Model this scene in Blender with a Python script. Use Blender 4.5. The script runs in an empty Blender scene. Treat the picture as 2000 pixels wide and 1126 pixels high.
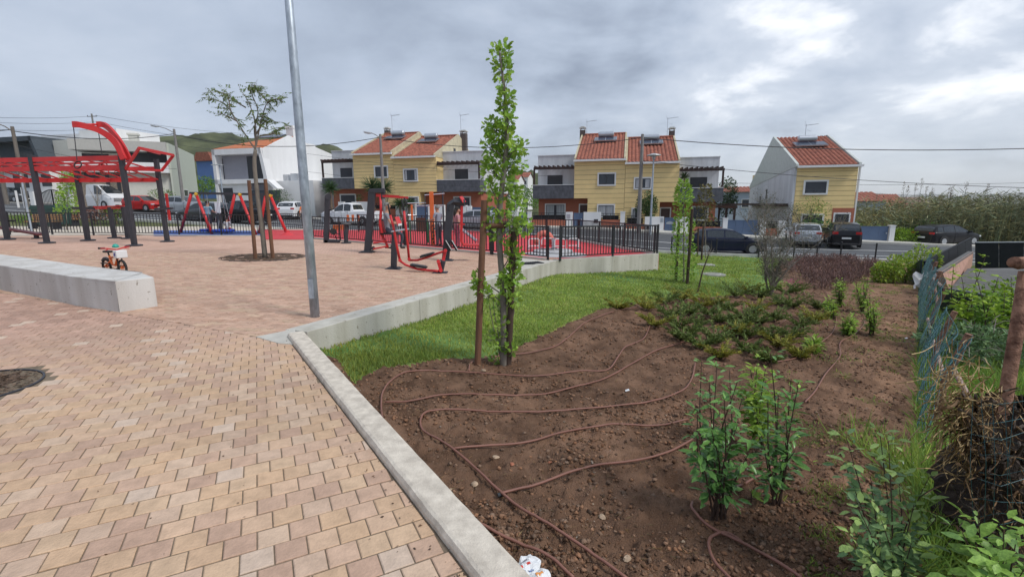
import bpy, math, random
import numpy as np
from mathutils import Vector, Matrix
random.seed(7)
rng = np.random.default_rng(11)
C = bpy.context.scene.collection
scene = bpy.context.scene
R = math.radians

# ---------------------------------------------------------------- camera, sky, sun, exposure
CAM_H = 1.65; PITCH = 0.1801; ROLL = -0.0058; FPX = 909.0
cd = bpy.data.cameras.new('camera'); cam = bpy.data.objects.new('camera', cd); C.objects.link(cam)
_d = Vector((0, math.cos(PITCH), -math.sin(PITCH))); _u0 = Vector((0, math.sin(PITCH), math.cos(PITCH))); _x0 = Vector((1, 0, 0))
_x = _x0*math.cos(ROLL)+_u0*math.sin(ROLL); _u = -_x0*math.sin(ROLL)+_u0*math.cos(ROLL)
cam.matrix_world = Matrix(((_x.x, _u.x, -_d.x, 0), (_x.y, _u.y, -_d.y, 0), (_x.z, _u.z, -_d.z, CAM_H), (0, 0, 0, 1)))
cd.sensor_width = 36; cd.lens = FPX/2000*36; cd.clip_end = 12000; cd.clip_start = 0.05
scene.camera = cam

SUN_EL, SUN_AZ = R(48), R(118)      # azimuth from +Y towards +X
w = bpy.data.worlds.new('World'); scene.world = w; w.use_nodes = True
nt = w.node_tree; N = nt.nodes; L = nt.links
for n in list(N): N.remove(n)
def wn(t, **k):
    n = N.new(t)
    for a, b in k.items(): setattr(n, a, b)
    return n
def wm(op, a, b=None, c=None, clamp=False):
    n = wn('ShaderNodeMath', operation=op, use_clamp=clamp)
    for i, v in enumerate((a, b, c)):
        if v is None: continue
        if isinstance(v, (int, float)): n.inputs[i].default_value = v
        else: L.new(v, n.inputs[i])
    return n.outputs[0]
sky = wn('ShaderNodeTexSky', sky_type='NISHITA', sun_disc=False); sky.sun_elevation = SUN_EL; sky.sun_rotation = SUN_AZ
tc = wn('ShaderNodeTexCoord'); sep = wn('ShaderNodeSeparateXYZ'); L.new(tc.outputs['Generated'], sep.inputs[0])
zc = wm('ADD', wm('MAXIMUM', sep.outputs[2], 0.0), 0.27)
px_ = wm('DIVIDE', sep.outputs[0], zc); py_ = wm('DIVIDE', sep.outputs[1], zc)
cmb = wn('ShaderNodeCombineXYZ'); L.new(px_, cmb.inputs[0]); L.new(py_, cmb.inputs[1])
def wnoise(scale, det, rough, off, dist=0.0):
    mp = wn('ShaderNodeMapping'); L.new(cmb.outputs[0], mp.inputs[0]); mp.inputs['Location'].default_value = off
    n = wn('ShaderNodeTexNoise'); L.new(mp.outputs[0], n.inputs['Vector'])
    n.inputs['Scale'].default_value = scale; n.inputs['Detail'].default_value = det; n.inputs['Roughness'].default_value = rough; n.inputs['Distortion'].default_value = dist
    return n.outputs[0]
big = wnoise(0.62, 5, 0.5, (3.6, 2.3, 0), 0.25); fine = wnoise(2.1, 8, 0.58, (8.2, 4.4, 0), 0.2)
def dirdot(v):
    n = wn('ShaderNodeVectorMath', operation='DOT_PRODUCT'); L.new(tc.outputs['Generated'], n.inputs[0]); v = Vector(v).normalized(); n.inputs[1].default_value = v
    return n.outputs['Value']
lobe = wm('POWER', wm('MAXIMUM', dirdot((0.60, 0.88, 0.22)), 0.0), 5.0)
dens = wm('ADD', wm('MULTIPLY', big, 0.62), wm('MULTIPLY', fine, 0.38))
k = wm('ADD', wm('MULTIPLY', wm('SUBTRACT', dens, 0.5), wm('ADD', wm('MULTIPLY', lobe, 3.0), 1.7)), wm('MULTIPLY', lobe, 0.215))
k = wm('ADD', k, 0.30, clamp=True)
ramp = wn('ShaderNodeValToRGB'); L.new(k, ramp.inputs[0])
cr = ramp.color_ramp; cr.elements[0].position = 0.0; cr.elements[0].color = (0.185, 0.222, 0.29, 1)
cr.elements[1].position = 1.0; cr.elements[1].color = (0.92, 0.92, 0.93, 1)
e = cr.elements.new(0.33); e.color = (0.315, 0.365, 0.45, 1)
e = cr.elements.new(0.62); e.color = (0.43, 0.475, 0.55, 1)
# paler band towards the horizon
hz = wm('POWER', wm('SUBTRACT', 1.0, wm('MAXIMUM', sep.outputs[2], 0.0), clamp=True), 14.0)
hzf = wm('MULTIPLY', hz, wm('ADD', 0.15, wm('MULTIPLY', lobe, 0.85), clamp=True))
mixh = wn('ShaderNodeMix', data_type='RGBA'); L.new(hzf, mixh.inputs['Factor']); L.new(ramp.outputs[0], mixh.inputs['A']); mixh.inputs['B'].default_value = (0.60, 0.63, 0.63, 1)
bgc = wn('ShaderNodeBackground'); L.new(mixh.outputs['Result'], bgc.inputs[0]); bgc.inputs[1].default_value = 1.0
bgs = wn('ShaderNodeBackground'); L.new(sky.outputs[0], bgs.inputs[0]); bgs.inputs[1].default_value = 0.06
mx = wn('ShaderNodeMixShader'); mx.inputs[0].default_value = 0.93; L.new(bgs.outputs[0], mx.inputs[1]); L.new(bgc.outputs[0], mx.inputs[2])
out = wn('ShaderNodeOutputWorld'); L.new(mx.outputs[0], out.inputs[0])

sd = bpy.data.lights.new('sun', 'SUN'); so = bpy.data.objects.new('sun', sd); C.objects.link(so)
sd.energy = 1.5; sd.angle = R(16); sd.color = (1.0, 0.965, 0.91)
so.rotation_euler = Vector((math.sin(SUN_AZ)*math.cos(SUN_EL), math.cos(SUN_AZ)*math.cos(SUN_EL), math.sin(SUN_EL))).to_track_quat('Z', 'Y').to_euler()
vs = scene.view_settings; vs.view_transform = 'Standard'; vs.look = 'None'; vs.gamma = 1.0; vs.exposure = 0.72; vs.use_curve_mapping = False
scene.cycles.max_bounces = 6; scene.cycles.diffuse_bounces = 3; scene.cycles.transparent_max_bounces = 6

# ---------------------------------------------------------------- measuring helpers (photo pixel -> place in the world)
def ray(px, py): return (_d*FPX + _x*(px-1000) - _u*(py-563))
O = Vector((0, 0, CAM_H))
def at(px, py, Y):
    v = ray(px, py); return O + v*(Y/v.y)
GX, GY = -0.021, -0.0086
def pz(x, y): return GX*x+GY*y
def gp(px, py, dz=0.0):
    v = ray(px, py); t = (dz-CAM_H)/(v.z-GX*v.x-GY*v.y); return O+v*t
def hz_at(px, py, Y): return at(px, py, Y).z

# terrain: thin-plate surface through measured points
_cp = np.array([
 (-2.4,5.8,-.24),(-.1,6.3,-.45),(-1.6,4.4,-.22),(-.6,2.4,-.16),(1.2,1.6,-.24),(0.4,0.2,-.14),(2.2,11,-.56),(5.6,17.6,-.83),(3.2,3.2,-.5),(3.8,4.2,-.66),(8,9,-.98),(14,16,-1.28),(18,21,-1.42),(6,1.5,-.85),(9,3,-1.0),
 (12,10,-1.2),(9,22,-1.08),(9,27,-1.25),(15.3,25.3,-1.38),(21,24,-1.5),(28,22.3,-1.65),(26,33,-1.32),(18,35,-1.03),(12.3,36.3,-.78),(5.6,38,-.45),(-4.6,40.4,-.27),(-14.5,43,0.02),(-21.6,44.6,.4),(-39,49.5,1.15),(-46,51,1.6),(-60,56,2.2),
 (40,30,-1.9),(60,28,-2.9),(44,18,-2.4),(30,10,-2.0),(14,30,-1.4),(3,28.6,-.95),(-12.7,32.3,-.25),(-20,35,.12),(-5,30.6,-.55),(-30,37,.55),(-37,38.5,.8),(-45,41,1.15),(20,30,-1.42),
 (-30,30,.37),(-20,20,.25),(-10,10,.1),(-10,0,.1),(-30,5,.5),(-60,20,1.2),(0,50,-.3),(-20,58,.9),(20,48,-1.0),(35,50,-2.2),(0,65,-.3),(-45,70,2.2),(30,80,-3.5),(-75,80,3.),(70,80,-5.5),(80,20,-4.),(0,90,-1)])
def _tps(r2): return np.where(r2 > 1e-9, r2*np.log(r2+1e-12), 0)
_n = len(_cp); _A = np.zeros((_n+3, _n+3)); _dx = _cp[:, None, :2]-_cp[None, :, :2]
_A[:_n, :_n] = _tps((_dx**2).sum(-1)) + np.eye(_n)*2.0; _A[:_n, _n] = 1; _A[:_n, _n+1:] = _cp[:, :2]; _A[_n, :_n] = 1; _A[_n+1:, :_n] = _cp[:, :2].T
_W = np.linalg.solve(_A, np.concatenate([_cp[:, 2], [0, 0, 0]]))
def tz(x, y):
    x = np.asarray(x, float); y = np.asarray(y, float); sh = x.shape; x = x.ravel(); y = y.ravel()
    o = _W[_n]+_W[_n+1]*x+_W[_n+2]*y
    for i in range(_n): o = o+_W[i]*_tps((x-_cp[i, 0])**2+(y-_cp[i, 1])**2)
    return o.reshape(sh) if sh else float(o[0])
def tp(px, py, dz=0.0):
    v = ray(px, py); v = v/v.y; a, b = 0.8, 90.0
    f = lambda t: (CAM_H+v.z*t)-(tz(v.x*t, t)+dz)
    t = 0.8; s = 0.25
    while t < 90 and f(t) > 0: t += s; s *= 1.03
    a, b = t-s, t
    for _ in range(20):
        m = (a+b)/2
        if f(m) > 0: a = m
        else: b = m
    return Vector((v.x*b, b, tz(v.x*b, b)+dz))

# ---------------------------------------------------------------- noise
def _h2(ix, iy, s):
    n = (ix.astype(np.int64)*374761393+iy.astype(np.int64)*668265263+s*1442695041) & 0xffffffff
    n = ((n ^ (n >> 13))*1274126177) & 0xffffffff
    return ((n ^ (n >> 16)) & 0xffff)/65535.0
def vnoise(x, y, s=0):
    x = np.asarray(x, float); y = np.asarray(y, float)
    ix = np.floor(x); iy = np.floor(y); fx = x-ix; fy = y-iy; fx = fx*fx*(3-2*fx); fy = fy*fy*(3-2*fy)
    a = _h2(ix, iy, s); b = _h2(ix+1, iy, s); c = _h2(ix, iy+1, s); d = _h2(ix+1, iy+1, s)
    return (a*(1-fx)+b*fx)*(1-fy)+(c*(1-fx)+d*fx)*fy
def fbm(x, y, o=4, s=0):
    r = 0; a = 0.5; t = 0
    for i in range(o):
        r = r+a*vnoise(x*2**i+i*7.3, y*2**i+i*3.1, s+i); t += a; a *= 0.5
    return r/t
def inpoly(x, y, poly):
    x = np.asarray(x, float); y = np.asarray(y, float); c = np.zeros(x.shape, bool); n = len(poly); j = n-1
    for i in range(n):
        xi, yi = poly[i][0], poly[i][1]; xj, yj = poly[j][0], poly[j][1]
        m = ((yi > y) != (yj > y)) & (x < (xj-xi)*(y-yi)/((yj-yi) or 1e-12)+xi); c ^= m; j = i
    return c

# ---------------------------------------------------------------- materials
MATS = {}
def M(name, col, rough=0.7, metal=0.0, var=0.12, scale=4.0, bump=0.0, bscale=30.0, col2=None, spec=0.5, attr=None, coat=0.0, trans=0.0, stretch=None, det=5, wave=None, sub=None, emit=None):
    if name in MATS: return MATS[name]
    m = bpy.data.materials.new(name); m.use_nodes = True; t = m.node_tree; n = t.nodes; l = t.links
    b = n['Principled BSDF']; b.inputs['Roughness'].default_value = rough; b.inputs['Metallic'].default_value = metal
    b.inputs['Specular IOR Level'].default_value = spec; b.inputs['Coat Weight'].default_value = coat; b.inputs['Coat Roughness'].default_value = 0.06
    tcn = n.new('ShaderNodeTexCoord'); vec = tcn.outputs['Object']
    if stretch:
        mp = n.new('ShaderNodeMapping'); mp.inputs['Scale'].default_value = stretch; l.new(vec, mp.inputs[0]); vec = mp.outputs[0]
    ns = n.new('ShaderNodeTexNoise'); l.new(vec, ns.inputs['Vector']); ns.inputs['Scale'].default_value = scale; ns.inputs['Detail'].default_value = det; ns.inputs['Roughness'].default_value = 0.62
    cr = n.new('ShaderNodeValToRGB'); l.new(ns.outputs[0], cr.inputs[0]); cr.color_ramp.elements[0].position = 0.3; cr.color_ramp.elements[1].position = 0.7
    c2 = col2 or col
    cr.color_ramp.elements[0].color = tuple(max(0, c*(1-var)) for c in col)+(1,)
    cr.color_ramp.elements[1].color = tuple(min(1, c*(1+var)) for c in c2)+(1,)
    co = cr.outputs[0]
    if attr:   # per-piece colour attribute multiplies
        an = n.new('ShaderNodeAttribute'); an.attribute_name = attr
        mxn = n.new('ShaderNodeMix'); mxn.data_type = 'RGBA'; mxn.blend_type = 'MULTIPLY'; mxn.inputs['Factor'].default_value = 1.0
        l.new(co, mxn.inputs['A']); l.new(an.outputs['Color'], mxn.inputs['B']); co = mxn.outputs['Result']
    l.new(co, b.inputs['Base Color'])
    if bump:
        nb = n.new('ShaderNodeTexNoise'); l.new(vec, nb.inputs['Vector']); nb.inputs['Scale'].default_value = bscale; nb.inputs['Detail'].default_value = 4
        bp = n.new('ShaderNodeBump'); bp.inputs['Strength'].default_value = bump; bp.inputs['Distance'].default_value = 0.02
        l.new(nb.outputs[0], bp.inputs['Height']); l.new(bp.outputs[0], b.inputs['Normal'])
    if trans: b.inputs['Transmission Weight'].default_value = trans
    if sub:
        b.inputs['Subsurface Weight'].default_value = sub; b.inputs['Subsurface Radius'].default_value = (0.02, 0.03, 0.01)
    if emit: b.inputs['Emission Color'].default_value = tuple(emit)+(1,); b.inputs['Emission Strength'].default_value = 1
    MATS[name] = m; return m
def leafmat(name, col, col2=None, rough=0.45, var=0.25, scale=6.0, tl=0.35):
    if name in MATS: return MATS[name]
    m = M(name, col, rough=rough, var=var, scale=scale, col2=col2, attr='tint', spec=0.4)
    t = m.node_tree; n = t.nodes; l = t.links; b = n['Principled BSDF']; o = n['Material Output']
    tr = n.new('ShaderNodeBsdfTranslucent'); ms = n.new('ShaderNodeMixShader'); ms.inputs[0].default_value = tl
    src = b.inputs['Base Color'].links[0].from_socket
    l.new(src, tr.inputs[0]); l.new(b.outputs[0], ms.inputs[1]); l.new(tr.outputs[0], ms.inputs[2]); l.new(ms.outputs[0], o.inputs[0])
    return m

# ---------------------------------------------------------------- mesh builder
class MB:
    def __init__(s): s.v = []; s.f = []; s.m = []; s.mi = 0; s.tint = None; s.col = []
    def add(s, vs, fs):
        o = len(s.v); s.v += [tuple(p) for p in vs]; s.f += [tuple(i+o for i in q) for q in fs]; s.m += [s.mi]*len(fs); s.col += [s.tint]*len(fs); return s
    def box(s, c, d, rz=0.0, rx=0.0, ry=0.0):
        x, y, z = d[0]/2, d[1]/2, d[2]/2
        P = [Vector((a, b, e)) for a in (-x, x) for b in (-y, y) for e in (-z, z)]
        if rz or rx or ry:
            mt = Matrix.Rotation(rz, 3, 'Z') @ Matrix.Rotation(ry, 3, 'Y') @ Matrix.Rotation(rx, 3, 'X'); P = [mt @ p for p in P]
        c = Vector(c); P = [p+c for p in P]
        return s.add(P, [(0, 1, 3, 2), (4, 6, 7, 5), (0, 4, 5, 1), (2, 3, 7, 6), (0, 2, 6, 4), (1, 5, 7, 3)])
    def b2(s, x0, x1, y0, y1, z0, z1): return s.box(((x0+x1)/2, (y0+y1)/2, (z0+z1)/2), (abs(x1-x0), abs(y1-y0), abs(z1-z0)))
    def bar(s, a, b, w, h=None, up=(0, 0, 1)):
        a = Vector(a); b = Vector(b); h = h or w; d = (b-a).normalized(); u = Vector(up)
        if abs(d.dot(u)) > 0.99: u = Vector((0, 1, 0))
        r = d.cross(u).normalized(); u = r.cross(d)
        P = [q+r*(i*w/2)+u*(j*h/2) for q in (a, b) for i, j in ((-1, -1), (1, -1), (1, 1), (-1, 1))]
        return s.add(P, [(0, 1, 2, 3), (7, 6, 5, 4), (0, 4, 5, 1), (1, 5, 6, 2), (2, 6, 7, 3), (3, 7, 4, 0)])
    def tube(s, path, r, n=8, caps=True):
        path = [Vector(p) for p in path]; rr = r if isinstance(r, (list, tuple)) else [r]*len(path)
        vs = []; fs = []; pu = None
        for i, p in enumerate(path):
            d = (path[min(i+1, len(path)-1)]-path[max(i-1, 0)]).normalized()
            if pu is None:
                pu = Vector((0, 0, 1)) if abs(d.z) < 0.9 else Vector((1, 0, 0))
            a = d.cross(pu).normalized(); b = a.cross(d).normalized(); pu = b
            for j in range(n):
                t = 2*math.pi*j/n; vs.append(p+a*(math.cos(t)*rr[i])+b*(math.sin(t)*rr[i]))
        for i in range(len(path)-1):
            for j in range(n):
                k2 = (j+1) % n; fs.append((i*n+j, i*n+k2, (i+1)*n+k2, (i+1)*n+j))
        if caps: fs.append(tuple(range(n-1, -1, -1))); fs.append(tuple((len(path)-1)*n+j for j in range(n)))
        return s.add(vs, fs)
    def cyl(s, a, b, r, n=16, r2=None): return s.tube([a, b], [r, r if r2 is None else r2], n)
    def lathe(s, prof, c=(0, 0, 0), n=16, axis='Z'):
        vs = []; fs = []
        for (r, z) in prof:
            for j in range(n):
                t = 2*math.pi*j/n; q = (r*math.cos(t), r*math.sin(t), z)
                if axis == 'X': q = (q[2], q[0], q[1])
                elif axis == 'Y': q = (q[0], q[2], q[1])
                vs.append((q[0]+c[0], q[1]+c[1], q[2]+c[2]))
        for i in range(len(prof)-1):
            for j in range(n): fs.append((i*n+j, i*n+(j+1) % n, (i+1)*n+(j+1) % n, (i+1)*n+j))
        fs.append(tuple(range(n-1, -1, -1))); fs.append(tuple((len(prof)-1)*n+j for j in range(n)))
        return s.add(vs, fs)
    def prism(s, pts, a, b, axis='Y'):
        """polygon pts in the plane across `axis`, from a to b on it"""
        f = {'Y': lambda p, t: (p[0], t, p[1]), 'X': lambda p, t: (t, p[0], p[1]), 'Z': lambda p, t: (p[0], p[1], t)}[axis]
        n = len(pts); vs = [f(p, a) for p in pts]+[f(p, b) for p in pts]
        return s.add(vs, [tuple(range(n)), tuple(range(2*n-1, n-1, -1))]+[(i, (i+1) % n, n+(i+1) % n, n+i) for i in range(n)])
    def sheet(s, grid):
        nr = len(grid); nc = len(grid[0])
        return s.add([p for r_ in grid for p in r_], [(i*nc+j, i*nc+j+1, (i+1)*nc+j+1, (i+1)*nc+j) for i in range(nr-1) for j in range(nc-1)])
    def build(s, name, mats, parent=None, world=False, smooth=False, bevel=0.0, solid=0.0, sub=0):
        me = bpy.data.meshes.new(name)
        vs = s.v
        if world and parent is not None:
            inv = Matrix.LocRotScale(parent.location, parent.rotation_euler, parent.scale).inverted(); vs = [inv @ Vector(p) for p in vs]
        me.from_pydata(vs, [], s.f)
        mats = mats if isinstance(mats, (list, tuple)) else [mats]
        for m in mats: me.materials.append(m)
        if len(mats) > 1: me.polygons.foreach_set('material_index', s.m)
        if any(c is not None for c in s.col):
            ca = me.color_attributes.new('tint', 'FLOAT_COLOR', 'CORNER'); arr = np.ones((len(me.loops), 4), np.float32); i = 0
            for c, f in zip(s.col, s.f):
                if c is not None: arr[i:i+len(f), :3] = c
                i += len(f)
            ca.data.foreach_set('color', arr.ravel())
        if smooth: me.polygons.foreach_set('use_smooth', [True]*len(me.polygons))
        me.update(); o = bpy.data.objects.new(name, me); C.objects.link(o)
        if parent is not None: o.parent = parent
        if solid: q = o.modifiers.new('s', 'SOLIDIFY'); q.thickness = solid; q.offset = 0
        if bevel: q = o.modifiers.new('b', 'BEVEL'); q.width = bevel; q.segments = 2; q.limit_method = 'ANGLE'
        if sub: q = o.modifiers.new('u', 'SUBSURF'); q.levels = sub; q.render_levels = sub
        return o
def raw(name, v, f, mat, tint=None, parent=None, smooth=False, nper=None):
    """fast mesh from numpy arrays: v (n,3), f (m,k)"""
    me = bpy.data.meshes.new(name); v = np.asarray(v, np.float32); f = np.asarray(f, np.int32); m_, k_ = f.shape
    me.vertices.add(len(v)); me.vertices.foreach_set('co', v.ravel()); me.loops.add(m_*k_); me.loops.foreach_set('vertex_index', f.ravel())
    me.polygons.add(m_); me.polygons.foreach_set('loop_start', np.arange(0, m_*k_, k_, dtype=np.int32)); me.polygons.foreach_set('loop_total', np.full(m_, k_, np.int32))
    for mm in (mat if isinstance(mat, (list, tuple)) else [mat]): me.materials.append(mm)
    me.update(calc_edges=True)
    if tint is not None:   # per vertex colour
        ca = me.color_attributes.new('tint', 'FLOAT_COLOR', 'POINT'); a = np.ones((len(v), 4), np.float32); a[:, :3] = tint; ca.data.foreach_set('color', a.ravel())
    if smooth: me.polygons.foreach_set('use_smooth', np.ones(m_, bool))
    o = bpy.data.objects.new(name, me); C.objects.link(o)
    if parent is not None: o.parent = parent
    return o
def thing(name, label, cat, loc=(0, 0, 0), rz=0.0, group=None):
    o = bpy.data.objects.new(name, None); C.objects.link(o); o.location = loc; o.rotation_euler = (0, 0, rz); o.empty_display_size = 0.2
    o['label'] = label; o['category'] = cat
    if group: o['group'] = group
    return o
def tag(o, label, cat, group=None):
    o['label'] = label; o['category'] = cat
    if group: o['group'] = group
    return o
def kind(o, k, label=None):
    o['kind'] = k
    if label: o['label'] = label
    return o
def dup(o, parent=None):
    c = o.copy(); C.objects.link(c); c.parent = parent
    for ch in list(o.children): dup(ch, c)
    return c
def crom(P, n=8):
    P = [Vector(p) for p in P]; Q = [P[0]*2-P[1]]+P+[P[-1]*2-P[-2]]; out = []
    for i in range(1, len(Q)-2):
        a, b, c, d = Q[i-1:i+3]
        for j in range(n):
            t = j/n; out.append(0.5*((2*b)+(c-a)*t+(2*a-5*b+4*c-d)*t*t+(3*b-a-3*c+d)*t*t*t))
    out.append(P[-1]); return out
# ================================================================ SETTING
m_conc = M('concrete', (.50, .50, .475), rough=.9, var=.16, scale=2.2, bump=.35, bscale=60, col2=(.55, .545, .51))
m_conc_l = M('pale_concrete', (.50, .48, .43), rough=.9, var=.13, scale=5, bump=.3, bscale=80)
m_soil = M('soil', (.145, .080, .050), rough=.95, var=.4, scale=3.0, bump=1.0, bscale=95, col2=(.20, .118, .076), spec=.15, attr='tint', det=9)
m_asph = M('asphalt', (.085, .09, .097), rough=.9, var=.15, scale=.6, bump=.3, bscale=90)
m_line = M('road_paint', (.7, .7, .68), rough=.7, var=.1)
m_turf = M('turf', (.12, .19, .04), rough=.9, var=.3, scale=2.5, bump=.9, bscale=45, col2=(.19, .24, .07), spec=.15, attr='tint')
m_far = M('far_ground', (.07, .10, .035), rough=.95, var=.35, scale=.06, col2=(.13, .13, .06), spec=.1)
m_paver = M('paver', (.92, .92, .92), rough=.85, var=.2, scale=13, bump=.35, bscale=70, attr='tint', spec=.3, det=8)
m_joint = M('joint_sand', (.19, .15, .11), rough=.95, var=.25, scale=20, spec=.1)
m_block = M('red_rubber', (.56, .045, .055), rough=.85, var=.16, scale=1.2, bump=.2, bscale=120)
m_blue = M('blue_rubber', (.04, .09, .30), rough=.8, var=.08, scale=3)
m_greyrub = M('grey_rubber', (.42, .42, .43), rough=.85, var=.08)

# kerb and wall lines on the plaza plane
KB = [gp(558, 658), gp(710, 876), gp(911, 1126)]
kdir = (KB[0]-KB[2]); kdir.z = 0; kdir.normalize(); kn = Vector((kdir.y, -kdir.x, 0))   # to the right
K_far = gp(562, 662); K_near = K_far - kdir*9.0
KW = 0.20
W0 = gp(600, 655); W1 = gp(1088, 511); W2 = gp(1287, 498)
def pl(p, dz=0): return Vector((p[0], p[1], pz(p[0], p[1])+dz))

# far terrain sheets
def terrain():
    xs = np.concatenate([np.array([-4000, -2000, -900, -400, -200]), np.arange(-110, 111, 2.0), np.array([200, 400, 900, 2000, 4000])])
    ys = np.concatenate([np.array([-60, -20.]), np.arange(-6, 100, 2.0), np.array([130, 180, 300, 600, 1200, 2500, 5000])])
    X, Y = np.meshgrid(xs, ys); cx = np.clip(X, -80, 80); cy = np.clip(Y, -6, 88); Z = tz(cx, cy)
    d = np.sqrt((X-cx)**2+(Y-cy)**2); Z = Z-d*0.028*(X > 0)-np.minimum(d*0.01, 8)*(X <= 0)
    Z = np.maximum(Z, -45)
    near = (X > -70) & (X < 26) & (Y > -10) & (Y < 28); Z = Z-np.where(near, .55, 0.02)
    nr, nc = X.shape; v = np.stack([X, Y, Z], -1).reshape(-1, 3)
    i, j = np.meshgrid(np.arange(nr-1), np.arange(nc-1), indexing='ij'); a = (i*nc+j).ravel(); f = np.stack([a, a+1, a+nc+1, a+nc], 1)
    return kind(raw('ground', v, f, m_far, smooth=True), 'structure')
terrain()

# ---- garden: soil bed and lawn as fine sheets
LAWN = [tp(*p) for p in ((655, 700), (690, 750), (735, 722), (800, 712), (860, 702), (930, 700), (1000, 684), (1050, 660), (1110, 632), (1170, 606), (1250, 592), (1330, 585), (1420, 578), (1500, 572), (1542, 556), (1500, 532), (1520, 514), (1562, 507))]
LAWN = [(p.x, p.y) for p in LAWN] + [(14.8, 26.4), (8.5, 27.6), (5.0, 26), (W2.x, W2.y), (W1.x, W1.y), (W0.x, W0.y), (W0.x-.2, W0.y)]
def wave(x, y): return fbm(x*1.1, y*1.1, 3, 5)
def gz(x, y):
    """garden surface with clods"""
    x = np.asarray(x, float); y = np.asarray(y, float)
    lawn = inpoly(x, y, LAWN)
    b = tz(x, y); m = (fbm(x*1.6, y*1.6, 3, 3)-.5)*.09+(fbm(x*8, y*8, 4, 9)-.5)*.085+np.maximum(fbm(x*26, y*26, 2, 17)-.5, 0)*.085
    return b+np.where(lawn, (fbm(x*2, y*2, 2, 3)-.5)*.04, m*np.where(y > 12, .5, 1))
def garden():
    rows = np.exp(np.arange(math.log(0.9), math.log(28.3), .0092)); ss = np.arange(-.62, 1.62, .0062)
    Yg, S = np.meshgrid(rows, ss, indexing='ij'); X = Yg*S
    # ragged jitter
    X = X+(vnoise(X*40, Yg*40, 1)-.5)*.004*Yg; Z = gz(X, Yg)
    kx = K_far.x+ (Yg-K_far.y)*(kdir.x/kdir.y)+KW*1.05        # x of kerb's garden side
    side = (X-kx)
    wall1 = (X-W0.x)*(W1.y-W0.y)-(Yg-W0.y)*(W1.x-W0.x)       # >0 right of wall
    wall2 = (X-W1.x)*(W2.y-W1.y)-(Yg-W1.y)*(W2.x-W1.x)
    ok = (side > -.12) & np.where(X < W1.x, wall1 > -.12, np.where(X < W2.x, wall2 > -.12, True))
    ok &= ~((Yg > W2.y) & (X < W2.x+(Yg-W2.y)*-.25))
    edge = 27.4-0.11*(X-9); ok &= Yg < edge
    lawn = inpoly(X, Yg, LAWN)
    # right hand neighbour plot past the net fence (fence line x = y*0.87+...)
    plot = X > (0.868*Yg+.30)
    nr, nc = X.shape; v = np.stack([X, Yg, Z], -1).reshape(-1, 3)
    n1 = fbm(X*1.3, Yg*1.3, 4, 21); n2 = fbm(X*.5, Yg*.5, 3, 31)
    t = np.ones(X.shape+(3,)); dry = np.clip((n1-.45)*2.2, 0, 1)[..., None]
    far = np.clip((Yg-3)/12, 0, 1)[..., None]
    path = np.clip((X-0.70*Yg+.1)/(.12*Yg+.2), 0, 1)[..., None]
    t = t*(1-.15*(1-dry)) * (1+dry*.25) * (1+path*np.array([.55, .55, .5])) 
    # thin weeds on the footpath
    g = (np.clip(fbm(X*3, Yg*3, 4, 77)-.56, 0, 1)*3)[..., None]*path; t = t*(1-g)+g*np.array([.8, 1.5, .6])
    i, j = np.meshgrid(np.arange(nr-1), np.arange(nc-1), indexing='ij'); i = i.ravel(); j = j.ravel(); a = i*nc+j
    F = np.stack([a, a+1, a+nc+1, a+nc], 1); okf = ok[i, j] & ok[i+1, j] & ok[i, j+1] & ok[i+1, j+1]
    lw = lawn[i, j]; pt = plot[i, j]
    def sub(mask, name, mat, tint):
        f = F[mask]; u, inv = np.unique(f.ravel(), return_inverse=True)
        return raw(name, v[u], inv.reshape(-1, 4), mat, tint=tint.reshape(-1, 3)[u], smooth=True)
    kind(sub(okf & ~lw & ~pt, 'soil_bed', m_soil, t), 'structure')
    lt = 1-.0*t+ (np.clip(fbm(X*.9, Yg*.9, 4, 55)-.5, -1, 1)*1.6)[..., None]*np.array([.9, .25, .3])
    kind(sub(okf & lw, 'lawn', m_turf, np.clip(lt, .5, 2)), 'structure')
    kind(sub(okf & ~lw & pt, 'rough_grass_plot', m_turf, np.clip(lt*.6, .3, 2)), 'structure')
garden()

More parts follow.
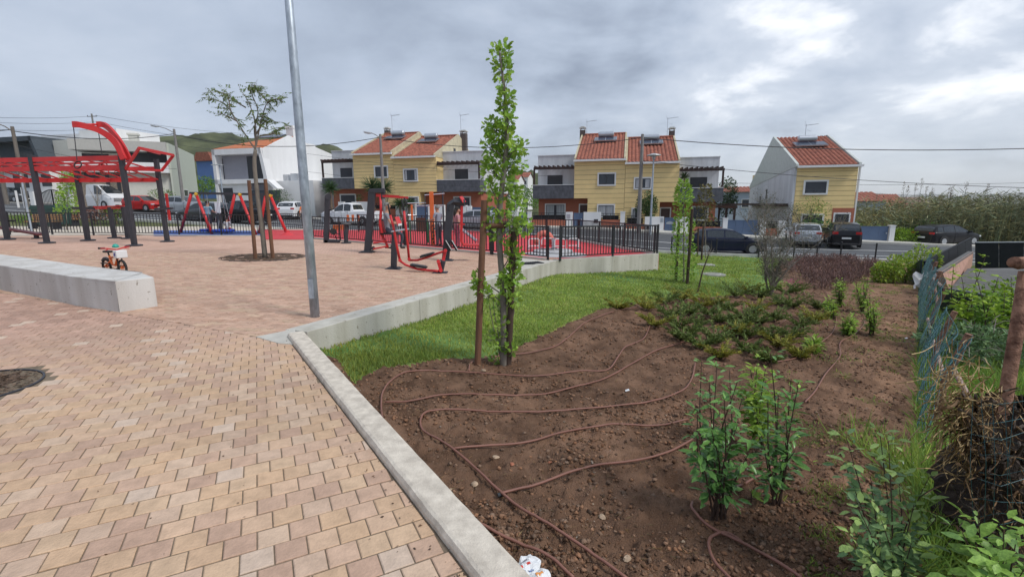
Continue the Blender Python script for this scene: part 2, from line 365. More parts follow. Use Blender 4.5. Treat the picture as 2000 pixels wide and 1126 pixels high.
# ---- plaza base sheet (joint sand under the pavers, far paving pattern in the material)
def far_paving_mat():
    m = bpy.data.materials.new('paving_far'); m.use_nodes = True; t = m.node_tree; n = t.nodes; l = t.links; b = n['Principled BSDF']
    b.inputs['Roughness'].default_value = .88; b.inputs['Specular IOR Level'].default_value = .3
    tcn = n.new('ShaderNodeTexCoord'); mp = n.new('ShaderNodeMapping'); mp.inputs['Rotation'].default_value = (0, 0, -.32); l.new(tcn.outputs['Object'], mp.inputs[0])
    br = n.new('ShaderNodeTexBrick'); l.new(mp.outputs[0], br.inputs[0]); br.inputs['Scale'].default_value = 1
    br.inputs['Color1'].default_value = (.60, .40, .30, 1); br.inputs['Color2'].default_value = (.50, .32, .24, 1); br.inputs['Mortar'].default_value = (.31, .215, .17, 1)
    br.inputs['Brick Width'].default_value = .22; br.inputs['Row Height'].default_value = .14; br.inputs['Mortar Size'].default_value = .006; br.inputs['Mortar Smooth'].default_value = .5
    ns = n.new('ShaderNodeTexNoise'); l.new(tcn.outputs['Object'], ns.inputs['Vector']); ns.inputs['Scale'].default_value = .35; ns.inputs['Detail'].default_value = 6
    rp = n.new('ShaderNodeValToRGB'); l.new(ns.outputs[0], rp.inputs[0]); rp.color_ramp.elements[0].position = .35; rp.color_ramp.elements[0].color = (.93, .90, .88, 1); rp.color_ramp.elements[1].position = .7; rp.color_ramp.elements[1].color = (1.12, 1.14, 1.16, 1)
    mx = n.new('ShaderNodeMix'); mx.data_type = 'RGBA'; mx.blend_type = 'MULTIPLY'; mx.inputs['Factor'].default_value = 1; l.new(br.outputs[0], mx.inputs['A']); l.new(rp.outputs[0], mx.inputs['B']); l.new(mx.outputs['Result'], b.inputs['Base Color'])
    return m
m_farpave = far_paving_mat()
FENCE_L = [gp(-140, 462), gp(20, 459), gp(230, 459), gp(420, 461), gp(520, 458), gp(600, 456)]   # left fence foot line
FF0 = gp(609, 465); FF1 = gp(959, 495); FF2 = gp(1072, 508)                                      # front fence of the red court
near_cut = [FF0, FF1, FF2]
plaza = [pl((-60, -8)), pl((K_near.x+.1, K_near.y)), pl((K_far.x+.05, K_far.y)), pl((W0.x-.0, W0.y+.02)), pl((W1.x-.15, W1.y+.1))] + [pl(p) for p in (FF2, FF1, FF0)] + [pl(p) for p in FENCE_L[::-1]] + [pl((-60, FENCE_L[0].y))]
mb = MB(); n_ = len(plaza); mb.add(plaza+[p-Vector((0, 0, .9)) for p in plaza], [tuple(range(n_))]+[(i, (i+1) % n_, n_+(i+1) % n_, n_+i) for i in range(n_)])
kind(mb.build('plaza_base', m_farpave), 'structure')

# ---- pavers
e_ = Vector((math.cos(.495), math.sin(.495), 0)); f_ = Vector((-e_.y, e_.x, 0)); S_ = 1.65/2.302
PA, PB = .2*S_, .1995*S_
JL0, JL1 = gp(236, 614), gp(506, 661)                    # joint line between the two pavings
def above_joint(x, y): return (x-JL0.x)*(JL1.y-JL0.y)-(y-JL0.y)*(JL1.x-JL0.x) < 0
BENCH_PTS = []
PIT = gp(-60, 762); PIT_R = (PIT-gp(48, 762)).length
TREE_PIT = gp(515, 503); TREE_PIT_R = (gp(595, 502)-gp(434, 503)).length/2
def sandcol(x, y, r):
    pal = [(.60, .42, .26), (.66, .49, .32), (.68, .49, .34), (.62, .44, .33), (.54, .37, .28), (.60, .46, .36), (.70, .55, .42), (.47, .31, .24), (.66, .46, .28)]
    c = np.array(pal[int(r*len(pal)) % len(pal)])*.56+np.array((.62, .475, .365))*.44; pk = np.array((.53, .36, .29))
    d = math.hypot(x, y); t = min(1, max(0, (d-5.2)/3.5)); patch = float(vnoise(x*1.2, y*1.2, 4)); 
    c = c*(1-t)+ (pk*(.85+.3*((r*77) % 1)))*t
    c = c*(.90+.2*patch); 
    if (r*131) % 1 > .955: c = np.array((.68, .56, .46))
    return tuple(c*np.array((.955, .895, .85)))
def block(mb, poly, z0, z1, ch=.0052):
    """paver from a ground polygon with a small chamfer, 2 rings"""
    n = len(poly); cx = sum(p[0] for p in poly)/n; cy = sum(p[1] for p in poly)/n
    def zz(p): return pz(p[0], p[1])
    ins = []
    for p in poly:
        dx, dy = cx-p[0], cy-p[1]; dl = math.hypot(dx, dy); ins.append((p[0]+dx/dl*ch*1.4, p[1]+dy/dl*ch*1.4))
    vs = [(p[0], p[1], zz(p)+z0) for p in poly]+[(p[0], p[1], zz(p)+z1-ch*.7) for p in poly]+[(p[0], p[1], zz(p)+z1) for p in ins]
    fs = [tuple(range(2*n, 3*n))]
    for r_ in range(2): fs += [(r_*n+i, r_*n+(i+1) % n, (r_+1)*n+(i+1) % n, (r_+1)*n+i) for i in range(n)]
    mb.add(vs, fs)
def clip_ok(x, y):
    kx = K_far.x+(y-K_far.y)*(kdir.x/kdir.y)
    if y < K_far.y and x > kx-.005: return False
    return True
def cut_poly(poly, a, b, c):
    """keep a*x+b*y<=c"""
    out = []; n = len(poly)
    for i in range(n):
        p, q = poly[i], poly[(i+1) % n]; dp = a*p[0]+b*p[1]-c; dq = a*q[0]+b*q[1]-c
        if dp <= 0: out.append(p)
        if (dp < 0 < dq) or (dq < 0 < dp): t = dp/(dp-dq); out.append((p[0]+(q[0]-p[0])*t, p[1]+(q[1]-p[1])*t))
    return out
def area(p): return abs(sum(p[i][0]*p[(i+1) % len(p)][1]-p[(i+1) % len(p)][0]*p[i][1] for i in range(len(p))))/2
kc = kn.x*K_far.x+kn.y*K_far.y-.012
jn = Vector((JL1.y-JL0.y, -(JL1.x-JL0.x), 0)).normalized(); jn = -jn if jn.dot(Vector((0, 1, 0))) < 0 else jn; jc = jn.dot(JL0)
gutter_pts = [gp(500, 661), gp(545, 673), gp(573, 673), gp(566, 650)]
pav_parent = thing('paving', 'sand coloured block paving in the foreground of the plaza', 'paving', (0, 0, 0)); del pav_parent['category']; pav_parent['kind'] = 'structure'
cells = []
o0 = gp(212.5, 1055.3)
for j in range(-60, 90):
    for i in range(-90, 60):
        ox = i*PA+(PA/2 if j % 2 else 0); c0 = o0+e_*ox+f_*(j*PB)
        cx, cy = (c0+e_*PA/2+f_*PB/2).xy
        if cy < 1.35 or cy > 9.2 or abs(cx) > cy*1.22+.5: continue
        g = .0031
        poly = [(c0+e_*a+f_*b) for a, b in ((g, g*1.35), (PA-g, g*1.35), (PA-g, PB-g*1.35), (g, PB-g*1.35))]; poly = [(p.x, p.y) for p in poly]
        poly = cut_poly(poly, kn.x, kn.y, kc); 
        if len(poly) < 3: continue
        poly = cut_poly(poly, jn.x, jn.y, jc-.004)
        if len(poly) < 3 or area(poly) < .0015: continue
        mx_, my_ = sum(p[0] for p in poly)/len(poly), sum(p[1] for p in poly)/len(poly)
        if math.hypot(mx_-PIT.x, my_-PIT.y) < PIT_R+.07: continue
        cells.append((math.hypot(mx_, my_)/ (1 if abs(mx_) < my_*1.1 else .4), poly, mx_, my_))
cells.sort(key=lambda c: c[0])
rest = MB()
for k_, (d_, poly, x_, y_) in enumerate(cells):
    r_ = random.random(); t_ = sandcol(x_, y_, r_); z1 = .022+random.uniform(-.0022, .0022)
    if k_ < 300:
        m1 = MB(); m1.tint = t_; block(m1, poly, 0, z1); m1.build('paver', m_paver, pav_parent)
    else: rest.tint = t_; block(rest, poly, 0, z1)
kind(rest.build('pavers', m_paver, pav_parent), 'stuff')
# joint bed under the near pavers
jb = [pl(p, .0155) for p in ((-12, -2), (K_near.x, K_near.y), (K_far.x, K_far.y), (JL1.x, JL1.y), (JL0.x, JL0.y), (-6.2, 7.0), (-12, 9.6))]
mb = MB(); mb.add(jb, [tuple(range(len(jb)))]); kind(mb.build('joint_bed', m_joint), 'structure')
# zigzag interlocking pavers past the joint line
RL, RB = .225, .125; zz_ang = -.10
ze = Vector((math.cos(zz_ang), math.sin(zz_ang), 0)); zf = Vector((-ze.y, ze.x, 0))
zp = thing('interlocking_paving', 'pink zigzag interlocking paving beyond the joint line', 'paving', (0, 0, 0)); del zp['category']; zp['kind'] = 'structure'
wn_ = Vector((-(W1.y-W0.y), W1.x-W0.x, 0)).normalized(); wc = wn_.dot(W0)      # wn_ points away from garden
zc_ = []
for j in range(-10, 95):
    for i in range(-70, 60):
        ox = i*RL+(RL/2 if j % 2 else 0); base = JL1+ze*ox+zf*(j*RB)
        cx, cy = base.x, base.y
        if cy > 15.5 or cy < 4 or abs(cx) > cy*1.15: continue
        A = .018; g = .0035; xs_ = [0, .25, .5, .75, 1.0]
        low = [base+ze*(g+(RL-2*g)*q)+zf*(g+A*math.sin(2*math.pi*(q+(.5 if j % 2 else 0)))) for q in xs_]
        up = [base+ze*(g+(RL-2*g)*q)+zf*(RB-g+A*math.sin(2*math.pi*(q+(.5 if j % 2 else 0)))) for q in xs_[::-1]]
        poly = [(p.x, p.y) for p in low+up]
        poly = cut_poly(poly, -jn.x, -jn.y, -jc-.004)
        if len(poly) < 3: continue
        poly = cut_poly(poly, -wn_.x, -wn_.y, -wc-.27)
        if len(poly) < 3 or area(poly) < .002: continue
        mx_, my_ = sum(p[0] for p in poly)/len(poly), sum(p[1] for p in poly)/len(poly)
        if math.hypot(mx_-TREE_PIT.x, my_-TREE_PIT.y) < TREE_PIT_R+.02: continue
        zc_.append((math.hypot(mx_+1, my_), poly))
zc_.sort(key=lambda c: c[0]); rest = MB()
for k_, (d_, poly) in enumerate(zc_):
    v_ = .90+.2*random.random(); t_ = tuple(v_*c for c in random.choice([(.57, .37, .27), (.60, .40, .295), (.53, .335, .24), (.58, .38, .28), (.60, .42, .295)])); z1 = .022+random.uniform(-.002, .002)
    if k_ < 300: m1 = MB(); m1.tint = t_; block(m1, poly, 0, z1, .005); m1.build('paver', m_paver, zp)
    else: rest.tint = t_; block(rest, poly, 0, z1, .005)
kind(rest.build('pavers', m_paver, zp), 'stuff')
ja = [JL1, JL0, gp(-30, 560), gp(-60, 480), gp(1085, 480), gp(1080, 512), gp(560, 651)]
jb = [pl(p, .006) for p in ((JL1.x, JL1.y), (JL0.x, JL0.y), (-17, 15.7), (8, 15.7), (W1.x-.2, W1.y), (W0.x-.1, W0.y+.15), (K_far.x, K_far.y))]
# ---- kerb
def strip(a, b, w, z0, z1, off=0.0):
    a = Vector((a[0], a[1], 0)); b = Vector((b[0], b[1], 0)); d = (b-a).normalized(); r_ = Vector((d.y, -d.x, 0))
    P = []
    for p in (a, b):
        for s_ in (off, off+w):
            q = p+r_*s_
            for zz_ in (z0, z1): P.append((q.x, q.y, pz(q.x, q.y)+zz_))
    return P, [(0, 1, 3, 2), (4, 6, 7, 5), (0, 4, 5, 1), (2, 3, 7, 6), (0, 2, 6, 4), (1, 5, 7, 3)]
def rough_kerb():
    # long kerb with worn arrises: many stations
    n = 130; V = []; F = []; d = (K_far-K_near); ln = d.length; d.normalize()
    prof = [(0, -.3), (.0, .045), (.012, .07), (.03, .078), (KW-.03, .080), (KW-.012, .074), (KW, .05), (KW, -.45)]
    for i in range(n+1):
        p = K_near+d*(ln*i/n); jx = (float(vnoise(i*.9, 3.3, 5))-.5)*.004
        for q, (o, z) in enumerate(prof):
            j2 = (float(vnoise(i*1.7, q*5.1, 8))-.5)*.0035
            s_ = p+kn*(o+jx+j2*.6); V.append((s_.x, s_.y, pz(s_.x, s_.y)+z+j2*(1 if 1 <= q <= 6 else 0)))
    k = len(prof)
    for i in range(n):
        for q in range(k-1): F.append((i*k+q, i*k+q+1, (i+1)*k+q+1, (i+1)*k+q))
    F += [tuple(range(k)), tuple(n*k+q for q in range(k-1, -1, -1))]
    m = MB(); m.add(V, F); return m
m_kerb = M('kerb_concrete', (.55, .485, .405), rough=.92, var=.2, scale=11, bump=.35, bscale=110, det=10, col2=(.61, .55, .465))
m_kspot = M('mud_specks', (.16, .11, .08), rough=.95)
kerb = tag(rough_kerb().build('kerb', m_kerb, smooth=False), 'long cream concrete kerb between the sand paving and the soil bed', 'kerb')
# ---- retaining wall with gutter strip
def concrete_wall_mat(name, base, stain):
    m = bpy.data.materials.new(name); m.use_nodes = True; t = m.node_tree; n = t.nodes; l = t.links; b = n['Principled BSDF']; b.inputs['Roughness'].default_value = .92; b.inputs['Specular IOR Level'].default_value = .25
    tcn = n.new('ShaderNodeTexCoord'); 
    def noise(sc, st, det=6):
        mp = n.new('ShaderNodeMapping'); mp.inputs['Scale'].default_value = st; l.new(tcn.outputs['Object'], mp.inputs[0]); q = n.new('ShaderNodeTexNoise'); q.inputs['Scale'].default_value = sc; q.inputs['Detail'].default_value = det; l.new(mp.outputs[0], q.inputs['Vector']); return q.outputs[0]
    def rampn(s, a, b_, c0, c1):
        r_ = n.new('ShaderNodeValToRGB'); l.new(s, r_.inputs[0]); r_.color_ramp.elements[0].position = a; r_.color_ramp.elements[1].position = b_; r_.color_ramp.elements[0].color = tuple(c0)+(1,); r_.color_ramp.elements[1].color = tuple(c1)+(1,); return r_.outputs[0]
    def mul(a, b_):
        q = n.new('ShaderNodeMix'); q.data_type = 'RGBA'; q.blend_type = 'MULTIPLY'; q.inputs['Factor'].default_value = 1; l.new(a, q.inputs['A']); l.new(b_, q.inputs['B']); return q.outputs['Result']
    c = rampn(noise(1.6, (1, 1, 1)), .3, .7, base, tuple(x*1.15 for x in base))
    c = mul(c, rampn(noise(3, (1, 1, .12)), .35, .6, stain, (1, 1, 1)))       # vertical runs
    c = mul(c, rampn(noise(14, (1, 1, 1), 3), .28, .34, (.5, .47, .42), (1, 1, 1)))  # pits
    l.new(c, b.inputs['Base Color'])
    bp = n.new('ShaderNodeBump'); bp.inputs['Strength'].default_value = .5; bp.inputs['Distance'].default_value = .01; l.new(noise(45, (1, 1, 1)), bp.inputs['Height']); l.new(bp.outputs[0], b.inputs['Normal'])
    return m
m_wall = concrete_wall_mat('wall_concrete', (.50, .48, .43), (.74, .73, .69))
m_bench = concrete_wall_mat('bench_concrete', (.56, .545, .52), (.82, .80, .78))
rw = thing('retaining_wall', 'pale concrete retaining wall stepping down to the lawn along the plaza', 'wall', W0)
def wallseg(a, b, zt, th=.22, joint=2.4):
    L_ = (b-a).length; n = max(1, round(L_/joint)); 
    for i in range(n):
        p = a.lerp(b, i/n); q = a.lerp(b, (i+1)/n); dd = (q-p).normalized()*.004
        P, F = strip(p+dd, q-dd, th, -1.7, zt, off=-th); m = MB(); m.add(P, F); m.build('wall_panel', m_wall, rw, world=True, bevel=.008)
wallseg(W0, W1, .05); 
W1b = W1+ (W1-W0).normalized()*.0
wallseg(W1, W2, .06)
P, F = strip(W0, W1, .16, -.2, .03, off=-.40); m = MB(); m.add(P, F); m.build('gutter_strip', m_conc_l, rw, world=True, bevel=.006)
# slim end cap return at the far corner
We = W2+Vector((-.9, 5.2, 0))
gtri = [pl(p, .027) for p in (gp(500, 661), gp(545, 674), gp(575, 676), gp(590, 652), gp(604, 640))]
m = MB(); m.add(gtri+[p-Vector((0, 0, .1)) for p in gtri], [tuple(range(5))]+[(i, (i+1) % 5, 5+(i+1) % 5, 5+i) for i in range(5)]); m.build('mortar_wedge', m_conc_l, rw, world=True)
# ---- court of red rubber, blue zone, grey disc
RB_ = [(FF0.x, FF0.y), (FF1.x, FF1.y), (FF2.x, FF2.y), (W1.x, W1.y+.06), (W2.x, W2.y), tuple(gp(1129, 471).xy), tuple(gp(1040, 459).xy), tuple(gp(900, 450).xy), tuple(gp(600, 449).xy)]
RB_ = [Vector((p[0], p[1], 0)) for p in RB_]
top = [pl(p, .012) for p in RB_]; n_ = len(top)
m = MB(); m.add(top+[p-Vector((0, 0, 1.6)) for p in top], [tuple(range(n_))]+[(i, (i+1) % n_, n_+(i+1) % n_, n_+i) for i in range(n_)])
kind(m.build('playground_surface', m_block), 'structure')
ctr = gp(1085, 497); m = MB(); pts = [pl((ctr.x+1.15*math.cos(t*math.pi/24), ctr.y+1.15*math.sin(t*math.pi/24)), .017) for t in range(48)]
m.add(pts, [tuple(range(48))]); kind(m.build('grey_rubber_disc', m_greyrub), 'structure')
# left play area: blue floor then red by the swing foot, pale path behind
fl = FENCE_L
ba = [fl[0], fl[1], fl[2], fl[3], fl[4], gp(516, 449), gp(420, 446), gp(200, 443), gp(-140, 445)]
m = MB(); m.add([pl(p, .010) for p in (gp(300, 461), fl[3], gp(520, 458.6), gp(520, 451), gp(300, 450))], [(0, 1, 2, 3, 4)]); kind(m.build('blue_playground_surface', m_blue), 'structure')
m = MB(); m.add([pl(p, .014) for p in (gp(512, 468), gp(600, 468), gp(612, 462), gp(604, 449), gp(505, 449), gp(512, 459))], [(0, 1, 2, 3, 4, 5)]); kind(m.build('red_playground_entrance', m_block), 'structure')
m_path = M('pale_paving', (.55, .48, .40), rough=.9, var=.1, scale=1.5)
pth = [pl(p, .0) for p in (gp(-400, 463), gp(-140, 462), fl[1], fl[2], fl[3], fl[4], fl[5], gp(600, 446), gp(400, 437), gp(200, 430), gp(-400, 430))]
m = MB(); m.add(pth+[p-Vector((0, 0, 1.2)) for p in pth], [tuple(range(len(pth)))]+[(i, (i+1) % len(pth), len(pth)+(i+1) % len(pth), len(pth)+i) for i in range(len(pth))]); kind(m.build('pale_footpath', m_path), 'structure')
# ---- road, far pavement, markings
NEAR = [(x, 27-.25*(x-9)) for x in (60, 45, 28, 21, 15.3, 9, 3, -5, -12.7, -22, -33, -48, -75)]
FAR_ = [(x, 36.5-.242*(x-10)) for x in (60, 46, 30, 22, 15, 11.8, 4, -4, -12, -20, -30, -43, -70)]
def ribbon(A, B, za, zb, name, mat, kn_='structure', n=6, thick=.25):
    A2 = crom([(a[0], a[1], 0) for a in A], n); B2 = crom([(b[0], b[1], 0) for b in B], n); g = []
    for a, b in zip(A2, B2):
        row = []
        for q in range(9):
            p = a.lerp(b, q/8); row.append((p.x, p.y, tz(p.x, p.y)+za+(zb-za)*q/8))
        g.append(row)
    m = MB(); m.sheet(g); 
    for side in (0, 8):
        m.sheet([[r_[side], (r_[side][0], r_[side][1], r_[side][2]-thick)] for r_ in g])
    o = m.build(name, mat, smooth=False); o['kind'] = kn_; return o
ribbon(NEAR, FAR_, .06, .06, 'road', m_asph)
lerpl = lambda t: [(a[0]+(b[0]-a[0])*t, a[1]+(b[1]-a[1])*t) for a, b in zip(NEAR, FAR_)]
ribbon(lerpl(.565), lerpl(.577), .066, .066, 'road_marking', m_line)
ribbon(lerpl(.26), lerpl(.272), .066, .066, 'parking_line', m_line)
FAR2 = [(a, b+1.7) for a, b in FAR_]; ribbon(FAR_, FAR2, .19, .19, 'pavement', m_conc_l)
NEAR2 = [(a, b-.32) for a, b in NEAR]; ribbon(NEAR2, NEAR, .17, .17, 'road_kerb', m_conc)
# ================================================================ HOUSES
m_yel = M('yellow_render', (.84, .635, .30), rough=.85, var=.05, scale=1.2)
m_groove = M('groove_grey', (.26, .20, .12), rough=.9)
m_white = M('white_render', (.76, .76, .76), rough=.85, var=.07, scale=.8, stretch=(1, 1, .25))
m_whitd = M('stained_white_render', (.60, .61, .63), rough=.88, var=.16, scale=1.6, stretch=(1, 1, .18))
m_terra = M('terracotta_render', (.40, .13, .075), rough=.85, var=.08, scale=1.5)
m_stone = M('dark_stone_cladding', (.085, .09, .105), rough=.6, var=.4, scale=4, stretch=(1, 1, .6))
m_roof = M('clay_tile', (.215, .058, .034), rough=.8, var=.35, scale=3.2, col2=(.30, .10, .06), det=8)
m_glass = M('window_glass', (.035, .042, .055), rough=.15, var=.3, scale=1.3, spec=.45)
m_curt = M('net_curtain', (.42, .43, .45), rough=.9, var=.3, scale=9, stretch=(1, 1, .05))
m_frame = M('white_frame', (.72, .72, .72), rough=.6, var=.03)
m_dark = M('dark_frame', (.02, .022, .028), rough=.4, var=.1)
m_shut = M('dark_shutter', (.045, .05, .065), rough=.55, var=.1)
m_brown = M('dark_brown_timber', (.045, .022, .018), rough=.6, var=.2, scale=8)
m_solar = M('solar_glass', (.02, .03, .06), rough=.12, spec=.8, var=.1)
m_alu = M('aluminium', (.55, .57, .60), rough=.35, metal=.8, var=.06)
m_blueg = M('blue_gate_steel', (.085, .13, .22), rough=.45, var=.06, scale=2)
m_brick = M('dark_chimney_brick', (.09, .07, .065), rough=.9, var=.3, scale=12)
m_door = M('brown_door', (.06, .022, .016), rough=.5, var=.1)
m_black = M('black_metal', (.022, .023, .027), rough=.45, var=.1, spec=.4)
m_hedge = M('hedge_leaf', (.03, .055, .018), rough=.7, var=.5, scale=14, attr='tint')
m_cream = M('cream_render', (.60, .59, .53), rough=.85, var=.06)
m_green = M('pale_green_render', (.50, .53, .46), rough=.85, var=.05)
m_grey = M('grey_lilac_render', (.30, .30, .34), rough=.8, var=.05)
m_char = M('charcoal_render', (.06, .075, .09), rough=.8, var=.1)
HA = .238
class Fr:
    def __init__(s, px, Y, a=HA, lift=0.0):
        p = at(px, 420, Y); s.o = Vector((p.x, p.y, 0)); s.a = a
        s.ux = Vector((math.cos(a), -math.sin(a), 0)); s.vy = Vector((math.sin(a), math.cos(a), 0))
        s.zb = tz(p.x, p.y)+lift
    def q(s, px, py, v=0.0):
        r = ray(px, py); c = s.o+s.vy*v; t = (c-O).dot(s.vy)/r.dot(s.vy); P = O+r*t; return (P-s.o).dot(s.ux), P.z-s.zb
    def u(s, px, py=370, v=0.0): return s.q(px, py, v)[0]
    def z(s, px, py, v=0.0): return s.q(px, py, v)[1]
    def thing(s, n, l, c, g=None): return thing(n, l, c, (s.o.x, s.o.y, s.zb), -s.a, g)
def win(root, u0, u1, z0, z1, v, surround=.12, leafs=2, curtain=0.0, shutter=0.0, fm=None, out=-1, axis='u'):
    """window on a wall at depth v, facing -v (out=-1)"""
    B = (lambda m, a0, a1, b0, b1, c0, c1: m.b2(a0, a1, b0, b1, c0, c1)) if axis == 'u' else (lambda m, a0, a1, b0, b1, c0, c1: m.b2(b0, b1, a0, a1, c0, c1))
    m = MB(); s_ = surround; d = .07*out
    if s_:
        B(m, u0-s_, u0, v, v+d, z0-s_, z1+s_); B(m, u1, u1+s_, v, v+d, z0-s_, z1+s_); B(m, u0, u1, v, v+d, z1, z1+s_); B(m, u0, u1, v, v+d*1.5, z0-s_, z0)
    else: B(m, u0-.03, u1+.03, v, v+d*.3, z0-.03, z1+.03)
    f = m.build('window', fm or (m_frame if s_ else m_dark), root)
    m = MB(); t = .05; B(m, u0, u1, v, v+d*.35, z0, z0+t); B(m, u0, u1, v, v+d*.35, z1-t, z1)
    for i in range(leafs+1):
        x = u0+(u1-u0-t)*i/leafs; B(m, x, x+t, v, v+d*.4, z0+t, z1-t)
    m.build('sash', m_dark, f)
    m = MB(); B(m, u0+.01, u1-.01, v, v+d*.2, z0+.01, z1-.01); m.build('pane', m_glass, f)
    if curtain:
        w_ = (u1-u0)*curtain/2
        for xx in (u0+.05, u1-.05-w_): m = MB(); B(m, xx, xx+w_, v, v+d*.26, z0+.05, z1-.05); m.build('curtain', m_curt, f)
    if shutter:
        m = MB(); n = max(2, int((z1-z0)*shutter/.09))
        for i in range(n): zt = z1-(z1-z0)*shutter*(i+.5)/n; B(m, u0+.02, u1-.02, v, v+d*.45, zt-.04, zt+.037)
        m.build('shutter', m_shut, f)
    return f
def roofsheet(m, u0, u1, v0, z0, v1, z1, pitch=.3, amp=.06, rows=14):
    """barrel tiles: corrugated columns with overlapping courses"""
    n = max(4, int((u1-u0)/pitch)); g = []; L_ = math.hypot(v1-v0, z1-z0)
    for r_ in range(rows*2):
        c = r_//2; t = (c+(r_ % 2))/rows; lift = .03 if r_ % 2 == 0 else 0.0; row = []
        for i in range(n*6+1):
            x = u0+(u1-u0)*i/(n*6); row.append((x, v0+(v1-v0)*t, z0+(z1-z0)*t+amp*abs(math.sin(math.pi*i/6))*1.6-amp+(0.0 if r_ % 2 == 0 else .022)))
        g.append(row)
    m.sheet(g)
def solar(root, u, v, z, sl, w_=2.0, name='solar_heater'):
    m = MB(); L_ = 1.15; c, s = math.cos(sl), math.sin(sl)
    m.box((u, v-.1, z+.22), (w_, L_, .09), rx=sl*.85); p = m.build(name, m_alu, root)
    m = MB(); m.box((u-w_/4, v-.1-.0, z+.275), (w_/2-.05, L_-.1, .012), rx=sl*.85); m.build('collector_pane', m_solar, p); m = MB(); m.box((u+w_/4, v-.1, z+.275), (w_/2-.05, L_-.1, .012), rx=sl*.85); m.build('collector_pane', m_solar, p)
    m = MB(); m.lathe([(.05, -.72), (.2, -.7), (.27, -.64), (.27, .64), (.2, .7), (.05, .72)], (u, v+L_/2+.1, z+.62+L_/2*s*.5), 18, 'X'); m.build('tank', m_alu, p, smooth=False)
    for q in (-.5, .5): m = MB(); m.bar((u+q, v+L_/2+.1, z+.1), (u+q, v+L_/2+.1, z+.6+L_/2*s*.5), .05); m.build('bracket', m_alu, p)
def antenna(root, u, v, z0, h):
    m = MB(); m.cyl((u, v, z0), (u, v, z0+h), .025, 6)
    m.bar((u-.1, v, z0+h-.12), (u+.95, v, z0+h-.02), .03)
    for i in range(8): m.bar((u+.1+i*.11, v-.22, z0+h-.1+i*.01), (u+.1+i*.11, v+.22, z0+h-.1+i*.01), .015)
    m.bar((u-.1, v, z0+h-.12), (u-.1, v, z0+h+.25), .02); m.bar((u+.1, v, z0+h-.5), (u+.45, v, z0+h-.62), .02)
    m.build('antenna', m_alu, root)
def chimney(root, u, v, z0, h, w_=.5):
    m = MB(); m.b2(u-w_/2, u+w_/2, v-w_/2, v+w_/2, z0, z0+h-.35); c = m.build('chimney', m_brick, root)
    m = MB()
    for sx in (-1, 1):
        for sy in (-1, 1): m.box((u+sx*w_*.4, v+sy*w_*.4, z0+h-.26), (.09, .09, .18))
    m.b2(u-w_*.62, u+w_*.62, v-w_*.62, v+w_*.62, z0+h-.17, z0+h-.1); m.b2(u-w_*.4, u+w_*.4, v-w_*.4, v+w_*.4, z0+h-.1, z0+h); m.build('chimney_cap', m_conc, c)
def boards(root, u0, u1, z0, z1, n, v=0.0):
    h = (z1-z0)/n
    for i in range(n):
        m = MB(); m.b2(u0+.012, u1-.012, v-.03, v, z0+h*i+.014, z0+h*(i+1)-.014); m.build('board', m_yel, root)
def gable_part(m, u0, u1, ve, ze, vr, zr, vb, zbk, below=.5):
    m.prism([(ve, ze-below), (ve, ze), (vr, zr), (vb, zbk), (vb, zbk-below)], u0, u1, 'X')
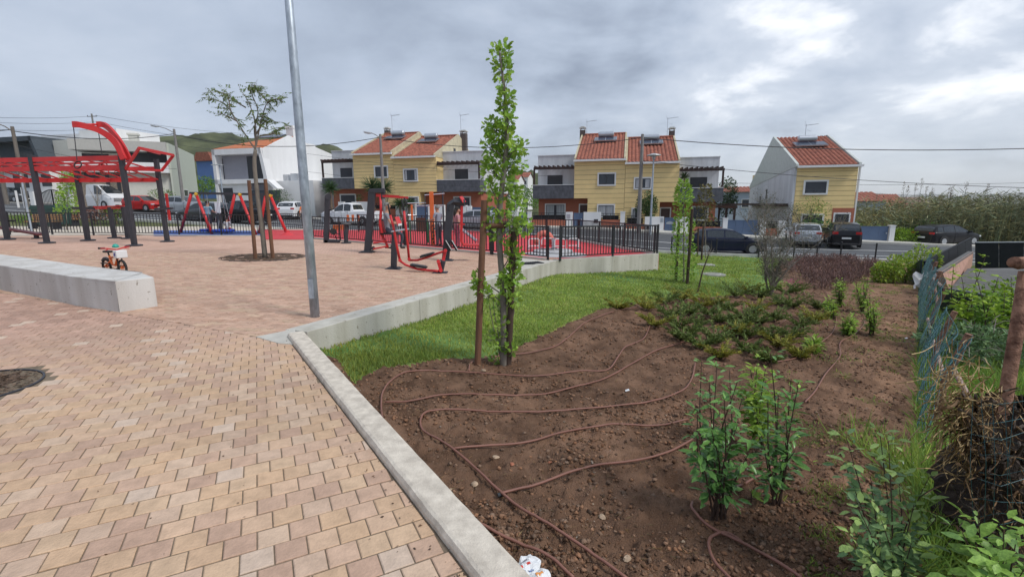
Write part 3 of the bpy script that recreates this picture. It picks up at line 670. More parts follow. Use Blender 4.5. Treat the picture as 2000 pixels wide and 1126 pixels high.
def duplex(F, ed, ys, label, D, flip=False):
    """ed: px of wing left, half edges, wing right; ys: dict of pixel rows"""
    r = F.thing('semi_detached_house', label, 'house', 'yellow semi-detached houses across the road')
    wl, h0, h1, h2, wr = [F.u(e) for e in ed]
    eL, eR = F.z(ed[1]+30, ys['eL']), F.z(ed[2]+30, ys['eR']); rv = D['rv']
    rL, rR = F.z(ed[1]+50, ys['rL'], rv), F.z(ed[2]+50, ys['rR'], rv)
    bt, bb = F.z(ed[0]+20, ys['bt'], -.0), F.z(ed[0]+20, ys['bb'], -.0); bt2, bb2 = F.z(ed[4]-20, ys['bt2']), F.z(ed[4]-20, ys['bb2'])
    gl, gr = F.u(D['gl']), F.u(D['gr'])
    dep = rv*2
    # bodies
    for (a, b, ez, rz_, bz) in ((h0, h1, eL, rL, bb), (h1, h2, eR, rR, bb2)):
        m = MB(); m.b2(a+.01, b-.01, 0, dep, bz, ez-.02); 
        gable_part(m, a+.01, a+.2, .02, ez, rv, rz_-.1, dep, ez, .2); gable_part(m, b-.2, b-.01, .02, ez, rv, rz_-.1, dep, ez, .2); m.build('wall', m_yel, r)
        nb = D.get('nb', 9); boards(r, a, b, bz, ez-.12, nb)
        m = MB(); m.b2(a+.02, b-.02, -.004, .02, bz+.01, ez-.1); m.build('groove_backing', m_groove, r)
        m = MB(); roofsheet(m, a+.12, b-.12, -.32, ez-.02, rv, rz_, rows=15); roofsheet(m, a+.12, b-.12, dep+.3, ez-.02, rv, rz_, rows=4); m.build('roof', m_roof, r)
        m = MB(); m.b2(a-.05, b+.05, -.46, -.30, ez-.2, ez-.04); m.build('gutter', m_frame, r)
        m = MB()
        for x in (a, b-.14): gable_part(m, x+.003, x+.137, -.3, ez+.1, rv, rz_+.13, dep+.3, ez+.1, .22)
        m.build('verge', M('verge_cream', (.50, .44, .30), var=.2, scale=2), r)
        m = MB(); m.tube([(a+.1, rv, rz_+.04), (b-.1, rv, rz_+.04)], .11, 8); m.build('ridge_tile', m_roof, r)
    # ground floor core: yellow between gl..gr, terracotta outside
    m = MB(); m.b2(gl, gr, 0.0, dep, -1.5, min(bb, bb2)); m.build('wall', m_yel, r)
    m = MB(); m.b2(gl+.02, gr-.02, -.004, .02, -1, bb); m.build('groove_backing', m_groove, r)
    boards(r, gl, h1, bb-1.8, bb, 4); boards(r, h1, gr, bb2-1.8, bb2, 4)
    m = MB(); m.b2(wl+.3, gl, 1.2, dep-1, -1.5, bb+.05); m.b2(gr, wr-.3, 1.2, dep-1, -1.5, bb2+.05); m.build('ground_floor_wall', m_terra, r)
    # wings
    for sgn, (a, b, t, bo) in ((-1, (wl, h0, bt, bb)), (1, (h2, wr, bt2, bb2))):
        m = MB(); m.b2(a, b, -.06, .12, bo, t); m.b2((a if sgn < 0 else b-.15), (a+.15 if sgn < 0 else b), .12, 1.8, bo, t); m.build('balcony', m_stone, r)
        m = MB(); m.b2(a, b, .12, 1.8, bo+.02, bo+.25); m.build('balcony_slab', m_whitd, r)
        m = MB(); m.b2(a-.03, b, -.1, .16, t, t+.05); m.build('coping', m_frame, r)
        pt = F.z(ed[0]+20 if sgn < 0 else ed[4]-20, ys['pt'] if sgn < 0 else ys['pt2'], 1.6); pg = F.z(ed[0]+20 if sgn < 0 else ed[4]-20, ys['pg'] if sgn < 0 else ys['pg2'])
        aa, bb_ = (a+.15, b) if sgn < 0 else (a, b-.15)
        m = MB(); m.b2(aa, bb_, 1.6, dep-1.5, bo, pt); m.build('wing_wall', m_whitd, r)
        m = MB(); m.b2(aa-.04, bb_+.04, 1.54, dep-1.4, pt, pt+.07); m.build('parapet_coping', m_whitd, r)
        m = MB(); m.bar((a+.05, .0, pg), (b-.02, .0, pg), .16, .2); pgp = m.build('pergola', m_brown, r)
        n = 9
        for i in range(n):
            m = MB(); x = a+.2+(b-a-.4)*i/(n-1); m.bar((x, -.3, pg+.16), (x, 1.6, pg+.16), .1, .14); m.build('rafter', m_brown, pgp)
        m = MB(); x = a+.1 if sgn < 0 else b-.1; m.bar((x, .05, t), (x, .05, pg-.1), .14); m.build('post', m_brown, pgp)
    return r, (h0, h1, h2, wl, wr, rL, rR, eL, eR)
# ---- middle pair
F = Fr(1228, 40, lift=-.0)
r, g = duplex(F, (1041, 1121, 1220, 1325, 1413), dict(eL=311, eR=316, rL=263, rR=269, bt=362, bb=388, bt2=367, bb2=394, pt=305, pt2=307, pg=329, pg2=331),
    'yellow boarded pair of houses with a bare utility pole in front, in the middle', dict(rv=6.0, gl=1148, gr=1290, nb=8))
def W(F, r, x0, x1, y0, y1, v=0.0, **k):
    u0, z1 = F.q(x0, y0, v); u1, z0 = F.q(x1, y1, v); return win(r, u0, u1, z0, z1, v-.03 if v == 0 else v, **k)
W(F, r, 1170, 1200, 340, 360, shutter=.0); W(F, r, 1241, 1270, 349, 367, curtain=.6)
W(F, r, 1169, 1198, 401, 422, curtain=.9); W(F, r, 1236, 1250, 408, 425, curtain=.5)
W(F, r, 1070, 1098, 343, 366, v=1.6, surround=0, curtain=.6); W(F, r, 1349, 1379, 347, 370, v=1.6, surround=0, curtain=.8)
W(F, r, 1067, 1102, 400, 426, v=1.2, curtain=.8); W(F, r, 1354, 1380, 405, 428, v=1.2)
for (x0, x1, y0, y1) in ((1133, 1147, 400, 430), (1291, 1307, 407, 436)):
    u0, z1 = F.q(x0, y0, 1.2); u1, z0 = F.q(x1, y1, 1.2); m = MB(); m.b2(u0-.1, u0, 1.1, 1.2, z0, z1+.1); m.b2(u1, u1+.1, 1.1, 1.2, z0, z1+.1); m.b2(u0, u1, 1.1, 1.2, z1, z1+.1); d_ = m.build('door', m_frame, r)
    m = MB(); m.b2(u0, u1, 1.15, 1.2, z0, z1); m.build('door_leaf', m_door, d_)
def roofz(g, half, v, rv=6.0): e, rr = (g[7], g[5]) if half == 0 else (g[8], g[6]); return e+(rr-e)*v/rv
sl = math.atan2(g[5]-g[7], 6.0)
solar(r, F.u(1183, 275, 4.3), 4.2, roofz(g, 0, 4.2)-.05, sl); solar(r, F.u(1272, 280, 4.3), 4.2, roofz(g, 1, 4.2)-.05, sl)
chimney(r, F.u(1138, 262, 6.0), 6.0, roofz(g, 0, 6)-.8, 1.6); chimney(r, F.u(1312, 262, 6.2), 6.2, roofz(g, 1, 6)-.8, 1.7)
antenna(r, F.u(1146, 260, 6.3), 6.3, g[5]-.5, 1.9); antenna(r, F.u(1303, 260, 6.3), 6.3, g[6]-.5, 2.3)
# ---- left pair
F = Fr(771, 45, lift=0)
r, g = duplex(F, (631, 693, 771, 854, 938), dict(eL=299, eR=305, rL=263, rR=268, bt=348, bb=369, bt2=351, bb2=374, pt=296, pt2=296, pg=316, pg2=319),
    'yellow boarded pair of houses left of the staked street tree with a palm in front', dict(rv=6.2, gl=745, gr=820, nb=10))
W(F, r, 733, 757, 326, 345); W(F, r, 790, 815, 332, 352, curtain=.3)
W(F, r, 665, 688, 329, 347, v=1.6, surround=0, shutter=1.0); W(F, r, 889, 914, 331, 350, v=1.6, surround=0, curtain=.7)
W(F, r, 666, 695, 381, 404, v=1.2, shutter=.9); W(F, r, 888, 918, 386, 410, v=1.2, shutter=.9); W(F, r, 790, 817, 386, 404, curtain=.4)
sl = math.atan2(g[5]-g[7], 6.2)
solar(r, F.u(773, 275, 4.4), 4.3, roofz(g, 0, 4.3, 6.2)-.05, sl); solar(r, F.u(838, 278, 4.4), 4.3, roofz(g, 1, 4.3, 6.2)-.05, sl)
chimney(r, F.u(757, 262, 6.8), 6.8, roofz(g, 0, 6, 6.2)-.9, 1.8); chimney(r, F.u(906, 270, 7.4), 7.4, g[6]-3.2, 3.9, .62)
antenna(r, F.u(766, 250, 6.9), 6.9, g[5]-.4, 2.5); antenna(r, F.u(900, 250, 7.4), 7.4, g[6]-.6, 2.9)
# gable windows on the visible side
win(r, 4.6, 5.1, g[8]+.2, g[8]+1.1, g[2]-.01+.005, surround=0, leafs=1, out=1, axis='v'); win(r, 6.2, 6.9, g[8]+.0, g[8]+.9, g[2]-.005, surround=0, leafs=1, out=1, axis='v')
# ---- right single house
F = Fr(1548, 36.2, lift=0)
r = F.thing('detached_house', 'single yellow and grey house at the right with a plain stained side wall', 'house')
u0, u1 = 0.0, F.u(1668, 400); ez = F.z(1610, 322); rv = 6.3; rz_ = F.z(1555, 268, rv); dep = 13.0; dv = rv
m = MB(); m.b2(u0, u1, 0, dep, -1.5, ez-.02); gable_part(m, u1-.2, u1, .02, ez, rv, rz_-.1, dep, ez-.6, .2); m.build('wall', m_yel, r)
m = MB(); m.prism([(0.0, -1.5), (0.0, ez), (rv, rz_), (dep, ez-1.2), (dep, -1.5)], u0-.16, u0-.002, 'X'); m.build('side_wall', m_whitd, r)
zb_ = F.z(1560, 447); boards(r, u0+.02, u1, zb_, ez-.12, 13)
m = MB(); m.b2(u0+.03, u1-.02, -.004, .02, zb_, ez-.1); m.build('groove_backing', m_groove, r)
m = MB(); roofsheet(m, u0+.02, u1-.1, -.32, ez-.02, rv, rz_, rows=18); roofsheet(m, u0, u1, dep+.2, ez-1.2, rv, rz_, rows=4); m.build('roof', m_roof, r)
m = MB(); m.b2(u0-.1, u1+.15, -.48, -.3, ez-.2, ez-.04); m.build('gutter', m_frame, r)
m = MB(); gable_part(m, u0-.19, u0+.0, -.3, ez+.1, rv, rz_+.12, dep+.2, ez-1.1, .2); gable_part(m, u1-.1, u1+.06, -.3, ez+.1, rv, rz_+.12, dep+.2, ez-1.1, .25); m.build('verge', M('verge_grey', (.52, .55, .52), var=.1), r)
m = MB(); m.b2(u1+.06, u1+.16, -.05, .07, 0, ez-.1); m.build('downpipe', m_frame, r)
W(F, r, 1573, 1612, 355, 377, shutter=.75); W(F, r, 1567, 1604, 420, 437, shutter=.0)
ua, za = F.q(1629, 406); ub, zb2 = F.q(1662, 440); m = MB(); m.b2(ua-.1, ub+.1, -.05, -.035, zb2, za); pr = m.build('porch_recess', m_terra, r)
ua, za = F.q(1631, 418); ub, _ = F.q(1655, 440); m = MB(); m.b2(ua-.12, ub+.12, -.07, -.05, zb2, za+.12); m.build('door_surround', m_frame, r); m = MB(); m.b2(ua, ub, -.085, -.07, zb2, za); m.build('door', m_dark, r)
solar(r, F.u(1578, 280, 4.4), 4.0, ez+(rz_-ez)*4.0/rv-.05, math.atan2(rz_-ez, rv), 2.3)
antenna(r, F.u(1573, 262, 6.6), 6.6, rz_-.4, 1.5)
for (va, zt) in ((6.4, 3.9), (8.3, 3.3)):
    win(r, va, va+.55, zt-.9, zt, u0-.163, surround=.05, leafs=1, out=-1, axis='v')
m = MB()
for va in (-.05, 3.2, 6.5, 9.8): m.bar((u0-3.9, va+1.2, .4), (u0-3.9, va+1.2, 2.3), .16)
m.bar((u0-3.9, .6, 2.35), (u0-3.9, 11.5, 2.35), .16, .22); m.bar((u0-.3, .6, 2.5), (u0-.3, 11.5, 2.5), .16, .22)
pg = m.build('carport', m_brown, r)
for i in range(16):
    m = MB(); m.bar((u0-4.0, .7+i*.7, 2.56), (u0-.2, .7+i*.7, 2.56), .1, .12); m.build('rafter', m_brown, pg)

# ---- boundary walls with gates in front of the yellow houses
F = Fr(1228, 38.0)
def bw(kind_, x0, x1, y0, lab=None, cat='wall', name='boundary_wall', grp=None, base=None):
    global F
    a, b = F.u(x0, 440), F.u(x1, 440); xm = (x0+x1)/2; zt = F.z(xm, y0); pm = F.o+F.ux*((a+b)/2); g0 = tz(pm.x, pm.y)-F.zb
    return a, b, zt, g0
def low_wall(segs, label):
    r = F.thing('boundary_wall', label, 'wall', 'boundary walls of the yellow houses')
    for s_ in segs:
        k_, x0, x1, y0 = s_[:4]; a, b, zt, g0 = bw(None, x0, x1, y0)
        if k_ == 'w': m = MB(); m.b2(a, b, -.14, .14, g0-.4, zt); m.build('wall_panel', m_white, r, bevel=.01)
        if k_ == 'o':
            zo = F.z((x0+x1)/2, s_[4]); m = MB(); m.b2(a, b, -.1, .1, g0-.4, zo); m.build('wall_panel', m_terra, r)
            m = MB()
            for q in range(3): zz = zo+(zt-zo)*(q+1)/3; m.bar((a, 0, zz), (b, 0, zz), .04)
            for q in range(5): xx = a+(b-a)*(q+.5)/5; m.bar((xx, 0, zo), (xx, 0, zt), .04)
            m.build('railing', m_black, r)
            m = MB(); m.b2(a+.1, b-.1, .18, .6, zo-.3, zo+(zt-zo)*.7); m.build('planter_hedge', m_hedge, r)
        if k_ == 'p': m = MB(); m.b2(a, b, -.19, .19, g0-.4, zt); m.b2(a-.03, b+.03, -.22, .22, zt, zt+.05); m.build('pillar', m_white, r)
        if k_ == 'm': m = MB(); m.b2(a, b, -.155, -.142, zt-.35, zt); m.build('letterbox', m_alu, r)
        if k_ == 'n': m = MB(); m.b2(a, b, -.165, -.142, zt-.3, zt); m.build('meter_cover', m_dark, r)
def gate(x0, x1, y0, label, cat='gate', emblem=0):
    a, b, zt, g0 = bw(None, x0, x1, y0); r = F.thing('steel_gate', label, 'gate', 'blue steel gates across the road')
    n = max(2, round((b-a)/.6)); 
    for i in range(n): m = MB(); m.b2(a+.03+(b-a-.06)*i/n, a+.03+(b-a-.06)*(i+1)/n-.008, -.03, .03, g0+.06, zt-.02); m.build('panel', m_blueg, r)
    m = MB(); m.b2(a+.03, b-.03, -.045, .045, zt-.08, zt-.02); m.b2(a+.03, b-.03, -.045, .045, g0+.06, g0+.14); m.build('frame', m_blueg, r)
    m = MB(); m.box((b-.15, -.06, (zt+g0)/2+.1), (.06, .06, .12)); m.build('handle', m_alu, r)
    if emblem:
        m = MB(); c = ((a+b)/2, -.04, zt-.5); m.add([(c[0]+.30*math.cos(t), -.038, c[2]+.17*math.sin(t)*(1 if math.sin(t) > 0 else .3)) for t in [i*.5236 for i in range(12)]], [tuple(range(12))]); m.build('emblem', m_alu, r)
low_wall([('p', 1031, 1038, 414), ('o', 1038, 1104, 416, 429), ('w', 1105, 1118, 414), ('w', 1139.5, 1173, 414), ('n', 1160, 1168, 428), ('m', 1107, 1114, 418), ('o', 1174, 1210, 417, 429), ('p', 1211, 1220, 414), ('o', 1222, 1258, 421, 437), ('w', 1259, 1296, 423), ('n', 1262, 1268, 440), ('m', 1289, 1295, 425), ('w', 1319.5, 1344, 424), ('o', 1345, 1410, 427, 443), ('p', 1411, 1420, 427)], 'white and terracotta boundary wall with railings in front of the middle yellow houses')
gate(1119, 1139, 415, 'narrow blue steel gate left of the middle yellow houses\' centre'); gate(1297, 1319, 424, 'narrow blue steel gate with a pale emblem below the brown door', emblem=1)
gate(1420, 1484, 429, 'wide blue steel gate between the middle yellow houses and the carport')
low_wall([('p', 1484, 1495, 429), ('o', 1496, 1518, 433, 446), ('p', 1519, 1534, 433), ('o', 1535, 1618, 441, 452), ('w', 1619, 1664, 439)], 'boundary wall half hidden behind the bare shrub at the single house')
gate(1664, 1737, 441, 'wide blue steel gate right of the parked dark SUV'); low_wall([('p', 1737, 1747, 441)], 'lone white gate pillar at the right end of the last blue gate')
gate(1012, 1030, 414, 'blue steel gate just right of the tall staked tree')
F = Fr(771, 43.2)
low_wall([('w', 665, 676, 394), ('w', 691, 722, 394), ('o', 722, 775, 397, 408), ('p', 776, 784, 396), ('w', 784, 815, 398), ('w', 838, 870, 400), ('p', 905, 912, 402), ('w', 913, 922, 402)], 'white boundary wall of the left yellow houses behind the pickup')
gate(677, 691, 395, 'narrow blue steel gate behind the white pickup'); gate(815, 838, 399, 'blue steel gate behind the orange climbing panel'); gate(923, 968, 404, 'blue steel gate left of the tall staked tree behind the grey car'); 

# ---- white modern house with orange roof
F = Fr(521, 48)
r = F.thing('modern_house', 'white modern house with slanted frame and low orange roof', 'house')
a, zt = F.q(412, 292); b = 0.0; _, zm = F.q(460, 352); zr = F.z(521, 290)
m = MB(); m.b2(a, b, .9, 9, -1.5, zt-.1); m.build('wall', m_grey, r)
m = MB(); m.b2(a, a+.35, 0, .9, -1.2, zt); m.b2(a, b, 0, .9, zt-.55, zt); m.b2(a, b+.3, 0, .95, zm-.35, zm+.1)
m.prism([(b-.35, zt), (b, zt), (b+.5, zm), (b+1.6, zm-.9), (b+1.2, zm-.9), (b+.1, zm)], 0, .95, 'Y'); m.build('slanted_frame', m_white, r)
m = MB(); m.b2(a, b-2.2, .3, 8, -1.5, zm-.3); m.build('lower_wall', m_white, r)
ur = F.u(640, 350, 0); 
zc = F.z(560, 262, 2); m = MB(); m.prism([(.1, -1.5), (.1, zt-.1), (4.2, zt+1.7), (14.5, zt+.0), (14.5, -1.5)], b-.05, b+.16, 'X'); m.build('side_wall', m_white, r)
m = MB(); m.add([(a+.1, 0.1, zt), (b, .1, zt), (b, 5, zt+1.7), (a+1.6, 5, zt+1.45)], [(0, 1, 2, 3)]); m.build('roof', M('orange_tile', (.50, .15, .05), var=.2, scale=5), r, solid=.1)
m = MB(); m.b2(a+1.4, b-.2, 5, 9, 0, zt+1.3); m.build('rear_block', m_white, r)
m = MB(); m.b2(b-1.0, b-.1, 5.2, 6.2, zt+1.2, zt+2.6); m.b2(b-1.05, b-.05, 5.15, 6.25, zt+2.6, zt+2.9); m.build('chimney', m_white, r)
m = MB(); m.box((b-2.2, 4.5, zt+1.75), (2.6, 1.2, .08), rx=.35); m.build('solar_panel', m_solar, r)
W(F, r, 421, 439, 311, 351, v=.9, surround=0); W(F, r, 482, 520, 306, 352, v=.9, surround=0); W(F, r, 424, 457, 368, 396, v=.3, surround=0)
m = MB(); uu, z1 = F.q(487, 372, .4); u2, _ = F.q(546, 372, .4); m.b2(uu, u2, .4, .5, -1, z1); m.build('garage_door', m_char, r)
ext = MB(); ua = b+.1; ub = b+4.6; ext.b2(ua, ub, 1.5, 9, -1.5, F.z(560, 353, 1.5)); ext.build('annex', m_white, r)
win(r, 7.2, 8.2, 3.0, 3.7, b+.165, surround=0, leafs=1, out=1, axis='v'); win(r, 11.2, 12, 2.9, 3.6, b+.165, surround=0, leafs=1, out=1, axis='v')
m = MB(); zz = F.z(560, 353, 1.5); m.b2(ua+.7, ua+1.3, 1.9, 2.4, zz, zz+.65); m.b2(ua+1.6, ua+2.3, 1.9, 2.4, zz, zz+.75); m.build('air_conditioner', m_alu, r)
# ---- beige modern house with louvres
F = Fr(341, 51, -.42)
a_h = 1
r = F.thing('modern_house', 'long beige modern house with balcony bands and black louvres behind the white van', 'house')
a, zt = F.q(150, 285); z1 = F.z(250, 322); z2 = F.z(250, 334); z0 = F.z(300, 392)
m = MB(); m.b2(a, 0, .2, 10, -1.5, z1-.1); m.b2(a, F.u(250), .9, 10, z1-.1, zt-.5); m.build('wall', m_cream, r); m = MB(); m.b2(F.u(250), .1, .9, 8, z1-.1, F.z(250, 290)); m.build('recessed_wall', m_char, r)
m = MB(); m.b2(a-.5, .12, -.6, 10, F.z(250, 296), F.z(250, 276)); m.build('roof_band', M('roof_band', (.46, .45, .42), var=.05), r)
m = MB(); m.b2(a-1, .12, -.6, .9, z2-.15, z1); m.b2(F.u(338), .12, -.6, .2, z1, F.z(250, 296)); m.b2(a-1, F.u(338), -.6, -.5, z1, z1+.25); m.build('balcony_frame', m_white, r)
W(F, r, 255, 295, 300, 325, v=.9, surround=0); W(F, r, 160, 215, 300, 325, v=.9, surround=0, leafs=3, curtain=.5)
m = MB(); u_a, u_b = F.u(300), F.u(336); za_, zb_ = F.z(320, 322), F.z(320, 297)
n = 11
for i in range(n):
    q = MB(); z_ = za_+(zb_-za_)*(i+.5)/n; q.box(((u_a+u_b)/2, -.45, z_), (u_b-u_a, .12, .05), rx=.5); q.build('louvre', m_dark, r)
m.b2(u_a, u_b, .1, .15, za_, zb_); m.build('louvre_backing', m_char, r)
m = MB(); m.b2(.125, .3, -.2, 13, -1.5, F.z(345, 280)); m.build('side_wall', m_green, r)
m = MB(); m.b2(-4.2, -3.4, 4.5, 5.3, zt, zt+1.8); m.b2(-4.3, -3.3, 4.4, 5.4, zt+1.8, zt+2.0); m.build('chimney', m_cream, r)
m = MB(); m.b2(F.u(140), F.u(240), .1, .2, z0-1, z2-.2); m.build('stone_wall', M('rubble_stone', (.22, .18, .14), var=.5, scale=9, bump=.5), r)
W(F, r, 165, 195, 338, 352, v=.1, surround=0); W(F, r, 205, 218, 338, 380, v=.1, surround=0, leafs=1); W(F, r, 226, 240, 338, 390, v=.1, surround=0, leafs=1)
win(r, 4.2, 6.5, -.1, 2.3, .302, surround=.06, leafs=1, out=1, axis='v')
# ---- dark modern house far left
F = Fr(90, 53)
r = F.thing('modern_house', 'far left modern house with charcoal upper frame and white ground floor', 'house')
a, zt = F.q(-60, 272); z1 = F.z(50, 330); z2 = F.z(50, 334)
m = MB(); m.b2(a, 0, 1.2, 9, z1, zt-.4); m.build('upper_wall', m_char, r)
m = MB(); m.b2(a, .1, -.2, 9, zt-.5, zt); m.prism([(-.45, zt), (0.0, zt), (1.2, z1), (.75, z1)], -.2, 8, 'Y'); m.b2(a, 1.0, -.2, 1.2, z1-.2, z1); m.build('frame', m_char, r)
m = MB(); m.b2(a, 1.0, .4, 9, -2, z1-.2); m.build('wall', m_white, r)
m = MB(); m.b2(.6, 8.5, 1.5, 9, z1-2, zt-.3); m.build('link_block', m_cream, r)
m = MB(); m.b2(-5, 5, 4, 8, zt, zt+.75); m.b2(2.5, 8, 3, 8, zt-.3, zt+.9); m.build('parapet', m_white, r)
W(F, r, 25, 58, 341, 366, v=.4, surround=0); W(F, r, 80, 102, 341, 363, v=.4, surround=0); W(F, r, 30, 70, 298, 330, v=1.2, surround=0, leafs=3)
# ---- far town houses
def cottage(px, py0, py1, Y, wpx, label, wall, roofm, dpt=8, rise=1.6, a=HA, nwin=2, cat='house'):
    F = Fr(px, Y, a); z0 = F.z(px, py1); z1 = F.z(px, py0); w_ = wpx*Y/FPX
    r = F.thing('distant_house', label, 'house', 'distant houses of the town')
    m = MB(); m.b2(-w_/2, w_/2, 0, dpt, z0-6, z1); m.prism([(-.0, z1), (dpt/2, z1+rise), (dpt, z1)], -w_/2, w_/2, 'X'); m.build('wall', wall, r)
    m = MB(); roofsheet(m, -w_/2-.3, w_/2+.3, -.4, z1+.02, dpt/2, z1+rise+.08, pitch=.5, amp=.06, rows=8); roofsheet(m, -w_/2-.3, w_/2+.3, dpt+.4, z1+.02, dpt/2, z1+rise+.08, pitch=.5, amp=.06, rows=3); m.build('roof', roofm, r)
    for i in range(nwin): x = -w_/2+w_*(i+.5)/nwin; win(r, x-.5, x+.5, z1-2.2, z1-1.1, -.0, surround=.08, leafs=2)
    return r
m_paleblue = M('pale_blue_render', (.36, .42, .50), var=.05)
m_pinkw = M('pale_pink_render', (.55, .42, .36), var=.05)
for a_ in ((1695, 393, 440, 62, 56, 'pale blue house with red tiled roof just right of the single yellow house', m_paleblue, m_roof, 9, 1.2),
           (1740, 398, 420, 110, 40, 'distant pink house with tiled roof behind the pale blue one', m_pinkw, m_roof, 9, 2.2),
           (1785, 404, 420, 150, 52, 'distant cream house with brown roof left of the reeds', m_cream, M('brown_tile', (.26, .17, .13), var=.2), 10, 3),
           (1786, 419, 440, 90, 62, 'low house with a broad red roof at the edge of the reeds', m_cream, m_roof, 10, 2.0),
           (1850, 421, 440, 120, 50, 'white distant house peeking over the reeds', m_white, M('grey_tile', (.35, .37, .38)), 10, 2.5),
           (1440, 375, 420, 70, 52, 'pale house with flat red roof between the middle pair and the single house', m_paleblue, m_roof, 8, .8),
           (1020, 346, 372, 150, 22, 'small white farmhouse on the hillside beside the tall staked tree', m_white, m_roof, 8, 1.6),
           (1000, 352, 378, 120, 22, 'small white house low on the hillside behind the tall staked tree', m_white, m_roof, 8, 1.5)):
    cottage(*a_)
def block_flats(px, py0, py1, Y, wpx, label):
    F = Fr(px, Y); z0 = F.z(px, py1); z1 = F.z(px, py0); w_ = wpx*Y/FPX; r = F.thing('apartment_block', label, 'apartments')
    m = MB(); m.b2(-w_/2, w_/2, 0, 12, z0-20, z1); m.b2(-w_/4, w_/6, 2, 8, z1, z1+3); m.build('wall', m_cream, r)
    for i in range(5):
        for j in range(3):
            x = -w_/2+w_*(i+.5)/5; z = z1-1.5-j*3; q = MB(); q.b2(x-1, x+1, -.1, 0, z-1.3, z); q.build('window', m_dark, r)
block_flats(1425, 366, 380, 300, 30, 'far cream apartment block on the skyline left of the single house')
F = Fr(397, 90); r = F.thing('distant_house', 'distant house with orange roof and blue band between the two modern houses', 'house', 'distant houses of the town')
a, z1 = F.q(383, 315); b, z0 = F.q(418, 345); m = MB(); m.b2(a, b, 0, 8, z0-4, z1); m.build('wall', M('blue_band', (.08, .16, .38)), r); m = MB(); m.prism([(a-.3, z1), (b+.3, z1), (b-.5, z1+1.6), (a+.5, z1+1.6)], -.3, 8, 'Y'); m.build('roof', m_roof, r)
# ================================================================ HILLS, POLES, WIRES
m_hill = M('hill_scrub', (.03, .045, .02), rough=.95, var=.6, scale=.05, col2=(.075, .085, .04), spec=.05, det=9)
m_ridge = M('far_ridge', (.13, .145, .14), rough=.95, var=.3, scale=.006, col2=(.24, .235, .21), spec=.05, det=9)  # base colour paled: part of the distance haze is put into it
def hill(name, pts, Y, base, mat, depth, seed, rough_, skirt=True):
    """ridge through px,py points at distance Y, falling both ways"""
    xs = []; n = 220; X0 = at(pts[0][0], 380, Y).x; X1 = at(pts[-1][0], 380, Y).x
    zx = np.array([at(p[0], p[1], Y).x for p in pts]); zz = np.array([at(p[0], p[1], Y).z for p in pts])
    X = np.linspace(X0, X1, n); H = np.interp(X, zx, zz); V = []; nr = 26
    H = H+(fbm(X/(abs(X1-X0)/60), X*0, 4, seed)-.5)*rough_
    for j in range(nr):
        t = j/(nr-1); s = math.sin(math.pi*t)**.8 if 0 < t < 1 else 0; y = Y+(t-.5)*depth
        V.append(np.stack([X, np.full(n, y), base+(H-base)*s+(fbm(X/depth*14, np.full(n, y)/depth*14, 4, seed+4)-.5)*rough_*2*s*(1 if j != nr//2 else 0)], 1))
    v = np.concatenate(V); i, j = np.meshgrid(np.arange(nr-1), np.arange(n-1), indexing='ij'); a = (i*n+j).ravel(); f = np.stack([a, a+1, a+n+1, a+n], 1)
    return kind(raw(name, v, f, mat, smooth=True), 'structure')
hill('hill', [(-900, 340), (-300, 340), (100, 322), (250, 304), (300, 286), (350, 270), (430, 268), (500, 274), (560, 271), (630, 284), (690, 306), (800, 345), (900, 372)], 420, -6, m_hill, 300, 3, 9)
hill('hill', [(850, 378), (960, 352), (1000, 338), (1040, 342), (1080, 352), (1150, 372), (1300, 392)], 260, -8, m_hill, 160, 9, 3)
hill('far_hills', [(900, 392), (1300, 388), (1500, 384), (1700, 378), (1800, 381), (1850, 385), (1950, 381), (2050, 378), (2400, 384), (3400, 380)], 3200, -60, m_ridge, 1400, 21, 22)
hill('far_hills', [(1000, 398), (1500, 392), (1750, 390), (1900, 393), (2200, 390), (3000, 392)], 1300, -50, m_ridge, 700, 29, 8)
m_wood = M('grey_pole_timber', (.16, .14, .12), rough=.85, var=.3, scale=6, stretch=(1, 1, .1))
m_cpole = M('concrete_pole', (.22, .21, .20), rough=.85, var=.15, scale=5)
m_galv = M('galvanised_steel', (.33, .38, .44), rough=.5, metal=.45, var=.28, scale=14, stretch=(1, 1, .35), col2=(.42, .47, .53), bump=.1)
m_wire = M('cable', (.03, .03, .035), rough=.6)
m_lamp = M('lamp_head_grey', (.45, .47, .48), rough=.4, metal=.3)
TOPS = {}
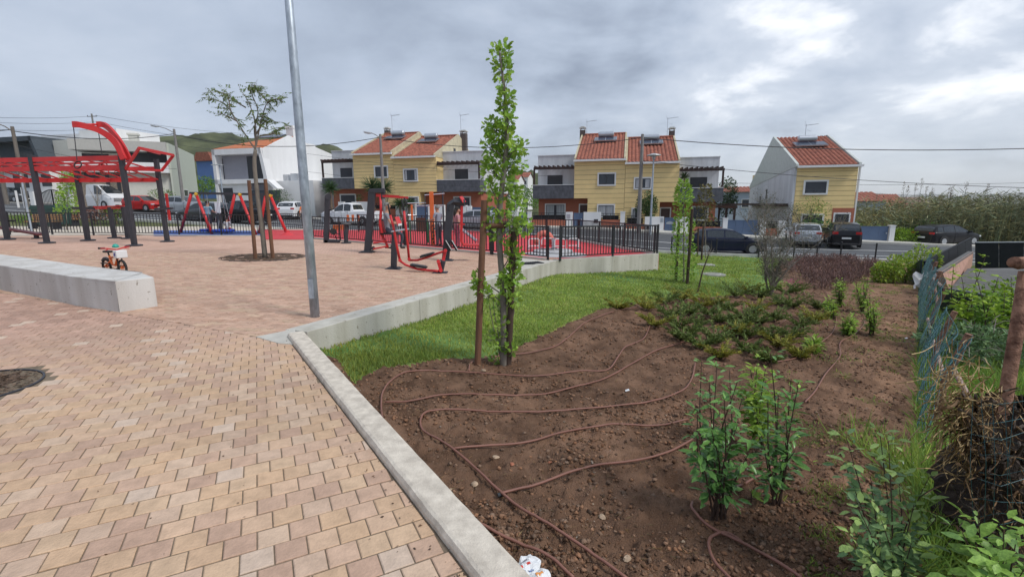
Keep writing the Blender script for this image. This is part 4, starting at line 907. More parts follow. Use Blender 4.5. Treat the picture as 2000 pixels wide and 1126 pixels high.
def pole(key, px, ptop, pbase, Y, label, cat, mat, r0=.1, r1=.16, arm=None, head=None, cross=False):
    b = at(px[1], pbase, Y); t = at(px[0], ptop, Y); zb = min(b.z, tz(b.x, b.y) if Y < 80 else b.z)
    root = thing('utility_pole' if 'lamp' not in cat else 'street_lamp', label, cat, (b.x, b.y, zb))
    H = t.z-zb; m = MB(); m.tube([(0, 0, -.2), (0, 0, H)], [r1, r0], 10); m.build('pole', mat, root)
    TOPS[key] = Vector((b.x, b.y, t.z))
    if arm:
        dx, dz = arm; m = MB(); m.tube([(0, 0, H-.35), (dx*.5, -.05, H-.35+dz*.65), (dx, -.1, H-.35+dz)], .035, 6); m.build('arm', mat, root)
        m = MB(); sg = 1 if dx > 0 else -1; m.box((dx+sg*.28, -.1, H-.33+dz), (.62, .24, .12), ry=-.18*sg); h_ = m.build('lamp_head', m_lamp, root, bevel=.04); m = MB(); m.box((dx+sg*.34, -.1, H-.405+dz), (.36, .18, .04), ry=-.18*sg); m.build('lamp_glass', m_frame, h_)
    if head == 'disc':
        m = MB(); m.lathe([(.04, -.28), (.1, -.2), (.12, -.05), (.52, .05), (.5, .09), (.2, .17), (.02, .2)], (0, 0, H), 24); m.build('lamp_head', m_lamp, root, smooth=False)
    if head == 'flat': m = MB(); m.box((-.2, 0, H), (.9, .35, .07)); m.build('lamp_head', m_lamp, root)
    if cross:
        m = MB(); m.bar((-.9, 0, H-.5), (.9, 0, H-.5), .08); m.bar((-.6, 0, H-2.2), (.3, 0, H-2.2), .08); m.build('crossarm', mat, root)
        for q in (-.8, 0, .8): m = MB(); m.cyl((q, 0, H-.46), (q, 0, H-.25), .05, 8); m.build('insulator', m_brown, root)
    return root
pole('p748', (748, 750), 262, 400, 41, 'concrete street lamp with short arm in front of the left yellow houses', 'street lamp', m_cpole, arm=(-.75, .45))
pole('p1253', (1253, 1247), 262, 452, 36.3, 'bare concrete utility pole in front of the middle yellow houses', 'pole', m_cpole, .11, .17)
pole('l1275', (1275, 1270), 305, 452, 35.6, 'slim grey street lamp with flat round head before the middle houses', 'street lamp', m_galv, .05, .09, head='disc')
pole('p350', (349, 359), 252, 400, 45, 'dark utility pole with angled lamp beside the beige modern house', 'street lamp', m_cpole, arm=(-1.4, .6))
pole('p45', (44, 62), 247, 450, 34, 'grey street lamp pole with long angled arm at the far left', 'street lamp', m_wood, .1, .15, arm=(-.9, .55))
pole('l40', (43, 62), 340, 455, 25, 'thin galvanised post standing behind the left fence', 'pole', m_galv, .04, .06)
pole('p5', (3, 14), 218, 400, 50, 'tall weathered utility pole with two cross arms at the left edge', 'pole', m_wood, .14, .22, cross=True)
pole('p190', (189, 196), 222, 330, 90, 'distant utility pole with cross arm rising behind the red arch', 'pole', m_cpole, .13, .2, cross=True)
pole('l425', (427, 437), 322, 398, 43, 'slim street lamp with a flat head in front of the white modern house', 'street lamp', m_galv, .05, .08, head='flat')
def wire(a, b, sag, label, r_=.022, grp='overhead cables'):
    a = Vector(a); b = Vector(b); P = []
    for i in range(25): t = i/24; p = a.lerp(b, t); p.z -= sag*4*t*(1-t); P.append(p)
    m = MB(); m.tube(P, r_, 5); o = m.build('overhead_cable', m_wire); return tag(o, label, 'cable', grp)
T = TOPS
wire(T['p350']-Vector((0, 0, .5)), T['p748']-Vector((0, 0, .25)), .9, 'cable from the dark lamp pole to the street lamp by the left yellow houses', .028)
wire(T['p748']-Vector((0, 0, .25)), T['p1253']-Vector((0, 0, .25)), .8, 'cable across the roof line from the left yellow houses to the bare pole', .026)
wire(T['p1253']-Vector((0, 0, .25)), at(2300, 276, 30), .7, 'highest cable running off to the right from the bare pole', .03)
wire(T['p1253']-Vector((0, 0, 1.9)), at(2300, 372, 30), .5, 'middle cable sloping down to the right past the single house', .02)
wire(at(1120, 345, 60), at(2300, 345, 60), 1.0, 'faint lower cable behind the single house', .02)
wire(T['p45']-Vector((0, 0, .3)), T['p350']-Vector((0, 0, .4)), .5, 'cable from the far left lamp pole to the dark lamp pole', .03)
wire(at(-300, 262, 36), T['p45']-Vector((0, 0, .2)), .2, 'cable entering from the left edge to the lamp pole', .03)
for k_, (ya, yb) in enumerate(((222, 226), (230, 238), (243, 252))):
    wire(at(-200, ya-3, 50), at(189, yb, 90), .5, 'thin high line towards the distant pole, number from the top: '+('first', 'second', 'third')[k_], .022)
    wire(at(189, yb, 90), at(560, yb+36+k_*8, 130), 1.0, 'thin line leaving the distant pole over the beige house: '+('top', 'middle', 'lowest')[k_], .028)
for k_, (ya, yb) in enumerate(((300, 345), (335, 352))): wire(at(600, ya, 46), at(1100, yb+(20 if k_ else 0), 39), .3, 'thin service cable across the facade of the left yellow houses, '+('upper', 'lower')[k_], .012)
wire(at(-50, 262, 40), at(345, 330, 44), .5, 'thin service cable crossing behind the red monkey bars', .014)
# foreground lamp pole
b = gp(616, 621); root = thing('lamp_post', 'tall galvanised lamp post standing on the pink paving near the wall corner', 'lamp post', b)
H = 5.6; m = MB(); 
m.tube([(0, 0, 0), (0, 0, 2), (0, 0, 3.4), (0, 0, H)], [.066, .062, .056, .045], 24); m.build('pole', m_galv, root, smooth=True)
m = MB(); m.box((0, -.066, .45), (.07, .012, .28)); m.build('door', m_galv, root)
m = MB(); m.tube([(0, 0, H), (.0, -.1, H+.25), (0, -.6, H+.3)], .04, 10); m.box((0, -.85, H+.3), (.3, .6, .08)); m.build('lamp_head', m_lamp, root)
# haze
# ================================================================ FENCES
m_post = M('charcoal_steel', (.040, .041, .050), rough=.5, var=.12, spec=.4)
m_red = M('red_steel', (.54, .024, .026), rough=.45, var=.16, spec=.5, scale=2)
m_rubblk = M('black_rubber', (.018, .018, .019), rough=.8)
m_tread = M('footplate_grey', (.10, .10, .105), rough=.6)
def fence(A, B, label, h=1.02, sp=.135, post=2.0, base=.05, endposts=(1, 1), zf=None, cat='fence', grp='black railing fences round the playground', thick=.028):
    zf = zf or (lambda x, y: pz(x, y)+base); A = Vector((A[0], A[1], 0)); B = Vector((B[0], B[1], 0)); L_ = (B-A).length; d = (B-A)/L_; ang = math.atan2(d.y, d.x)
    r = thing('railing_fence', label, cat, (A.x, A.y, zf(A.x, A.y)), ang, grp); sl = (zf(B.x, B.y)-zf(A.x, A.y))/L_
    m = MB(); m.bar((0, 0, h), (L_, 0, h+sl*L_), .035, .045); m.build('rail', m_black, r)
    m = MB(); m.bar((0, 0, .09), (L_, 0, .09+sl*L_), .03, .035); m.build('rail', m_black, r)
    n = max(1, round(L_/post)); first = None
    for i in range(n+1):
        if (i == 0 and not endposts[0]) or (i == n and not endposts[1]): continue
        x = L_*i/n; m = MB(); m.b2(-.035, .035, -.02, .02, -.05, h+.04)
        if first is None: o = m.build('post', m_black, r); first = o; o.location = (x, 0, sl*x)
        else: c = first.copy(); C.objects.link(c); c.location = (x, 0, sl*x); c.parent = r
    nb = int(L_/sp); proto = None
    for i in range(nb):
        x = L_*(i+.5)/nb
        if proto is None: m = MB(); m.b2(-thick/2, thick/2, -.008, .008, .09, h-.01); proto = m.build('baluster', m_black, r); proto.location = (x, 0, sl*x)
        else: c = proto.copy(); C.objects.link(c); c.location = (x, 0, sl*x); c.parent = r
    return r
fb = FENCE_L
fence(fb[1], gp(262, 460), 'black railing fence behind the monkey bars, its left stretch', sp=.13)
fence(gp(264, 460), gp(512, 459.5), 'black railing fence in front of the red swing frames', sp=.13)
fence(gp(516, 453), gp(604, 450), 'short set back railing by the red entrance patch behind the staked street tree', sp=.13)
fence(gp(612, 466), gp(790, 481), 'black railing fence behind the seated man and the leg trainer', sp=.13)
fence(gp(793, 481.3), gp(959, 496.5), 'black railing fence behind the red strider and climbing panels', sp=.13)
fence(gp(962, 497), gp(1070, 509), 'black railing fence beside the grey disc, ending in a double post', sp=.13)
fence((W1.x+.10, W1.y+.05), (W2.x-.05, W2.y+.08), 'black railing fence on the low concrete wall at the lawn', sp=.13, base=.07)
fence((W2.x-.12, W2.y+.2), gp(1131, 471), 'black railing fence along the road edge of the red court', sp=.13)
fence(gp(1129, 470.5), gp(960, 459), 'far railing behind the grey disc and the red court', sp=.17)
fence(gp(955, 459), gp(700, 453), 'farthest railing of the red court behind the climbing panels', sp=.17)
m = MB(); 
for (a, b) in (((FF0.x, FF0.y), (FF1.x, FF1.y)), ((FF1.x, FF1.y), (FF2.x, FF2.y))):
    P, F = strip(a, b, .16, -.1, .055, off=-.02); k1 = MB(); k1.add(P, F); kind(k1.build('playground_kerb', m_conc_l), 'structure')
for (a, b) in ((fb[0], fb[2]), (fb[2], fb[3]), (fb[3], gp(514, 461))):
    P, F = strip(a, b, .16, -.1, .055, off=-.02); k1 = MB(); k1.add(P, F); kind(k1.build('playground_kerb', m_conc_l), 'structure')
q1, q2 = gp(1265, 494), gp(1129, 471)
P, F = strip((W2.x-.12, W2.y+.2), q2, .14, -.1, .10, off=-.07); k1 = MB(); k1.add(P, F); kind(k1.build('playground_kerb', m_conc_l), 'structure')

# ================================================================ BENCH, PIT, BIKE
bn = [gp(309, 600), gp(234, 612), gp(149, 598.7), gp(50, 577.5), gp(0, 567.6), gp(-90, 553)]
hh = at(223, 549, bn[1].y).z-pz(*bn[1].xy)
def topz(px, py): v = ray(px, py); t = (hh-CAM_H)/(v.z-GX*v.x-GY*v.y); return O+v*t
bk = [topz(303, 539), topz(226, 528), topz(164, 518), topz(70, 505), topz(0, 496), topz(-90, 487)]
r = thing('bench', 'long curved pale concrete bench block on the plaza behind the sand paving', 'bench', bn[1])
cx = [p for p in bn]; 
outer = bn; tn = [topz(303, 539.5), topz(223, 549), topz(141, 532.5), topz(47, 519), topz(0, 514), topz(-90, 503)]
tb = [topz(299, 538), topz(277, 532.5), topz(164, 518), topz(70, 505), topz(0, 496), topz(-90, 486)]
V = []; flat = lambda p: Vector((p[0], p[1], pz(p[0], p[1])+hh)); tn = [flat(p) for p in bn]; tb = [flat(p) for p in tb]
for i in range(1, 6):
    a = Vector(bn[i]); a.z = pz(a.x, a.y)-.1; b = tn[i].copy(); c = tb[i].copy(); d = c.copy(); d.z = pz(d.x, d.y)-.1; V.append((a, b, c, d))
e0 = (bn[0].copy(), tn[0].copy()); 
end_b = Vector((bn[0].x, bn[0].y, pz(bn[0].x, bn[0].y)-.1)); end_t = tn[0]
m = MB(); vs = [p for q in V for p in q]; fs = []
for i in range(4):
    o_ = i*4
    for j in range(4): fs.append((o_+j, o_+(j+1) % 4, o_+4+(j+1) % 4, o_+4+j))
fs.append((16, 17, 18, 19)); vs += [end_b, end_t]
fs += [(0, 1, 21, 20), (1, 2, 21), (20, 21, 2, 3)]
m.add(vs, fs); m.build('bench_block', m_bench, r, world=True, bevel=.012)
def pit(cn, rad, label, ringr=None):
    r = thing('tree_pit', label, 'tree pit', cn)
    m = MB(); pr = [(rad-.004, -.12), (rad-.004, .030), (rad+.012, .030), (rad+.012, -.12)]
    V = []; F = []; n = 56
    for (q, z) in pr:
        for j in range(n): t = 2*math.pi*j/n; x, y = q*math.cos(t), q*math.sin(t); V.append((x, y, z+pz(cn.x+x, cn.y+y)-cn.z))
    for i in range(3):
        for j in range(n): F.append((i*n+j, i*n+(j+1) % n, (i+1)*n+(j+1) % n, (i+1)*n+j))
    m.add(V, F); m.build('edging_ring', m_post, r)
    m = MB(); g = []
    for i in range(15):
        row = []
        for j in range(49): t = 2*math.pi*j/48; q = rad*i/14.0*.995; x, y = q*math.cos(t), q*math.sin(t); row.append((x, y, pz(cn.x+x, cn.y+y)-cn.z+.012+ (float(fbm(x*7+5, y*7, 3, 2))-.5)*.08*(1 if i < 14 else 0)))
        g.append(row)
    m.sheet(g); m.tint = None; m.build('soil', M('pit_bark_soil', (.10, .06, .036), rough=.95, var=.5, scale=14, bump=1, bscale=60), r)
    n = 420; V = []; F = []
    for i in range(n):
        a, q = random.uniform(0, 6.283), rad*math.sqrt(random.random())*.95; x, y = q*math.cos(a), q*math.sin(a); s_ = random.uniform(.012, .03); z = pz(cn.x+x, cn.y+y)-cn.z+.03; t = random.uniform(0, 6.28)
        o_ = len(V); V += [(x+s_*math.cos(t), y+s_*math.sin(t), z), (x-s_*.4*math.sin(t), y+s_*.4*math.cos(t), z+.008), (x-s_*math.cos(t), y-s_*math.sin(t), z), (x+s_*.4*math.sin(t), y-s_*.4*math.cos(t), z+.002)]; F.append((o_, o_+1, o_+2, o_+3))
    kind(raw('bark_chips', V, F, M('bark_chip', (.13, .08, .05), var=.5, scale=20), parent=r), 'stuff')
    return r
pit(PIT, PIT_R, 'round soil pit with a steel ring in the near sand paving'); pit(TREE_PIT, TREE_PIT_R, 'round mulched soil pit under the staked street tree')
# balance bike behind the bench
def bike():
    c = gp(226, 536); r = thing('childs_bicycle', 'small orange child bicycle with a white front basket behind the concrete bench', 'bicycle', c, R(-24)); r.scale = (1.15, 1.15, 1.15)
    bo = M('orange_paint', (.75, .16, .03), rough=.3, spec=.6); wx, fx = -.27, .27
    for x in (wx, fx):
        m = MB(); n = 24; V = []; F = []
        for i in range(n):
            t = 2*math.pi*i/n
            for j in range(8): q = 2*math.pi*j/8; rr = .135+.022*math.cos(q); V.append((x+rr*math.cos(t), .022*math.sin(q), .157+rr*math.sin(t)))
        for i in range(n):
            for j in range(8): F.append((i*8+j, i*8+(j+1) % 8, ((i+1) % n)*8+(j+1) % 8, ((i+1) % n)*8+j))
        m.add(V, F); wh = m.build('wheel', m_rubblk, r, smooth=True)
        m = MB(); m.cyl((x, -.03, .157), (x, .03, .157), .02, 10)
        for i in range(8): t = math.pi*i/4; m.bar((x, 0, .157), (x+.12*math.cos(t), 0, .157+.12*math.sin(t)), .005)
        m.build('rim', bo, wh)
    m = MB(); m.tube([(wx, .03, .157), (-.05, .0, .30)], .014, 8); m.tube([(wx, -.03, .157), (-.05, 0, .30)], .014, 8); m.tube([(-.12, 0, .37), (-.06, 0, .2), (.05, 0, .19), (.17, 0, .36)], .022, 8); m.tube([(-.1, 0, .33), (.17, 0, .38)], .018, 8); m.build('frame', bo, r, smooth=True)
    m = MB(); m.tube([(fx, .045, .157), (.2, .04, .35), (.185, 0, .37)], .012, 6); m.tube([(fx, -.045, .157), (.2, -.04, .35), (.185, 0, .37)], .012, 6); m.build('fork', m_rubblk, r)
    m = MB(); m.tube([(.19, 0, .35), (.165, 0, .50)], .014, 8); m.tube([(.13, -.25, .55), (.15, -.15, .54), (.165, 0, .5), (.15, .15, .54), (.13, .25, .55)], .012, 8); m.build('handlebar', m_red, r)
    for s_ in (-1, 1): m = MB(); m.cyl((.13, s_*.17, .545), (.12, s_*.27, .553), .02, 10); m.build('grip', m_rubblk, r)
    for s_ in (-1, 1): m = MB(); m.tube([(.16, s_*.12, .53), (.21, s_*.2, .51)], .008, 6); m.build('brake_lever', m_red, r)
    m = MB(); m.tube([(-.11, 0, .34), (-.15, 0, .44)], .013, 8); m.build('seat_post', m_rubblk, r)
    m = MB(); m.box((-.15, 0, .455), (.2, .11, .04)); m.build('saddle', m_rubblk, r, bevel=.02)
    m = MB(); m.box((.27, 0, .42), (.13, .19, .15), ry=.0); b_ = m.build('basket', m_frame, r, bevel=.015)
    m = MB(); m.lathe([(.0, 0), (.035, .001), (.0, .002)], (.19, -.0, .0), 12); 
    m = MB(); m.add([(.27+.035*math.cos(i*.7)*(1 if i % 2 else .6), -.0975, .42+.035*math.sin(i*.7)) for i in range(9)], [tuple(range(9))]); m.build('sticker', M('violet_print', (.14, .10, .36)), b_)
    m = MB(); m.lathe([(.0, -.03), (.05, -.02), (.06, 0.0), (.03, .04), (0, .05)], (.15, 0, .57), 12); m.build('bell', M('teal_plastic', (.02, .32, .25), rough=.3), r)
    for s_ in (-1, 1):
        m = MB(); m.cyl((wx-.0, s_*.16, .05), (wx+.0, s_*.19, .05), .05, 12); m.bar((wx, s_*.03, .15), (wx, s_*.17, .06), .01); m.build('training_wheel', m_rubblk, r)
    m = MB(); m.bar((-.03, .03, .2), (.04, .09, .16), .015); m.box((.05, .12, .16), (.07, .07, .018)); m.build('pedal', m_rubblk, r)
    m = MB(); m.bar((-.03, -.03, .2), (-.1, -.09, .24), .015); m.box((-.11, -.12, .24), (.07, .07, .018)); m.build('pedal', m_rubblk, r)
    for q in (0,):
        m = MB(); pts = [(wx+.17*math.cos(t), 0, .157+.17*math.sin(t)) for t in [1.0+i*.25 for i in range(7)]]; m.tube(pts, .02, 6); m.build('mudguard', m_tread, r)
bike()

# ================================================================ OUTDOOR GYM
def plate(r, x, y, s_=.3, z=0, par=None):
    m = MB(); m.box((x, y, z+.02), (s_*1.15, s_, .04)); m.box((x, y, z+.05), (s_*.85, s_*.72, .03)); return m.build('base_plate', m_post, par or r, bevel=.008)
# ---- calisthenics rig
def rig():
    A, B, Cc, D, Fp = gp(92, 475), gp(263, 480), gp(172, 470), gp(327, 472), gp(15, 468)
    r = thing('calisthenics_rig', 'large red and charcoal monkey bar rig with hanging rings at the left', 'gym rig', A)
    zt = at(240, 292, B.y).z; zA = at(60, 303, A.y).z; zr = at(150, 330, Cc.y).z
    def post(p, zt, w_=.15):
        m = MB(); m.b2(p.x-w_/2, p.x+w_/2, p.y-w_/2, p.y+w_/2, p.z, zt); pm = m.build('post', m_post, r, world=True, bevel=.012)
        q = MB(); q.lathe([(.26, 0), (.26, .045), (.19, .06), (.1, .062)], (p.x, p.y, p.z), 20); q.build('base_plate', m_post, pm, world=False).matrix_parent_inverse = Matrix.Translation(-r.location)
        return pm
    # posts: world-built, so children stay consistent
    for p, z_ in ((A, zA), (B, zt), (Cc, zr+.1), (D, at(308, 318, D.y).z+.15), (Fp, zA)): post(p, z_)
    zb = at(100, 332, A.y).z; zc = at(100, 309, A.y).z
    dx = (B-A); dx.z = 0; dx.normalize(); left = A-dx*6.0; 
    def beam(p, q, z0, z1, name='beam', w_=.08, h_=.17, mat=None):
        m = MB(); m.bar((p.x, p.y, z0), (q.x, q.y, z1), w_, h_); return m.build(name, mat or m_red, r, world=True)
    for z_ in (zc-.05, (zb+zc)/2, zb+.05): beam(left, B, z_, z_, h_=.17 if z_ != (zb+zc)/2 else .07); 
    Lb = Cc-(D-Cc).normalized()*6.0
    for z_ in (zr, zr-.45): beam(Lb, D, z_, z_)
    n = 30; 
    for i in range(n):
        t = i/(n-1); p = left.lerp(B, t); q = Lb.lerp(D, t); m = MB(); z_ = zb+.05 if i % 2 else zc-.05; m.tube([(p.x, p.y, z_), (q.x, q.y, zr-.45 if i % 2 else zr)], .03, 6); m.build('rung', m_red, r, world=True)
    for i in range(9):     # diagonal bracing between upper and lower beam
        p = left.lerp(B, i/9); q = left.lerp(B, (i+.5)/9); m = MB(); m.bar((p.x, p.y-.03, zb+.08), (q.x, q.y-.03, zc-.1), .03); m.build('brace', m_red, r, world=True)
    for i in range(5):     # hand grips: little loops under the front ladder
        p = A.lerp(B, .35+i*.16); m = MB(); m.tube([(p.x+.16*math.cos(t), p.y+.5, zb-.08+.09*math.sin(t)) for t in [k*math.pi/6 for k in range(13)]], .016, 6, caps=False); m.build('grip_loop', m_red, r, world=True)
    # arch with rings
    T1 = at(143, 243, B.y-.5); T2 = at(190, 243, B.y+.5); base1 = Vector((B.x, B.y, zt-.1))
    for T_, off in ((T1, -.12), (T2, .12)):
        ctrl = [Vector((base1.x+.18, base1.y+off, zt-.35)), Vector((base1.x-.05, base1.y+off, zt+.25)), base1.lerp(T_, .5)+Vector((.12, 0, .28)), T_+Vector((.25, 0, -.02)), T_]
        pts = crom(ctrl, 7); m = MB(); 
        for a_, b_ in zip(pts[:-1], pts[1:]): m.bar(a_, b_+(b_-a_)*.06, .09, .20*(1-.0), up=(0, 0, 1))
        m.build('arch_beam', m_red, r, world=True)
    m = MB(); m.tube([T1, T2], .035, 8); m.build('crossbar', m_red, r, world=True)
    for T_, yb_ in ((T1, 322), (T2, 325)):
        zr_ = at(152 if T_ is T1 else 205, yb_, T_.y).z; e_x = at(152 if T_ is T1 else 203, yb_, T_.y)
        m = MB(); m.tube([T_, (e_x.x, T_.y, zr_+.16)], .014, 6); m.build('strap', m_post, r, world=True)
        m = MB(); m.tube([(e_x.x+.125*math.cos(t), T_.y+.05*math.sin(t), zr_+.0+.125*math.sin(t)) for t in [k*math.pi/10 for k in range(21)]], .02, 8, caps=False); m.build('ring', m_rubblk, r, world=True)
    # angled end bracket over the right post
    a1 = at(245, 330, B.y); a2 = at(272, 289, B.y-.3); a3 = at(339, 303, D.y); a4 = at(316, 333, D.y); a5 = at(312, 300, D.y+.2)
    for p, q in ((a1, a2), (a2, a3), (a3, a4), (a1, a4), (a2, a5)): m = MB(); m.bar(p, q, .06, .09); m.build('bracket', m_red, r, world=True)
    # dip station in the middle
    E_ = gp(224, 465); E2 = gp(250, 466); H_ = at(215, 405, E_.y).z
    for p, z_ in ((E_, H_), (E2, at(240, 402, E2.y).z)): post(p, z_, .14)
    u1 = at(142, 406, E_.y-.6); u2 = at(183, 407, E_.y-.6); m = MB(); m.bar(u1, u2, .12, .10); m.build('cross_member', m_post, r, world=True)
    for (x0, y0, x1, y1, yy) in ((183, 404, 243, 402, -.6), (185, 407, 243, 406, .0)): m = MB(); m.bar(at(x0, y0, E_.y+yy), at(x1, y1, E_.y+yy), .05); m.build('dip_bar', m_red, r, world=True)
    m = MB(); m.bar(at(303, 408, D.y-.1), at(337, 407, D.y-.1), .12, .09); m.build('cross_member', m_post, r, world=True)
    # sign panel
    s1 = at(322, 378, D.y+.3); s2 = at(334, 430, D.y+.3); m = MB(); m.b2(s1.x, s2.x, s1.y-.02, s1.y+.02, s2.z, s1.z); m.build('sign_panel', m_red, r, world=True, bevel=.01)
rig()
def situp():
    a = gp(72, 466); r = thing('situp_bench', 'inclined dark red sit-up board at the far left edge of the rig', 'exercise bench', a)
    t0 = at(-40, 437, a.y); t1 = at(82, 458, a.y)
    m = MB(); m.bar(t0, t1, .34, .07); m.build('board', M('maroon_board', (.12, .02, .02), rough=.5), r, world=True)
    m = MB(); m.b2(a.x-.06, a.x+.06, a.y-.06, a.y+.06, a.z, t1.z+.02); m.lathe([(.18, 0), (.18, .04), (.08, .05)], a, 16); m.build('post', m_post, r, world=True)
    p = at(2, 431, a.y+.2); m = MB(); m.box(p, (.55, .16, .05)); m.box(at(22, 431, a.y+.2), (.3, .14, .07)); m.build('foot_roller', m_rubblk, r, world=True)
situp()
# ---- strider
def strider():
    b1, b2 = gp(769, 526), gp(860, 534); r = thing('strider', 'red elliptical strider with black footplates at the front of the gym', 'exercise machine', b1)
    Y1 = b1.y; Yf = b1.y-.22; Yb = b1.y+.22
    plate(r, 0, 0, .34); 
    m = MB(); t = at(771, 447, Y1); m.bar(b1, t, .15, .11, up=(0, 1, 0)); m.build('column', m_post, r, world=True, bevel=.02)
    p2 = at(860, 534, b2.y); q = MB(); q.box((b2.x, b2.y, b2.z+.02), (.36, .3, .045)); q.build('base_plate', m_post, r, world=True, bevel=.008)
    m = MB(); m.bar(b2, at(866, 509, b2.y), .12, .1, up=(0, 1, 0)); m.build('rear_column', m_post, r, world=True, bevel=.015)
    m = MB(); m.tube([at(765, 452, Yf-.1), at(798, 447, Yb+.15)], .022, 8); m.build('axle', m_alu, r, world=True)
    for pts, yy in (([(762, 420), (768, 440), (775, 480), (781, 508)], Yf), ([(789, 412), (792, 440), (796, 475), (799, 506)], Yb)):
        m = MB(); m.tube([at(x, y, yy) for x, y in pts], .032, 10); m.build('swing_arm', m_red, r, world=True, smooth=True)
        m = MB(); x0, y0 = pts[0]; m.tube([at(x0-4, y0-22, yy), at(x0-2, y0-10, yy), at(x0, y0, yy)], .022, 10); m.build('grip', m_rubblk, r, world=True, smooth=True)
        m = MB(); m.cyl(at(pts[-1][0], pts[-1][1], yy-.06), at(pts[-1][0], pts[-1][1], yy+.06), .045, 12); m.build('pivot', m_red, r, world=True)
    fl_ = [((781, 509), (792, 517), (815, 525), (840, 528), (856, 529)), ((799, 508), (815, 508), (835, 502), (856, 494), (870, 490))]
    for pts, yy, ye, (fx0, fy0, fx1, fy1) in ((fl_[0], Yf, b2.y-.15, (802, 516.5, 834, 522)), (fl_[1], Yb, b2.y+.25, (821, 501, 848, 494))):
        n = len(pts); m = MB(); m.tube([at(x, y, yy+(ye-yy)*i/(n-1)) for i, (x, y) in enumerate(crom([(a, b, 0) for a, b in pts], 4) and pts)], .03, 10); m.build('foot_bar', m_red, r, world=True, smooth=True)
        ym = (yy+ye)/2; a_ = at(fx0, fy0, ym); b_ = at(fx1, fy1, ym); m = MB(); m.bar(a_, b_, .19, .05); fp = m.build('footplate', m_rubblk, r, world=True, bevel=.012)
        m = MB(); z_ = Vector((0, 0, .032)); m.bar(a_.lerp(b_, .08)+z_, a_.lerp(b_, .92)+z_, .13, .012); o = m.build('tread', m_tread, fp, world=False); o.matrix_parent_inverse = Matrix.Translation(-r.location)
    for (x0, y0, x1, y1, yy) in ((856, 510, 861, 528, b2.y-.12), (870, 489, 866, 507, b2.y+.2)):
        m = MB(); m.bar(at(x0, y0, yy), at(x1, y1, yy), .07, .05, up=(0, 1, 0)); m.cyl(at(x0, y0, yy-.06), at(x0, y0, yy+.06), .045, 12); m.cyl(at(x1, y1, yy-.07), at(x1, y1, yy+.07), .045, 12); m.build('crank', m_red, r, world=True)
    a_ = at(771, 424, Yf-.05); b_ = at(785, 439, Yf-.05); m = MB(); m.add([a_, at(779, 423, Yf+.1), b_, at(777, 441, Yf-.1)], [(0, 1, 2, 3)]); m.build('info_plate', m_red, r, world=True, solid=.02)
    m = MB(); m.add([at(777.5, 437, Yf-.11), at(785, 436, Yf-.06), at(785, 440, Yf-.06), at(778, 441, Yf-.11)], [(0, 1, 2, 3)]); m.build('info_label', m_frame, r, world=True, solid=.01)
strider()
def press():
    b = gp(717, 493); r = thing('press_machine', 'charcoal and red seated press machine used by the man in grey', 'exercise machine', b); Y = b.y
    plate(r, 0, 0, .42)
    t = at(727, 371, Y); m = MB(); m.bar(b+Vector((.02, 0, 0)), t, .24, .14, up=(0, 1, 0)); m.build('column', m_post, r, world=True, bevel=.02)
    m = MB(); m.bar(at(722, 373, Y), at(752, 372, Y), .16, .15); m.bar(at(748, 370, Y), at(748, 388, Y), .12, .10, up=(0, 1, 0)); m.build('head', m_post, r, world=True, bevel=.015)
    for (a_, c_) in (((730, 462), (724, 470)), ((733, 478), (727, 482))): m = MB(); m.bar(at(a_[0]-2, a_[1]+9, Y), at(c_[0], c_[1], Y), .12, .1); m.build('hinge', m_post, r, world=True)
    m = MB(); m.bar(at(735, 382, Y), at(797, 386, Y-.1), .06, .07); m.bar(at(735, 380, Y+.35), at(780, 383, Y+.35), .05); m.build('top_bar', m_red, r, world=True)
    m = MB(); m.tube([at(743, 382, Y), at(744, 410, Y), at(742, 440, Y), at(745, 458, Y), at(755, 476, Y), at(758, 484, Y)], .045, 10); m.build('hanger', m_red, r, world=True, smooth=True)
    for (y0, y1) in ((475, 470), (486, 481)): m = MB(); m.tube([at(729, y0, Y-.1), at(755, y1, Y-.1)], .028, 8); m.build('link', m_red, r, world=True)
    m = MB(); m.add([at(741, 430, Y-.3), at(747, 432, Y+.3), at(752, 455, Y+.3), at(746, 455, Y-.3)], [(0, 1, 2, 3)]); m.build('backrest', m_red, r, world=True, solid=.05)
    m = MB(); m.box(at(757, 456, Y), (.42, .42, .06)); m.build('seat', m_rubblk, r, world=True, bevel=.02)
    for s_ in (-.35, .3): m = MB(); m.tube([at(790, 386, Y+s_), at(792, 398, Y+s_), at(786, 408, Y+s_)], .025, 8); m.build('handle', m_rubblk, r, world=True)
    m = MB(); m.tube([at(752, 483, Y), at(772, 484, Y)], .03, 8); m.cyl(at(772, 484, Y-.22), at(772, 484, Y+.22), .035, 10); m.build('foot_rest', m_rubblk, r, world=True)
    return Y
PRESS_Y = press()
